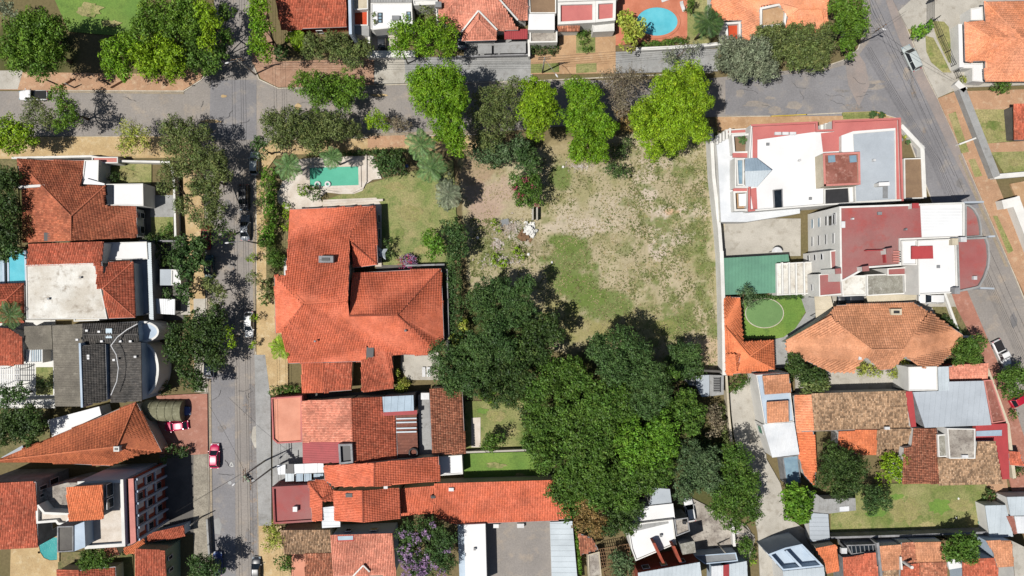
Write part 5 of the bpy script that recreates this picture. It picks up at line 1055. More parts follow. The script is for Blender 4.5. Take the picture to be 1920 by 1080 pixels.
for i in range(4): x, y, _ = W(1538+i*6, 240-i*1.5, 4.5); MB().box(x, y, 0, 3.4+i*.5, .5, 1.2).build('step', 'plaster', h)
# --- right: white tower with curved balconies
h = house('tower_block', 'tall white block with dark red roofs and two curved street fronts', (1680, 470), 'apartment building')
zt = 12.6
flat(h, [(1574, 387), (1809, 379), (1809, 446), (1690, 450), (1690, 498), (1664, 500), (1625, 503), (1582, 527), (1576, 528), (1575, 470)], zt, 'maroon_roof', 'plaster', .35, .3, 'plaster')
flat(h, [(1809.6, 383), (1819, 384), (1829, 392), (1837, 406), (1841, 424), (1842, 444), (1809.6, 446)], zt, 'maroon_roof', 'plaster', .4, .28, 'concrete_grey')
strip(MB(), [W(1809, 379.5, zt)[:2], W(1843, 378.5, zt)[:2]], .3, 0, zt+.05).build('fin_wall', 'grey_roof', h); strip(MB(), [W(1836, 540, zt)[:2], W(1859, 541, zt)[:2]], .3, 0, zt+.5).build('fin_wall', 'grey_roof', h); strip(MB(), [W(1850, 444, zt)[:2], W(1859, 443.5, zt)[:2]], .3, 0, zt+.7).build('fin_wall', 'grey_roof', h)
flat(h, [(1721, 450.5), (1793, 447), (1796, 549), (1723, 553)], zt+.8, 'white_roof', 'plaster', .3, .2)
flat(h, [(1793.6, 446.5), (1850, 444), (1855, 458), (1857, 480), (1855, 500), (1848, 520), (1838, 538), (1830, 541), (1797, 548)], zt+.8, 'maroon_roof', 'plaster', .4, .32, 'concrete_grey')
for i in range(8): x, y, _ = W(1768+i*.0, 392+i*5.5, zt); unit(h, 'roof_seam', 1768, 392+i*5.6, zt-.36, 7.4, .06, .1, 'sheet_light')
unit(h, 'white_box', 1829, 521, zt+.4, .6, .6, .5, 'white_metal'); unit(h, 'stair_head', 1795, 545, zt+.5, .9, 1.1, 1.2, 'plaster_grey'); unit(h, 'water_tank', 1807, 449, zt+.5, 1.0, .8, .8, 'white_metal'); unit(h, 'water_tank', 1791, 453, zt+.5, 1.0, 1.1, .9, 'plaster_cream')
flat(h, [(1690, 451), (1720, 450), (1720, 497), (1692, 497)], zt+.4, 'white_roof', 'plaster', .3)
z = zt-.35; on(h, 'white_membrane', [(1725, 385), (1806, 382), (1807, 442), (1728, 445)], z, 'white_roof', .08); on(h, 'red_square', [(1708, 462), (1747, 461), (1748, 485), (1708, 486)], zt+.55, 'red_ground', .3)
flat(h, [(1711, 381), (1723, 381), (1723, 390), (1711, 391)], zt+1, 'red_ground', 'plaster', 0, z0=zt-1); flat(h, [(1662, 466), (1674, 464), (1675, 476), (1663, 477)], zt+1.6, 'maroon_roof', 'plaster', 0, z0=zt-1, name='stair_head'); flat(h, [(1617, 500), (1629, 498), (1630, 508), (1618, 509)], zt+1.6, 'maroon_roof', 'plaster', 0, z0=zt-1); flat(h, [(1566, 504), (1577, 503), (1578, 513), (1567, 514)], zt+1, 'maroon_roof', 'plaster', 0, z0=8)
strip(MB(), [W(1622, 470, zt)[:2], W(1656, 469, zt)[:2], W(1658, 492, zt)[:2]], .15, zt-.3, zt+.6).build('roof_wall', 'red_ground', h)
for i in range(5): unit(h, 'stair_step', 1683, 472+i*4.5, zt-.3, 1.5, .25, .3, 'plaster_pink')
flat(h, [(1664, 503), (1711, 500), (1713, 546), (1697, 547), (1696, 516), (1664, 517)], 9.5, 'maroon_roof', 'plaster', .2); flat(h, [(1625, 515), (1696, 512), (1697, 551), (1626, 555)], 9.0, 'mossy_concrete', 'plaster', .15, .2); flat(h, [(1577, 517), (1624.5, 516), (1625, 554), (1580, 556)], 8.6, 'stained_white', 'plaster', .2)
flat(h, [(1535, 514), (1579, 511), (1580, 552), (1536, 556)], 8.2, 'maroon_roof', 'plaster', .2); flat(h, [(1556, 470), (1573.5, 468), (1575, 508), (1558, 510)], 11.0, 'maroon_roof', 'plaster', .2)
win(h, (1574, 387), (1574, 470), zt, [(.16, .4)], 8.6, 10.0); win(h, (1574, 387), (1574, 470), zt, [(.12, .4)], 10.2, 11.4)
for zz, k in ((1.6, 0), (4.4, 1), (7.2, 2), (10.0, 3)):
    win(h, (1574, 387), (1574, 470), zt, [(.58, .82)], zz, zz+.75); win(h, (1574, 387), (1574, 470), zt, [(.15, .38)], zz, zz+.9, 'glass_blue' if k in (0, 1) else 'glass_dark')
    if k < 3: win(h, (1556, 470), (1558, 510), 11.0, [(.1, .4)], zz+.2, zz+1.1)
for zz in (2.2, 5): win(h, (1535, 514), (1536, 556), 8.2, [(.45, .75)], zz, zz+.8)
flat(h, [(1456, 494), (1528, 490), (1534, 550), (1457, 554)], 3.6, 'stained_white', 'plaster', .2)
for xx in (1467, 1480, 1493, 1508): strip(MB(), [W(xx, 493, 3.9)[:2], W(xx+1, 552, 3.9)[:2]], .25, 3.3, 3.9).build('beam', 'plaster', h)
metal(h, [(1354, 484, 3.0), (1478, 477, 3.0), (1480, 490, 3.0), (1456, 492, 3.0), (1457, 549, 2.9), (1356, 553, 2.9)], 'sheet_green', 'plaster', .6, 1.57, posts=True, name='canopy')
aw = thing('awning', 'white half round awning at the lower edge of the concrete court', 'awning', W(1457, 470)); P = ccw([W(p[0], p[1], 2.4)[:2] for p in arc(1457, 473, 10, 10, -180, 0, 10)]); MB().prism(P, 2.3, 2.45).build('canopy', 'white_metal', aw)
for sx in (-8, 8): x, y, _ = W(1457+sx, 472, 2.3); MB().box(x, y, 0, 2.31, .08, .08).build('post', 'grey_metal', aw)
# --- orange L roof
h = house('tiled_outbuilding', 'L shaped bright orange tiled roof between the boundary wall and the round lawn', (1390, 640))
block(h, [[(1357, 557, 3.0), (1388, 558, 3.0), (1393, 640, 3.6), (1359, 612, 4.4)], [(1393, 640, 3.6), (1449, 638, 3.0), (1405, 668, 4.6), (1359, 612, 4.4)], [(1449, 638, 3.0), (1451, 692, 3.0), (1405, 668, 4.6)], [(1451, 692, 3.0), (1361, 703, 3.0), (1359, 612, 4.4), (1405, 668, 4.6)]], 'tile_bright', 'plaster', ov=.3)
block(h, [[(1361, 664, 4.2), (1377, 664, 4.8), (1380, 700, 4.0), (1361, 701, 3.4)], [(1377, 664, 4.8), (1389, 664, 4.2), (1380, 700, 4.0)]], 'tile_bright', 'plaster', ov=.05, walls=False)
# --- tan eight sided roof
h = house('tiled_house', 'big house with a tan many sided hip roof and small roof vent at the right', (1640, 635))
N_ = [(1551, 592, 5.0), (1569, 573, 4.4), (1711, 567, 4.4), (1738, 583, 4.8), (1694, 655, 8.0), (1634, 655, 8.0)]
block(h, [N_, [(1551, 592, 5.0), (1634, 655, 8.0), (1625, 669, 7.0), (1595, 698, 4.6), (1557, 698, 4.4), (1475, 658, 4.4), (1475, 640, 4.4)], [(1738, 583, 4.8), (1805, 628, 4.4), (1806, 643, 4.4), (1759, 684, 4.4), (1726, 689, 4.4), (1698, 668, 7.0), (1694, 655, 8.0)], [(1634, 655, 8.0), (1694, 655, 8.0), (1698, 668, 7.0), (1672, 692, 5.0), (1651, 694, 5.0), (1625, 669, 7.0)]], 'tile_tan', 'plaster', ov=.6, cw=.4)
chimney(h, 1681, 585, 5.2, 1.9, 1.1, .5, 'plaster_cream'); unit(h, 'roof_vent', 1613, 671, 6.2, .5, .7, .5, 'white_metal')
metal(h, [(1527, 556, 3.2), (1558, 555, 3.2), (1562, 574, 3.1), (1530, 596, 3.1)], 'plaster_cream', 'plaster', 3, 0, posts=True, name='canopy'); metal(h, [(1624, 555, 3.2), (1720, 549, 3.2), (1716, 562, 3.1), (1628, 568, 3.1)], 'plaster_cream', 'plaster', 3, 0, posts=True, name='canopy')
# --- driveway house with blue divider
h = house('tiled_outbuilding', 'narrow white building with two square tan roofs and a white metal roof beside the driveway', (1465, 770))
flat(h, [(1418, 703), (1478, 699), (1489, 790), (1434, 796)], 5.2, 'plaster_blue_and_shade', 'plaster', .2, .15)
block(h, [[(1430, 705, 5.7), (1478, 702, 5.7), (1484, 734, 5.3), (1434, 738, 5.3)]], 'tile_tan', 'plaster', ov=.1, walls=False); block(h, [[(1438, 754, 5.7), (1479, 752, 5.7), (1480, 788, 5.3), (1439, 792, 5.3)]], 'tile_tan', 'plaster', ov=.1, walls=False)
metal(h, [(1430, 796, 5.0), (1489, 791, 5.0), (1499, 852, 4.6), (1448, 858, 4.6)], 'sheet_white', 'plaster', .8, 1.4); flat(h, [(1467, 857), (1497, 853), (1502, 905), (1474, 908)], 2.8, 'glass_blue', 'plaster_grey', .1)
win(h, (1430, 796), (1448, 858), 4.8, [(.1, .35)], 1.5, 3.6, 'sheet_green')
h = house('tiled_house', 'pink and orange tiled side strip next to the old brown tile roof', (1508, 820)); block(h, [[(1489, 742, 3.6), (1522, 740, 4.0), (1525, 808, 4.0), (1493, 810, 3.6)]], 'tile_pink' if 0 else 'tile_peach', 'plaster', ov=.15); block(h, [[(1493, 811, 3.4), (1525, 809, 3.8), (1530, 866, 3.8), (1528, 912, 3.8), (1508, 890, 3.5), (1497, 850, 3.4)]], 'tile_bright', 'plaster', ov=.15)
h = house('tiled_house', 'row of old brown weathered tile roofs facing the right hand lawn', (1640, 800))
block(h, [[(1522, 738, 4.6), (1697, 733, 4.6), (1710, 802, 3.4), (1526, 808, 3.4)]], 'tile_old', 'plaster', ov=.2); block(h, [[(1573, 809, 3.6), (1645, 806, 3.6), (1643, 852, 3.0), (1611, 853, 3.0), (1572, 834, 3.2)]], 'tile_bright', 'plaster', ov=.15); block(h, [[(1645, 806, 3.8), (1712, 804, 3.8), (1710, 836, 3.3), (1696, 838, 3.3), (1694, 853, 3.0), (1643, 853, 3.0)]], 'tile_old', 'plaster', ov=.15)
block(h, [[(1714, 803, 4.8), (1757, 803, 4.0), (1760, 907, 4.0), (1692, 907, 5.2), (1696, 840, 5.2), (1710, 838, 5.0)]], 'tile_rust', 'plaster', ov=.1); block(h, [[(1759, 858, 4.6), (1830, 860, 4.6), (1834, 828, 5.1), (1866, 828, 5.1), (1879, 905, 3.6), (1760, 908, 3.6)]], 'tile_old', 'plaster', ov=.15)
flat(h, [(1776, 803), (1829, 804), (1829, 860), (1780, 860)], 5.4, 'stained_concrete', 'plaster', .15); flat(h, [(1758, 815), (1778, 814), (1780, 856), (1760, 857)], 4.6, 'mossy_concrete', 'plaster', .15); unit(h, 'water_tank', 1810, 856, 5.2, 1.1, .5, .5, 'white_metal'); unit(h, 'roof_vent', 1664, 803, 4.0, .9, .5, .4, 'white_metal')
flat(h, [(1829.5, 796), (1889, 794), (1893, 898), (1880, 899), (1867, 828), (1830, 828)], 3.6, 'red_ground', 'plaster_red', .0); on(h, 'skylight_strip', [(1830, 808), (1878, 806), (1878, 817), (1830, 818)], 3.62, 'sheet_blue', .08)
h = house('metal_roof_house', 'house with white and pale grey metal roofs and a faded pink tiled front', (1770, 740))
metal(h, [(1712, 735, 5.0), (1760, 733, 5.0), (1760, 716, 5.0), (1844, 714, 5.0), (1859, 797, 4.7), (1734, 802, 4.7)], 'grey_roof', 'plaster_grey', 1.0, 1.5); flat(h, [(1703, 688), (1757, 687), (1758, 732), (1704, 733)], 5.6, 'white_roof', 'plaster', .1); metal(h, [(1758.5, 688, 5.2), (1779, 687, 5.2), (1780, 732, 5.0), (1760, 733, 5.0)], 'sheet_light', 'plaster', .6, 1.57)
block(h, [[(1780, 687, 4.0), (1852, 681, 4.0), (1852, 712, 3.5), (1781, 714, 3.5)]], 'tile_pink', 'plaster_red', ov=.1); flat(h, [(1844.5, 713), (1860, 712), (1886, 790), (1860, 794)], 4.4, 'rust_roof', 'plaster_pink', .3); flat(h, [(1697, 734), (1711, 734), (1718, 800), (1709, 801)], 4.4, 'red_ground', 'plaster', 0)
strip(MB(), [W(1853, 690, 3)[:2], W(1862, 712, 3)[:2], W(1893, 798, 3)[:2], W(1905, 895, 3)[:2]], .6, 0, 2.6).build('front_wall', 'plaster_cream', h)
h = house('tiled_porch', 'small red tiled porch behind the curved white wall at the right edge', (1905, 860)); block(h, [[(1892, 846, 3.0), (1912, 848, 3.0), (1920, 874, 2.6), (1893, 872, 2.6)]], 'tile_red', 'plaster', ov=.1)
h = house('metal_roof_shed', 'grey L shaped metal roof sheds beside the bright leaved tree', (1560, 970), 'shed')
metal(h, [(1522, 921, 2.8), (1545, 936, 2.8), (1604, 934, 2.8), (1605, 957, 2.7), (1554, 963, 2.7), (1524, 960, 2.7)], 'concrete_grey', 'plaster', .8, 1.5); metal(h, [(1516, 961, 2.6), (1553, 964, 2.6), (1556, 1012, 2.5), (1519, 1016, 2.5)], 'sheet_grey' if 0 else 'grey_roof', 'plaster', .8, 0); on(h, 'white_sheet', [(1574, 950), (1592, 949), (1592, 958), (1574, 959)], 2.8, 'sheet_white', .06)
h = house('metal_roof_shed', 'pale blue metal roofs at the right edge beyond the lawn', (1890, 970), 'shed')
metal(h, [(1847, 948, 3.2), (1886, 947, 3.2), (1900, 1006, 3.2), (1856, 1010, 3.2)], 'sheet_light', 'plaster', 1.0, 1.5); metal(h, [(1888, 932, 3.6), (1960, 930, 3.6), (1960, 966, 3.6), (1895, 967, 3.6)], 'sheet_light', 'plaster', 1.0, 1.5); metal(h, [(1902, 968, 3.4), (1960, 968, 3.4), (1960, 1000, 3.4), (1908, 1000, 3.4)], 'sheet_white', 'plaster', 1.0, 1.5); flat(h, [(1887, 968), (1900, 967), (1909, 1000), (1902, 1002)], 3.3, 'rust_roof', 'plaster', 0)
h = house('flat_roof_house', 'modern white house with deep blue shaded roof courts at the bottom edge', (1490, 1060))
flat(h, [(1441, 1039), (1472, 1027), (1504, 1020), (1545, 1062), (1468, 1070)], 6.4, 'plaster_blue_and_shade', 'plaster', 1.6, .3, 'plaster_blue_and_shade'); strip(MB(), [W(1475, 1034, 6.3)[:2], W(1503, 1064, 6.3)[:2]], .35, 4.5, 6.3).build('partition', 'plaster_blue_and_shade', h); metal(h, [(1468, 1071, 6.0), (1545, 1063, 6.0), (1550, 1120, 6.0), (1472, 1120, 6.0)], 'sheet_light', 'plaster', .8, 1.57)  # court floor and walls coloured blue to stand for shade
win(h, (1441, 1039), (1468, 1070), 6.4, [(.2, .4), (.6, .9)], 2, 4, 'glass_blue')
h = house('tiled_house', 'patchwork of orange roofs with a glazed light well at the bottom right', (1600, 1050))
block(h, [[(1530, 1028, 4.8), (1568, 1022, 4.8), (1574, 1068, 4.2), (1551, 1076, 4.2), (1548, 1058, 4.4)]], 'tile_bright', 'plaster_cream', ov=.1); block(h, [[(1581, 1046, 5.0), (1642, 1036, 5.0), (1650, 1110, 4.4), (1584, 1110, 4.4)]], 'tile_red', 'plaster_grey', ov=.1)
flat(h, [(1587, 1022), (1645, 1020), (1644, 1035), (1596, 1040)], 4.4, 'glass_dark', 'plaster_grey', .2)
for i in range(6): a = W(1596+i*8, 1022, 4.4); b = W(1598+i*8, 1037, 4.4); MB().bar(a, b, .12, .1).build('glazing_bar', 'grey_metal', h)
unit(h, 'air_conditioner', 1583, 1033, 4.4, 1.0, 1.0, .6, 'white_metal'); strip(MB(), [W(1646, 1020, 5)[:2], W(1656, 1110, 5)[:2]], .45, 0, 5.0).build('party_wall', 'plaster_grey', h)
h = house('tiled_house', 'mottled orange roofs with a thin round white chimney left of the conifer like tree', (1710, 1050))
block(h, [[(1650, 1024, 5.0), (1690, 1022, 5.0), (1686, 1066, 4.4), (1654, 1070, 4.4)]], 'tile_tan', 'plaster', ov=.1); block(h, [[(1690, 1018, 5.0), (1714, 1017, 5.0), (1718, 1052, 4.5), (1706, 1054, 4.5), (1689, 1048, 4.6)]], 'tile_rust', 'plaster', ov=.1); block(h, [[(1715, 1017, 5.0), (1770, 1016, 5.0), (1773, 1053, 4.4), (1719, 1054, 4.4)]], 'tile_tan', 'plaster', ov=.1)
block(h, [[(1690, 1062, 4.6), (1724, 1056, 4.6), (1724, 1110, 4.0), (1688, 1110, 4.0)]], 'tile_red', 'plaster', ov=.1); block(h, [[(1725, 1056, 4.6), (1775, 1054, 4.6), (1778, 1110, 4.0), (1726, 1110, 4.0)]], 'tile_rust', 'plaster', ov=.1); block(h, [[(1655, 1072, 4.2), (1686, 1068, 4.2), (1687, 1110, 3.8), (1656, 1110, 3.8)]], 'tile_old', 'plaster', ov=.1)
x, y, _ = W(1697, 1055, 5); MB().tube([(x, y, 4.4), (x, y, 7.2)], .3, 10).build('chimney', 'plaster', h); strip(MB(), [W(1688, 1045, 5)[:2], W(1690, 1066, 5)[:2]], .3, 4, 5.2).build('party_wall', 'plaster', h)
h = house('tiled_house', 'orange tiled roofs in the bottom right corner beside a blank grey slope', (1850, 1055))
block(h, [[(1805, 1050, 4.4), (1870, 1046, 4.4), (1874, 1110, 3.8), (1806, 1110, 3.8)]], 'tile_red', 'plaster_blue_and_shade', ov=.1); block(h, [[(1849, 1014, 5.2), (1896, 1014, 5.2), (1901, 1060, 4.6), (1871, 1064, 4.6), (1862, 1034, 5.0)]], 'tile_tan', 'plaster_blue_and_shade', ov=.1); flat(h, [(1897, 1014), (1930, 1030), (1960, 1110), (1906, 1110)], 4.8, 'concrete', 'plaster', 0); flat(h, [(1776, 1050), (1800, 1048), (1804, 1064), (1780, 1068)], 4.0, 'white_roof', 'plaster', 0); 
block(h, [[(1902, 1062, 4.0), (1960, 1062, 4.0), (1960, 1110, 3.6), (1904, 1110, 3.6)]], 'tile_red', 'plaster', ov=.1)

# small roof clutter: drains, hatches, antennas and dishes that belong to the houses they stand on
byl = {o['label'][:34]: o for o in bpy.data.objects if o.get('category') in ('house', 'building', 'apartment building')}
for key, nm, px, py, z, sx, sy, hh, m in (('white flat roofed building with pink', 'drain_box', 1440, 270, 6.8, .5, .5, .25, 'grey_metal'), ('white flat roofed building with pink', 'drain_box', 1520, 372, 6.8, .5, .5, .25, 'grey_metal'), ('white flat roofed building with pink', 'vent_pipe', 1500, 300, 6.8, .3, .3, .7, 'white_metal'), ('white flat roofed building with pink', 'vent_pipe', 1640, 300, 7.5, .4, .4, .6, 'white_metal'),
    ('tall white block with dark red roofs', 'vent_pipe', 1600, 410, 12.2, .3, .3, .7, 'white_metal'), ('tall white block with dark red roofs', 'drain_box', 1650, 400, 12.2, .7, .5, .4, 'grey_metal'), ('tall white block with dark red roofs', 'vent_pipe', 1700, 430, 12.2, .3, .3, .8, 'grey_metal'), ('tall white block with dark red roofs', 'drain_box', 1760, 500, 13, .5, .5, .3, 'grey_metal'), ('tall white block with dark red roofs', 'white_box', 1581, 421, 12.2, .7, 1.1, .6, 'white_metal'),
    ('house with a stained white roof te', 'vent_pipe', 90, 560, 6.2, .35, .35, .5, 'grey_metal'), ('house with a stained white roof te', 'vent_pipe', 150, 520, 6.2, .3, .3, .5, 'grey_metal'), ('long bright white roofed store wit', 'vent_pipe', 890, 1030, 4.2, .4, .4, .5, 'grey_metal'), ('bright white flat roofed house unde', 'vent_pipe', 1240, 1005, 5.1, .4, .4, .6, 'grey_metal'), ('large house with bright orange til', 'vent_pipe', 760, 620, 5.9, .35, .35, .5, 'plaster_grey'), ('large house with bright orange til', 'vent_pipe', 590, 640, 6.2, .3, .3, .5, 'plaster_grey')):
    r_ = byl.get(key[:34]) or byl.get(key)
    if r_ is None: r_ = next((v for k_, v in byl.items() if k_.startswith(key[:30])), None)
    if r_ is not None: unit(r_, nm, px, py, z, sx, sy, hh, m)
# ================================================================ TREES AND PLANTS
T = tree
T('very large rounded dark green tree in the top left corner', 'fresh', 13, [(55, 60, 44), (100, 55, 38), (45, 105, 40), (95, 105, 42), (75, 80, 45, 13), (20, 90, 26), (75, 135, 20)], lump=1.2, group='big trees by the left street')
T('small pale grey green tree touching the top left edge', 'grey', 7, [(12, 18, 18), (30, 30, 12)], .8)
T('bright green tree right of the black tree shadow', 'vivid', 10, [(225, 100, 38), (215, 125, 26), (250, 80, 26), (235, 135, 18)], lump=1.0)
T('yellow green tree below the top lawn trees', 'lime', 10.5, [(300, 90, 46), (280, 125, 30), (325, 115, 36), (330, 138, 22), (262, 100, 22)], 1.0, lump=.9, leaf=.19)
T('mid green tree at the top edge above the yellow green one', 'fresh', 10.5, [(290, 25, 36), (322, 45, 36), (348, 15, 34), (270, 55, 26), (360, 55, 26)])
T('narrow lime yellow tree left of the shaded side street', 'lime', 11.5, [(398, 45, 26), (392, 80, 22), (385, 20, 24)], .8, lump=.8)
T('dark green shaded tree under the street corner lime tree', 'mid', 8.5, [(365, 75, 28), (370, 115, 28), (408, 105, 24), (425, 25, 20), (425, 70, 18), (395, 130, 18)])
T('tall narrow lime green tree right of the shaded side street', 'vivid', 11.5, [(485, 15, 25), (490, 50, 24), (486, 88, 24), (498, 105, 14)], lump=.9)
T('feathery banana like plant below the red tiled slope', 'lime', 4, [(550, 72, 14), (562, 84, 12)], .9, lump=.5, leaf=.26, name='banana_plant')
T('wide olive tree with visible grey branches beside the shady pavement', 'olive', 8, [(590, 92, 30), (625, 88, 32), (655, 100, 30), (685, 92, 20), (665, 118, 18)], .9, twigs=.8, group='trees of the top pavement')
T('fresh green twin crowned tree in front of the patio house', 'vivid', 9.5, [(760, 62, 34), (752, 88, 24), (800, 60, 26), (828, 62, 34), (838, 90, 26), (795, 92, 24)], .8, lump=.8, leaf=.17, twigs=.5)
T('small dark crowned tree inside the dark courtyard', 'olive', 5, [(798, 22, 14), (806, 30, 10)], .8)
T('oval dense green tree shading the crossroads', 'fresh', 7.6, [(575, 160, 30), (605, 165, 34), (640, 165, 34), (668, 165, 26), (600, 190, 24), (645, 195, 22)], leaf=.17, lump=.8, group='trees over the upper road')
T('broad olive green tree south of the crossroads', 'olive', 8.5, [(515, 230, 30), (550, 235, 38), (590, 245, 40), (625, 235, 30), (530, 258, 30), (590, 272, 26)], 1.0, leaf=.17, lump=.8, twigs=.5)
T('brownish olive tree end beside the sandy pavement', 'olive', 7, [(640, 245, 26), (662, 245, 20)], .8, leaf=.16, twigs=1)
T('tall bright green tree with a long crown across the road', 'vivid', 14, [(795, 150, 36), (835, 150, 38), (800, 185, 34), (845, 185, 38), (835, 220, 40), (850, 255, 34), (858, 185, 28), (855, 282, 18)], lump=1.0, leaf=.18, group='bright trees across the road')
T('small lime tree left of the tall bright green tree', 'lime', 6, [(705, 225, 22), (720, 235, 16)], .8, leaf=.16)
T('thin brown leaved tree between the two green trees', 'dry', 6, [(745, 232, 18), (762, 240, 14)], .5, twigs=2, leaf=.15)
T('large grey olive tree with thin foliage in the middle of the road', 'olive', 9.5, [(915, 190, 34), (945, 180, 30), (905, 225, 34), (945, 225, 36), (965, 160, 20), (920, 265, 24)], .7, twigs=2.2, leaf=.15, lump=.8, bark='bark_pale')
T('dark bluish tree under the grey olive tree', 'blue', 8, [(905, 285, 34), (940, 290, 28), (975, 275, 26), (985, 305, 24)], .9, twigs=.6)
T('round acid lime tree, smallest of the three lime crowns', 'lime', 12, [(1000, 172, 30), (1020, 180, 28), (995, 205, 30), (1022, 215, 28), (1005, 240, 26), (1010, 200, 34, 12.6)], lump=1.0, leaf=.24, group='bright trees across the road')
T('tall mid lime tree in the middle of the three lime crowns', 'vivid', 12, [(1080, 170, 28), (1100, 185, 30), (1085, 215, 36), (1115, 225, 34), (1100, 260, 38), (1135, 240, 24), (1120, 285, 26), (1085, 285, 24)], lump=1.0, leaf=.19, group='bright trees across the road')
T('huge lime green tree, largest of the three lime crowns', 'lime', 14, [(1290, 150, 40), (1255, 165, 38), (1305, 190, 34), (1235, 205, 42), (1280, 210, 46, 15), (1215, 245, 36), (1255, 260, 36), (1300, 245, 34), (1200, 215, 26), (1225, 285, 20)], lump=1.2, leaf=.2, group='bright trees across the road')
T('bare grey twiggy tree between the lime crowns', 'dry', 10, [(1150, 150, 30), (1185, 150, 30), (1165, 180, 26), (1165, 205, 20)], .3, twigs=7, leaf=.14, bark='bark_pale')
T('small brownish tree under the bare twigs', 'brown', 7, [(1165, 215, 18), (1175, 235, 14)], .5, twigs=3)
T('sparse pale tree with branches spread over the parked white pickup', 'olive', 8, [(70, 200, 26), (95, 225, 24), (60, 225, 22)], .45, twigs=2.2, leaf=.16, bark='bark_pale')
T('greener half crown tree right of the parked white pickup', 'fresh', 9, [(112, 178, 22), (128, 205, 24), (138, 225, 18), (118, 235, 18)], .6, twigs=1.2, leaf=.17)
T('acid yellow green tree at the left edge above the orange house', 'lime', 9, [(20, 245, 32), (50, 255, 28), (25, 275, 24), (-8, 265, 24)], lump=.9)
T('pale yellow olive sparse tree on the sandy pavement', 'yellow', 7.5, [(245, 250, 28), (265, 262, 26), (240, 275, 20)], .38, twigs=2.5, leaf=.15, bark='bark_pale')
T('olive tree with silver branches at the crossroads corner', 'olive', 8.5, [(325, 240, 28), (350, 245, 30), (330, 275, 30), (362, 265, 26), (385, 250, 20)], .75, twigs=3, leaf=.16, bark='bark_pale')
T('long sparse olive tree shading the left side of the side street', 'olive', 9.5, [(355, 310, 30), (385, 295, 30), (405, 325, 28), (400, 360, 26), (375, 350, 24), (412, 300, 24), (405, 395, 24), (390, 420, 18), (425, 330, 18)], 1.0, twigs=2, leaf=.16)
T('thin olive tree reaching over the paver garden', 'olive', 8, [(320, 320, 24), (318, 350, 22), (345, 385, 22), (370, 405, 18)], .75, twigs=1.6, leaf=.16)
T('light green sprawling branches over the street lamp', 'mid', 7.5, [(415, 425, 20), (432, 440, 16), (405, 450, 12)], .4, twigs=2, leaf=.16)
T('round dark green tree at the corner north of the ivy hedge', 'deep', 8, [(488, 270, 18), (490, 288, 14)])
T('almost bare tree casting a lacy shadow near the lower right kerb', 'olive', 7, [(478, 520, 18), (492, 545, 14)], .25, twigs=2.5, leaf=.15)
T('lacy dark tree over the right kerb beside the parked black car', 'olive', 6.5, [(496, 350, 15), (490, 382, 12)], .45, twigs=2, leaf=.15)
T('lacy brownish tree over the right kerb beside the dark glossy car', 'brown', 5.5, [(499, 412, 11)], .4, twigs=2, leaf=.15)
T('bushy tree with long leaves above the shaded red car', 'deep', 7.5, [(345, 462, 25), (368, 480, 27), (352, 505, 24), (335, 485, 20), (374, 455, 20), (382, 500, 16)], 1.2, leaf=.26, lump=.7)
T('pale leaved tree between two dark street trees', 'olive', 6.5, [(395, 530, 18), (412, 545, 18), (405, 565, 16)], .6, leaf=.18, twigs=1)
T('dark plant mass beside the grey gate building', 'deep', 6, [(345, 545, 20), (360, 560, 14), (315, 550, 12)], .9, leaf=.24)
T('huge irregular dark tree leaning over the side street', 'dark', 7.5, [(340, 630, 32), (375, 610, 34), (410, 595, 26), (345, 665, 34), (385, 650, 36), (360, 700, 28), (410, 670, 28), (400, 620, 28), (375, 720, 18), (325, 655, 20)], .9, lump=.9, leaf=.22, group='big trees by the left street')
T('small lime patch tree at the edge of the huge dark street tree', 'lime', 6, [(428, 628, 16), (436, 642, 12)], .8)
T('dark small tree under the pool side left edge', 'dark', 9, [(15, 340, 34), (18, 385, 32), (12, 430, 32)], 1.0)
T('dark broad leaved tree hanging over the narrow blue pool', 'deep', 7, [(12, 450, 26), (28, 470, 18), (5, 475, 20)], .9, leaf=.28)
T('rusty leaved climbing tree on the left orange roof', 'brown', 6, [(54, 430, 14), (58, 412, 12)], .35, leaf=.15, twigs=1)
T('bright green dense tree at the left edge beside the white courtyard', 'deep', 8, [(15, 745, 26), (40, 735, 20)])
T('dark green tree next to the white sloping roof', 'dark', 8.5, [(35, 790, 34), (65, 775, 24), (15, 815, 26), (60, 815, 24), (75, 800, 20)])
T('dark shaded tree inside the small white courtyard', 'dark', 4, [(84, 720, 13)])
T('deep green ornamental tree beside the pool palm', 'deep', 6, [(712, 298, 20), (728, 310, 20), (722, 325, 14)])
T('dark crowned tree right of the ornamental tree', 'dark', 6, [(745, 300, 18), (752, 320, 14)])
T('dry greyish tree with long drooping leaves', 'grey', 8.5, [(835, 345, 22), (850, 365, 20), (838, 380, 18)], .7, leaf=.22, lump=.6, twigs=.8)
T('bushy green tree at the edge of the big lawn', 'bright', 6.5, [(808, 448, 20), (822, 462, 20), (812, 475, 14)], .9)
T('dark green tree right of the bushy lawn tree', 'deep', 7, [(848, 430, 24), (862, 450, 26), (855, 475, 22)])
T('green tree with faded pink blossom at its foot beside the rubble', 'mid', 7, [(975, 345, 24), (1000, 340, 22), (985, 370, 26), (1010, 370, 16)], flower=('magenta', .35, [(975, 368, 10), (985, 338, 8), (1006, 385, 8), (965, 352, 8), (1000, 350, 8)]), name='flowering_tree')
T('round green tree at the corner of the rubble patch and the lime trees', 'deep', 8, [(985, 290, 22), (1000, 310, 20)])
T('dense dark bluish tree below the vacant lot, left of the middle', 'deep', 11, [(900, 560, 32), (930, 545, 34), (965, 555, 34), (915, 590, 30), (950, 600, 30), (985, 535, 22), (985, 580, 22)], lump=1.0, leaf=.17, group='grove in the middle of the block')
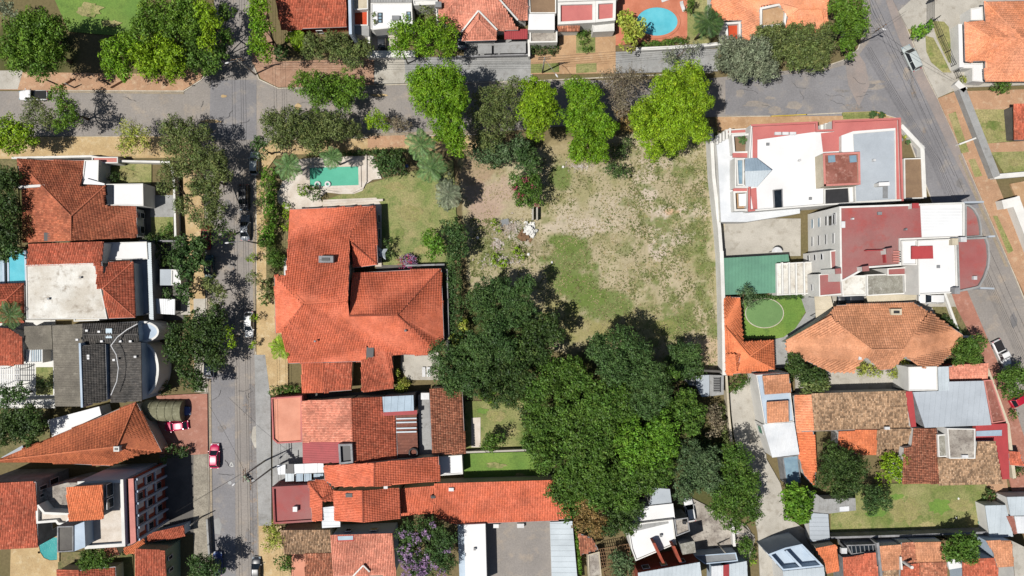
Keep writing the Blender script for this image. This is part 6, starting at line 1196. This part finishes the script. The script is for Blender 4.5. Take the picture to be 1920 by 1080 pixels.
T('rounded dark tree nestled against the pillow crowned tree', 'deep', 11.5, [(890, 640, 28), (925, 625, 26), (905, 665, 26), (950, 655, 26)], lump=.9, leaf=.17, group='grove in the middle of the block')
T('dark olive needle leaved tree spreading to the right of the grove', 'dark', 10.5, [(1000, 625, 30), (1025, 605, 26), (975, 655, 32), (1010, 660, 30), (1040, 630, 20), (960, 690, 32), (985, 715, 26)], .9, lump=.6, leaf=.22, twigs=.3, group='grove in the middle of the block')
T('wide grey green tree over the pale patio and annex roof', 'deep', 10, [(835, 665, 32), (865, 680, 34), (840, 700, 34), (880, 715, 32), (850, 725, 22), (905, 700, 26)], lump=.9, leaf=.17, group='grove in the middle of the block')
T('olive toned low tree at the bottom of the left grove', 'dark', 8, [(925, 730, 32), (960, 745, 26), (935, 695, 24)], leaf=.18, group='grove in the middle of the block')
G = 'dense grove of the central garden'
T('tallest dark tree of the grove with a dusty pink brown top', 'deep', 14, [(1130, 655, 34), (1165, 640, 32), (1195, 665, 34), (1150, 690, 38), (1190, 700, 38), (1215, 690, 28), (1120, 640, 20)], lump=1.1, leaf=.18, group=G, flower=('dry', .5, [(1160, 650, 16), (1172, 640, 12)]))
T('grey green pillow shaped tree on the upper right of the grove', 'deep', 13, [(1200, 715, 38), (1225, 705, 30), (1235, 735, 30), (1195, 745, 34), (1215, 765, 28)], lump=1.1, leaf=.17, group=G)
T('dark lumpy tree on the upper left of the grove', 'mid', 12, [(1035, 700, 32), (1070, 690, 28), (1020, 730, 32), (1060, 725, 34), (1090, 715, 26), (1000, 750, 26)], lump=1.1, leaf=.2, group=G)
T('deep green tree at the left edge of the grove beside the lawn', 'mid', 12, [(1015, 785, 36), (1055, 780, 36), (1005, 825, 34), (1045, 825, 38), (1020, 860, 28)], lump=1.1, leaf=.2, group=G)
T('olive green tree in the centre of the grove', 'mid', 13.5, [(1130, 750, 40), (1165, 770, 38), (1125, 790, 38), (1100, 760, 30), (1160, 735, 28)], lump=1.2, leaf=.19, group=G)
T('dark green tree just below the grove centre', 'mid', 13, [(1095, 820, 38), (1130, 835, 36), (1085, 860, 38), (1065, 890, 30), (1110, 880, 34)], lump=1.1, leaf=.2, group=G)
T('bright mid green tree on the right side of the grove', 'bright', 13, [(1175, 815, 40), (1215, 820, 38), (1195, 855, 42), (1240, 800, 30), (1245, 840, 30)], lump=1.1, leaf=.2, group=G)
T('large fresh green tree at the bottom of the grove above the white roof', 'mid', 12, [(1165, 890, 38), (1205, 895, 36), (1130, 905, 34), (1240, 880, 32), (1170, 930, 30), (1125, 935, 28)], lump=1.0, leaf=.2, group=G)
T('green tree at the right edge of the grove beside the slatted shed', 'mid', 10, [(1285, 745, 24), (1300, 775, 26), (1270, 765, 26), (1295, 800, 20), (1260, 700, 18)], lump=.8, leaf=.2, group=G)
T('shaded low tree between the tall shadow and the boundary wall', 'deep', 7, [(1270, 660, 24), (1290, 680, 28), (1265, 690, 24), (1300, 655, 18)], leaf=.17, group=G)
T('dark bluish tree below the grove beside the shady lot', 'blue', 10.5, [(1295, 850, 30), (1325, 865, 34), (1290, 890, 34), (1330, 900, 32), (1280, 920, 22)], .9, leaf=.17, lump=.8, group=G)
T('wide loose tree shading the long concrete driveway', 'mid', 10.5, [(1380, 855, 30), (1370, 890, 34), (1400, 900, 30), (1360, 925, 36), (1395, 935, 34), (1375, 970, 28), (1410, 960, 22), (1345, 950, 24)], .8, leaf=.18, lump=.7, twigs=.6, group=G)
T('brown leaved tree at the bottom of the grove', 'brown', 9, [(1100, 965, 28), (1120, 985, 26), (1095, 940, 24), (1085, 985, 16)], .9, leaf=.18, lump=.6, twigs=.6, group=G)
T('dark green tree between the brown tree and the white roof', 'dark', 9.5, [(1155, 965, 28), (1175, 985, 22), (1190, 955, 22), (1145, 990, 18)], group=G)
T('dark green ragged tree on the left slope of the grove', 'mid', 10, [(1045, 920, 26), (1070, 940, 28), (1085, 915, 24), (1060, 965, 14)], .9, group=G)
T('dry pale shrubby tree beside the driveway wall', 'dry', 5, [(1335, 775, 20), (1345, 795, 18), (1335, 810, 14)], .5, twigs=3)
T('round glossy tree with large light leaves beside the shed', 'bright', 8, [(1485, 925, 24), (1505, 935, 24), (1485, 955, 24), (1505, 965, 18), (1495, 940, 26, 8.4)], .9, leaf=.3, lump=.5)
T('very dense dark round tree in front of the brown tile roofs', 'dark', 9.5, [(1560, 860, 34), (1585, 875, 34), (1555, 895, 32), (1595, 900, 30), (1575, 920, 22), (1610, 875, 20)], 1.1, leaf=.15, lump=.7)
T('medium dark round tree at the corner of the right lawn', 'deep', 7, [(1635, 930, 24), (1655, 940, 20), (1630, 950, 18)], 1.1, leaf=.15, lump=.6)
T('lime green see through tree in front of the mottled roofs', 'lime', 6, [(1665, 865, 22), (1680, 885, 20), (1655, 895, 16), (1690, 860, 12)], .6, leaf=.2, lump=.6)
T('star shaped green tree over the bottom right roofs', 'mid', 8, [(1795, 1020, 26), (1810, 1035, 24), (1780, 1035, 20), (1820, 1015, 18)], .8, leaf=.24, lump=.5, twigs=.5)
T('round dark tree right of the tan many sided roof', 'mid', 6.5, [(1800, 655, 24), (1825, 645, 22), (1820, 668, 22), (1795, 670, 16)], 1.1, leaf=.17)
T('dark green tree at the right edge below the white pickup', 'mid', 6.5, [(1885, 705, 22), (1905, 700, 22), (1890, 730, 20), (1912, 725, 16)], 1, leaf=.17)
T('dark tree filling the corner left of the tan roof', 'dark', 6, [(1490, 680, 22), (1505, 700, 24), (1480, 700, 16), (1530, 705, 20)], .9, leaf=.22)
T('fan leaved yellow green plant south of the tan roof', 'olive', 5.5, [(1525, 715, 24), (1540, 720, 16), (1510, 725, 14)], .8, leaf=.28, lump=.5)
T('small blue green tree overlapping the green metal roof', 'blue', 5.5, [(1398, 548, 14), (1412, 562, 14), (1403, 572, 13)], 1, leaf=.15)
T('purple flowering tree covered in lilac blossom at the bottom', 'deep', 8.5, [(770, 1000, 30), (810, 990, 30), (835, 1010, 26), (775, 1035, 32), (820, 1040, 34), (790, 1065, 28), (840, 1055, 20)], 1, leaf=.17, lump=.7, flower=('purple', 1.5, [(800, 1000, 12), (840, 1030, 10), (755, 1030, 12), (778, 1008, 12), (800, 1045, 14), (770, 1050, 14), (760, 1000, 12), (775, 1030, 18), (760, 1050, 16), (790, 1065, 22), (815, 1055, 14), (812, 985, 10), (785, 1010, 10), (830, 1075, 14), (765, 1072, 16), (826, 1030, 8)]), name='flowering_tree')
T('round green street tree at the bottom beside the side street', 'deep', 8, [(375, 1055, 24), (395, 1065, 26), (380, 1080, 26)], 1, base=(405, 1046))
T('dark round bush tree between the teal pool and the striped roof', 'mid', 5.5, [(175, 1045, 24), (195, 1050, 20), (165, 1055, 18)], 1, leaf=.17)
T('grey green tree growing through the wooden pergola', 'blue', 5.5, [(1158, 1045, 18), (1165, 1065, 24), (1180, 1050, 16)], .9, leaf=.2)
T('round dark tree in the small yard next to the annex', 'mid', 5.5, [(920, 828, 20), (935, 820, 16), (915, 835, 14)], 1, leaf=.17)
T('flowering yellowish tree on the lower pavement', 'yellow', 5.5, [(510, 990, 18), (518, 1010, 18), (505, 1020, 14)], .6, twigs=1.2, leaf=.17)
T('small round green tree by the pink forecourt', 'mid', 4.5, [(530, 1052, 17), (538, 1058, 13)])
G2 = 'trees hiding the upper right corner house'
T('silvery leaved tree over the upper road, leftmost of its cluster', 'grey', 9, [(1370, 95, 34), (1400, 110, 36), (1385, 130, 32), (1430, 130, 32), (1420, 90, 30), (1355, 120, 22)], leaf=.19, lump=.7, group=G2, bark='bark_pale')
T('grey green tree hugging the orange roof edge', 'olive', 8.5, [(1430, 75, 30), (1460, 90, 34), (1480, 70, 26), (1455, 60, 20)], leaf=.18, lump=.7, group=G2)
T('brownish olive tree right of the silvery leaved tree', 'olive', 8.5, [(1505, 75, 34), (1535, 85, 32), (1500, 105, 30), (1530, 115, 26), (1490, 120, 24), (1550, 60, 20)], leaf=.18, lump=.8, group=G2, twigs=.5)
T('deep green tall tree beside the street lamp in the upper right', 'fresh', 10, [(1600, 20, 28), (1580, 45, 26), (1608, 50, 24), (1585, 80, 22), (1570, 10, 24), (1590, 100, 14)], lump=.9, group=G2)
T('light green reed like tree covering the oval pool edge', 'yellow', 6.5, [(1172, 40, 20), (1185, 62, 24), (1178, 85, 16), (1200, 50, 16)], .8, leaf=.26, lump=.6, twigs=.4)
T('small leafy tree beside the top lawn strip', 'mid', 5, [(1293, 5, 10)]); T('grey pavement tree under the pool yard wall', 'grey', 5, [(1255, 108, 18), (1280, 100, 16), (1300, 88, 16)], .5, leaf=.17, twigs=.6)
SH = shrub
for nm, k, bl in (('undergrowth', 'dark', [(900, 560), (940, 600), (985, 600), (900, 640), (940, 650), (870, 700), (910, 720), (960, 700), (1000, 680), (1040, 690), (1060, 730), (1010, 730), (990, 780), (1000, 830), (1040, 860), (1030, 800), (1080, 770), (1100, 820), (1120, 870), (1100, 730), (1140, 700), (1180, 700), (1200, 740), (1160, 790), (1200, 800), (1220, 850), (1170, 860), (1130, 920), (1080, 920), (1180, 910), (1240, 800), (1250, 760), (1240, 720), (1270, 700), (1300, 700), (1280, 740), (1300, 790), (1270, 850), (1240, 880), (1310, 830), (1340, 850), (1060, 960), (1100, 980), (1150, 960), (1300, 900), (1350, 900), (1380, 860), (1390, 910)]), ('undergrowth', 'dark', [(60, 60), (60, 110), (110, 80), (300, 60), (340, 50), (300, 110), (390, 60), (360, 110), (220, 110), (20, 340), (20, 400), (10, 440), (570, 85), (640, 85), (930, 300), (980, 280), (1390, 90), (1440, 90), (1500, 80), (1540, 80), (1590, 50), (20, 790), (60, 800)])):
    rng = np.random.RandomState(5+len(bl)); B = [W(a, b, 1.2)[:2]+(1.0+rng.uniform(0, 1.2), 2.6) for a, b in bl]; v, f_ = crown_mesh([(x, y, z, 2.6) for x, y, z, r in B], rng, .8, .9, .26, .6, .8); mk(nm, v, f_, MATS['leaf_'+k])['kind'] = 'stuff'
SH('round bright bush on the verge beside the silver van', 'bright', 3, [(1722, 60, 14), (1738, 50, 13), (1718, 66, 10)], leaf=.24); SH('round trimmed bush below the top right corner house', 'mid', 2.6, [(1868, 162, 14), (1882, 162, 14)]); SH('yellow green clump by the white gate pillar', 'yellow', 1.6, [(1806, 150, 8)])
SH('yellow green round bush left of its darker twin by the green pool', 'lime', 2.5, [(568, 357, 12)]); SH('darker round bush right of the yellow green one by the green pool', 'mid', 2.8, [(590, 363, 15)])
SH('small lime bush beside the shed roof of the ivy hedge, upper', 'lime', 2, [(537, 388, 10)]); SH('small lime bush beside the ivy hedge, lower', 'lime', 2, [(537, 425, 10), (536, 405, 7)])
SH('round purple flowering bush at the bottom of the lawn', 'purple', 2.4, [(765, 490, 16), (775, 487, 10)], flower=('magenta', .3, None)); SH('leafy bush between the lounger patio and the tiled wing', 'yellow', 2.4, [(755, 722, 17), (745, 700, 7)]); SH('thin dark bush beside the white umbrella', 'dark', 3, [(728, 450, 9), (732, 478, 9), (728, 462, 8)])
SH('low hedge bush at the wall corner above the pink terrace', 'mid', 2, [(515, 735, 12), (530, 733, 12), (545, 732, 13), (558, 730, 10)]); SH('big dark bush at the top of the vacant lot', 'deep', 3.5, [(1150, 320, 17), (1168, 322, 15), (1140, 312, 10)])
SH('dark bush mass in the shade below the lime crowns', 'dark', 3.5, [(1160, 285, 17), (1175, 270, 13)]); SH('small bush beside the tiny palms of the corner planter', 'yellow', 1.2, [(1697, 256, 5)])
SH('left round bush of the white house front garden', 'dark', 2.4, [(1000, 90, 12), (1015, 92, 13)]); SH('dark bush right beside the white house grey canopy', 'dark', 2.2, [(1037, 92, 12)]); SH('upper bush of the tan driveway garden', 'mid', 2.2, [(1092, 70, 13)]); SH('middle flat bush of the tan driveway garden', 'dark', 1.8, [(1098, 56, 11)]); SH('lower round bush of the tan driveway garden', 'mid', 1.8, [(1101, 91, 10)])
SH('green bush under the orange L roof by the driveway', 'mid', 2.6, [(1380, 718, 15), (1395, 712, 13), (1372, 730, 10)]); SH('vine covered corner under the tan roof, left bay', 'yellow', 3, [(1628, 692, 16), (1645, 700, 10), (1612, 695, 10)]); SH('vine covered corner under the tan roof, right bay', 'yellow', 3, [(1684, 698, 16), (1695, 688, 13), (1672, 702, 10)])
SH('bush in front of the bottom right metal shed', 'mid', 2, [(1900, 885, 12)]); SH('dark plant on the right pavement near the tile porch', 'dark', 2.4, [(1900, 875, 12), (1915, 880, 10)]); SH('round bush on the pavement below the right edge tree', 'mid', 2.2, [(1898, 778, 10)])
SH('dark fan plant by the lawn debris', 'dark', 2.4, [(1855, 928, 12)], leaf=.25); SH('small ivy bush beside the shaded bottom lot', 'mid', 3, [(1395, 1020, 18), (1402, 1035, 17)]); SH('bright hanging vine at the shed roof corner', 'lime', 2, [(1412, 1055, 8)])
SH('leafy garden bush in the paver garden', 'mid', 2.2, [(310, 432, 12), (318, 425, 8)]); SH('dark bush behind the white canopy of the left house', 'dark', 2.4, [(215, 333, 12)]); SH('broad shrubs beneath the tree shaded courtyard wall', 'dark', 2.8, [(300, 475, 17), (315, 495, 14), (290, 448, 12)])
SH('leafy plants in the dark forecourt of the apartment block', 'deep', 2.6, [(325, 843, 12), (310, 860, 10), (345, 848, 12)], leaf=.24); SH('lone dark bush inside the half round balcony garden', 'dark', 2.6, [(310, 728, 14)]); SH('vine strip on the white patio house roof', 'olive', 4.6, [(702, 28, 6), (703, 42, 6)])
SH('lime ground shrub at the left of the rubble patch', 'lime', 1.6, [(925, 418, 8), (935, 430, 7)]); SH('lime ground shrub at the right of the rubble patch', 'lime', 1.4, [(968, 470, 10), (978, 480, 8)]); SH('low lime weeds near the white debris', 'lime', 1.2, [(930, 485, 12), (945, 495, 10)])
SH('yellow green reed clump below the street tree lamp', 'lime', 2.4, [(475, 483, 9), (466, 486, 6)]); SH('dark leafy plants along the lower ivy hedge', 'olive', 2.8, [(500, 535, 12), (498, 560, 12), (515, 548, 9)], leaf=.24); SH('bright bush by the parked white car, upper', 'lime', 3, [(478, 597, 9)]); SH('bright bush by the parked white car, lower', 'lime', 3, [(473, 645, 8)])
SH('yellow palm like shrubs right of the dark hedge', 'yellow', 4, [(868, 610, 12), (855, 640, 14), (870, 655, 10)], leaf=.28, dens=.7); SH('low green bush at the fern corner of the yard', 'lime', 1.6, [(905, 742, 10), (918, 752, 8)])
SH('round spiky cycad on the red pavement corner', 'deep', 2.4, [(527, 98, 15)], leaf=.28)
hedge('thick trailing ivy hedge above the pavement left of the green pool', 'bright', 3.4, [(505, 325), (502, 370), (508, 410), (500, 450)], 15, leaf=.2)
hedge('rounded green hedge below the trailing ivy hedge', 'mid', 3.2, [(500, 455), (512, 480), (520, 490)], 18)
hedge('trimmed hedge along the white wall of the oval pool yard', 'mid', 1.8, [(1205, 84), (1240, 80), (1285, 75)], 7); hedge('narrow ivy column right of the top green shrubs', 'mid', 3, [(1290, 20), (1294, 8)], 8)
hedge('dark tall hedge beside the right wing of the big orange house', 'deep', 4.2, [(852, 490), (853, 540), (856, 590), (858, 640)], 14); hedge('low hedge between the sandy pavement and the green pool', 'dark', 1.6, [(600, 292), (680, 286), (760, 284)], 6)
hedge('ivy edge along the light metal roof of the bottom shed', 'bright', 3.0, [(1076, 985), (1084, 1030), (1088, 1075)], 4); hedge('line of garden plants below the left street trees', 'dark', 2, [(280, 447), (325, 447)], 9)
hedge('green strip of planting inside the turf lawn edge', 'deep', 1.2, [(1400, 556), (1440, 556), (1505, 555)], 6); hedge('bushes along the boundary strip by the driveway wall', 'olive', 2.2, [(1352, 760), (1356, 800), (1360, 830)], 8)
hedge('planting strip right of the tan roof house', 'dark', 1.6, [(1770, 595), (1800, 625)], 8)
palm('palm leaning over the green swimming pool', 622, 297, 22, 6.5); palm('feathery palm at the top end of the ivy hedge', 540, 312, 27, 6, 'palm'); palm('tall palm at the lawn edge, uppermost of three', 788, 272, 30, 8.5); palm('tall palm at the lawn edge, middle of three', 808, 315, 32, 8.5); palm('greyish drooping palm, lowest of three at the lawn edge', 840, 365, 28, 8, 'grey')
palm('palm between the oval pool yard and the orange roof', 1328, 40, 32, 9, 'deep'); palm('light green palm against the lower left corner of the big orange roof', 528, 652, 24, 4.4, 'lime'); palm('dark palm at the left edge over the red roof', 18, 590, 26, 7, 'deep'); palm('small palm in the brown planter court of the pink building', 1392, 262, 9, 6.2, 'palm', 12); palm('left tiny palm by the yellow kerb corner', 1637, 214, 9, 1.2, 'deep', 11); palm('right tiny palm by the yellow kerb corner', 1654, 216, 8, 1.2, 'deep', 11)
palm('tiny palm in the corner planter by the diagonal street', 1704, 266, 5, 1, 'palm', 10); palm('young bright palm at the upper end of the small green yard', 915, 735, 18, 4.5, 'bright', 12); palm('long leaved banana palm shaded beside the red tiled slope', 557, 70, 18, 3.6, 'lime', 11)

# grass tufts, weeds and rubble
def scatter(name, polys, n, m, size, hgt, seed, ex=None):
    rng = np.random.RandomState(seed); C_ = []
    for poly, k in polys:
        P = [W(*p)[:2] for p in poly]; xs = [p[0] for p in P]; ys = [p[1] for p in P]; x = rng.uniform(min(xs), max(xs), k*3); y = rng.uniform(min(ys), max(ys), k*3); ok = inpoly(x, y, P)
        cl = vnoise(x+200, y+200, 2.2, seed+3)*.6+vnoise(x+200, y+200, .9, seed+4)*.4; ok &= cl > rng.uniform(.3, .75, k*3); C_.append(np.stack([x, y], 1)[ok][:k])
    c = np.concatenate(C_); N = len(c); a = rng.uniform(0, 6.28, (N, 4)); s = size*rng.uniform(.6, 1.4, (N, 1)); z = hgt*rng.uniform(.4, 1.2, (N, 4))
    V = []
    for j in range(4):
        t = a[:, j]; dx = np.cos(t)*s[:, 0]; dy = np.sin(t)*s[:, 0]; w_ = .3*s[:, 0]
        V += [np.stack([c[:, 0]-dy*.3, c[:, 1]+dx*.3, np.full(N, .02)], 1), np.stack([c[:, 0]+dy*.3, c[:, 1]-dx*.3, np.full(N, .02)], 1), np.stack([c[:, 0]+dx, c[:, 1]+dy, z[:, j]], 1)]
    V = np.stack(V, 1).reshape(-1, 3); F = np.arange(len(V)).reshape(-1, 3); o = mk(name, V, F, MATS[m]); o['kind'] = 'stuff'; return o
LOTP = [(1010, 300), (1120, 270), (1328, 262), (1345, 690), (1210, 690), (1080, 640), (1000, 640), (1000, 430)]
scatter('weed_tufts', [(LOTP, 4200), ([(1180, 300), (1330, 270), (1345, 640), (1180, 560)], 3000), ([(880, 410), (1000, 410), (1000, 520), (880, 520)], 1500), ([(715, 345), (840, 320), (850, 495), (720, 495)], 1500), ([(1560, 910), (1860, 905), (1850, 1000), (1560, 1004)], 3500)], 0, 'leaf_grass', .19, .2, 3)
scatter('dry_grass', [(LOTP, 9000), ([(860, 300), (1000, 330), (1000, 420), (870, 420)], 700), ([(715, 345), (840, 320), (850, 495), (720, 495)], 1200), ([(1560, 910), (1860, 905), (1850, 1000), (1560, 1004)], 1500)], 0, 'leaf_straw', .15, .1, 8)
def rubble(label, cx, cy, rx, ry, n, size, m, name='rubble_heap', seed=1, h=.5):
    rng = np.random.RandomState(seed); x0, y0, _ = W(cx, cy); root = thing(name, label, 'rubble', (x0, y0, 0), 'rubble of the vacant lot'); mb = MB()
    for i in range(n):
        r = abs(rng.normal())*.5; t = rng.uniform(0, 6.28); x = x0+r*math.cos(t)*rx*.1; y = y0+r*math.sin(t)*ry*.1; s = size*rng.uniform(.4, 1.5); z = max(0, h*(1-r))*rng.uniform(0, 1)
        p = Vector((x, y, z+.05)); d = Vector(rng.normal(size=3)); d.z *= .3; d.normalize(); mb.bar(p-d*s*.5, p+d*s*.5, s*rng.uniform(.2, .6), s*rng.uniform(.12, .4))
    mb.build('debris', m, root, 'stuff')
rubble('heap of white broken slabs at the right end of the rubble patch', 993, 432, 11, 16, 150, .8, 'plaster', seed=2, h=.9); rubble('brown rubble beside the heap of white slabs', 983, 444, 13, 7, 60, .8, 'wood', seed=3); rubble('scattered pale debris in the middle of the rubble patch', 955, 425, 36, 22, 260, .35, 'rubble', seed=4, h=.2)
rubble('small heap of white planks left in the weeds', 932, 458, 12, 14, 50, .6, 'rubble', seed=5, h=.3); rubble('scattered pale debris at the lower edge of the rubble patch', 940, 490, 48, 18, 280, .34, 'rubble', seed=6, h=.2); rubble('scattered bricks along the top of the vacant lot', 1085, 312, 30, 9, 120, .32, 'rubble', seed=7, h=.2); rubble('pale stones on the far corner of the right lawn', 1812, 986, 18, 12, 140, .35, 'rubble', seed=8, h=.2)
for lb, px, py, s in (('single white lump on the grass right of the rubble', 1035, 492, .5), ('single white lump by the left edge of the rubble', 896, 446, .6), ('white lump under the white slab heap', 991, 477, .6), ('white lump near the top corner of the lot', 1056, 313, .5), ('white sack on the right lawn, upper', 1795, 934, .6), ('white sack on the right lawn, lower', 1791, 970, .6)):
    x, y, _ = W(px, py); rng = np.random.RandomState(int(px)); o = thing('stone_lump', lb, 'stone', (x, y, 0), 'white lumps on the ground'); P = [(x+s*.5*math.cos(t)*rng.uniform(.7, 1.2), y+s*.5*math.sin(t)*rng.uniform(.7, 1.2)) for t in np.linspace(0, 6.28, 9)[:-1]]
    mb = MB(); mb.prism(P, 0, .18); mb.prism(offset(ccw(P), s*.14), .17, .34); mb.build('lump', 'plaster', o)
o = thing('concrete_trough', 'pair of upright concrete slabs below the pink blossoms', 'slab', W(1003, 402)); 
for dx in (-.45, .35): x, y, _ = W(1003, 402); MB().box(x+dx, y, 0, 1.4, .3, 2.3).build('slab', 'concrete', o)
o = thing('grey_panel', 'dark grey square panel lying in the rubble', 'panel', W(947, 417)); x, y, _ = W(947, 417); MB().box(x, y, .1, .25, 1.4, 1.2, .2).build('panel', 'sheet_grey', o)
o = thing('water_bucket', 'small bright green round tub at the lawn corner', 'tub', W(1834, 978)); x, y, _ = W(1834, 978); MB().tube([(x, y, 0), (x, y, .5)], [.28, .36], 12).build('tub', 'sheet_green', o)
o = thing('garden_ball', 'small blue ball shaped tub near the garden palms', 'tub', W(763, 312)); x, y, _ = W(763, 312); MB().tube([(x, y, 0), (x, y, .5)], [.25, .33], 12).build('tub', 'paint_blue', o)

# ================================================================ VEHICLES
V_ = vehicle
V_('white pickup truck parked at the far left of the upper road', 61, 178, 180, 'white', 5.4, 'pickup', 1.9); V_('black car parked behind another, upper of two at the right kerb', 457, 370, -90, 'black', 4.8, 'suv', 1.9); V_('dark glossy car below the black one at the right kerb', 459, 427, 90, 'grey', 4.7, 'sedan', 1.85)
V_('silver car half hidden under the corner tree', 476, 306, 90, 'silver', 4.3, 'hatchback'); V_('red car half hidden under trees on the left kerb', 385, 444, 90, 'darkred', 4.6, 'hatchback'); V_('dark teal car in deep tree shade on the left kerb', 391, 500, 90, 'teal', 4.3, 'sedan')
V_('white car parked on the right kerb beside the big orange house', 466, 608, -90, 'white', 4.7, 'hatchback'); V_('white car under the huge dark street tree', 391, 688, 90, 'white', 4.2, 'hatchback'); V_('red car driving on the lower side street', 401.5, 856, 90, 'crimson', 4.5, 'hatchback', 1.8)
V_('crimson car parked in the reddish driveway', 330, 799, 186, 'crimson', 4.5, 'hatchback'); V_('blue car with its nose out of the canvas tunnel shelter', 334, 771, 0, 'blue', 4.2, 'hatchback'); V_('dark car at the bottom of the side street', 480, 1068, 90, 'black', 4.4, 'hatchback'); V_('dark blue car beside the bottom street tree', 407, 1058, 90, 'blue', 4.3, 'hatchback')
V_('silver van parked across the pale forecourt pavement', 1710, 108, 115, 'silver', 5.0, 'van', 1.95); V_('white car with a dark sunroof beside the tower block', 1747, 560, 180, 'white', 4.5, 'suv', 1.85); V_('dark car parked under trees behind the tan roof', 1596, 562, 180, 'black', 4.8, 'suv', 1.85); V_('white pickup truck with black bed cover on the diagonal street', 1880, 662, -64, 'white', 5.2, 'pickup', 1.9)
V_('red car at the right edge beyond the pavement tree', 1916, 748, 30, 'red', 4.2, 'hatchback'); V_('dark car under the fresh green twin crowned tree', 716, 78, 90, 'black', 4.3, 'sedan'); V_('white car deep in the shadow of the bottom lot', 1294, 957, 100, 'white', 4.3, 'hatchback'); V_('grey car in the tree shade beside the hipped roof', 866, 70, 90, 'grey', 4.2, 'sedan')

# ================================================================ POLES, LAMPS, WIRES, FENCE
pole('utility pole with street lamp at the shaded corner of the crossroads', 479, 140, 9, 10, (429, 117)); pole('utility pole with crossarms on the grass verge of the tan pavement', 1017, 137, 9, 5, (1042, 139)); pole('leaning street lamp pole at the upper right corner junction', 1606, 84, 9, 30, (1655, 54))
pole('street lamp pole beside the parked dark cars', 489, 457, 8.6, None, (429, 455)); pole('left pole of the twin transformer poles', 498, 863, 11, 90, (441, 906)); pole('right pole of the twin transformer poles', 511, 877, 11, 90, arms=1)
pole('thin pole by the upper pavement trees', 765, 120, 6.5, None); pole('slim pole with lamp on the driveway of the white yard', 1393, 984, 6, None, (1385, 1000)); pole('pole at the corner of the ruined lot below the grove', 1345, 1018, 5, None)
pole('short signpost on the left orange pavement', 141, 165, 3, None, name='sign_post', cat='post'); pole('thin metal post on the lower left sidewalk near the apartment block', 380, 968, 5, None)
o = thing('transformer', 'pale transformer rack hung between the twin poles', 'transformer', W(505, 870)); 
a = Vector(W(498, 863)); b = Vector(W(511, 877)); MB().bar((a.x, a.y, 9.2), (b.x, b.y, 9.2), .5, .12).build('platform', 'grey_metal', o)
for i in range(3): p = a.lerp(b, .25+.25*i); MB().tube([(p.x-.35, p.y, 9.25), (p.x-.35, p.y, 10.2)], .2, 8).build('transformer_can', 'plaster_green', o)
wires('bundle of overhead wires along the left side of the side street', [((432+d, -60, 9), (432+d+(18), 1140, 9)) for d in (0, 5)], 30, .0)
wires('bundle of overhead wires along the right side of the side street', [((448+d, -60, 9), (448+d*1.0+20, 1140, 9)) for d in (0, 4, 9)], 30, .0)
wires('overhead wires crossing above the top pavement on the left half', [((440, 108+d, 9), (1019, 107+d*.8, 9)) for d in (0, 4, 9, 14)], 24, .3)
wires('overhead wires crossing above the top pavement on the right half', [((1019, 107+d, 9), (1652, 52+d, 9)) for d in (0, 5, 9)], 24, .6)
wires('overhead wires sweeping down the diagonal street on its left side', [((1625+d, 0, 8.5), (1652+d, 52, 8.5)) for d in (0, 5)]+[((1625+d, 88, 8.5), (1755+d, 300, 8.5)) for d in (0, 3, 7)]+[((1755+d, 300, 8.5), (1960+d, 760, 8.5)) for d in (0, 3, 7)], 24, .4)
wires('overhead wires sweeping down the diagonal street on its right side', [((1634, 0, 8.8), (1700, 140, 8.8)), ((1700, 140, 8.8), (1790, 330, 8.8)), ((1640, 0, 8.8), (1720, 160, 8.8)), ((1720, 160, 8.8), (1960, 700, 8.8))], 24, .2)
wires('thin service wires reaching from the twin poles to the left houses', [((451, 889, 10), (330, 960, 4)), ((466, 900, 10), (392, 760, 4)), ((443, 112, 8.6), (300, 140, 5))], 12, .5)
wires('service wires from the corner lamp pole to the top right forecourt', [((1650, 52, 8.4), (1700, 20, 4)), ((1650, 58, 8.4), (1790, 150, 3))], 12, .4)
f = thing('metal_fence', 'open dark metal fence around the pale forecourt garden', 'fence', W(1790, 140, 0)); Pf = [(1745, 42), (1757, 72), (1770, 100), (1781, 126), (1786, 137), (1791, 148)]
for i, p in enumerate(Pf):
    x, y, _ = W(*p); MB().box(x, y, 0, 2.0, .12, .12).build('post', 'dark_metal', f)
    if i: x2, y2, _ = W(*Pf[i-1]); [MB().bar((x, y, z), (x2, y2, z), .05, .05).build('rail', 'dark_metal', f) for z in (.5, 1.0, 1.5, 1.95)]
f = thing('sliding_gate', 'dark barred gate in front of the top right forecourt', 'gate', W(1742, 30, 0))
for xx in (1740, 1744, 1748, 1752): a = W(xx, 0, 1.8); b = W(xx, 38, 1.8); MB().bar(a, b, .06, .06).build('bar', 'dark_metal', f)
for yy in (0, 38): a = W(1738, yy+4, 1.8); b = W(1754, yy-2, 1.8); MB().bar(a, b, .25, .2).build('beam', 'dark_metal', f)
for p in ((1739, 2), (1739, 40), (1753, 1), (1753, 36)): x, y, _ = W(*p); MB().box(x, y, 0, 1.8, .1, .1).build('post', 'dark_metal', f)
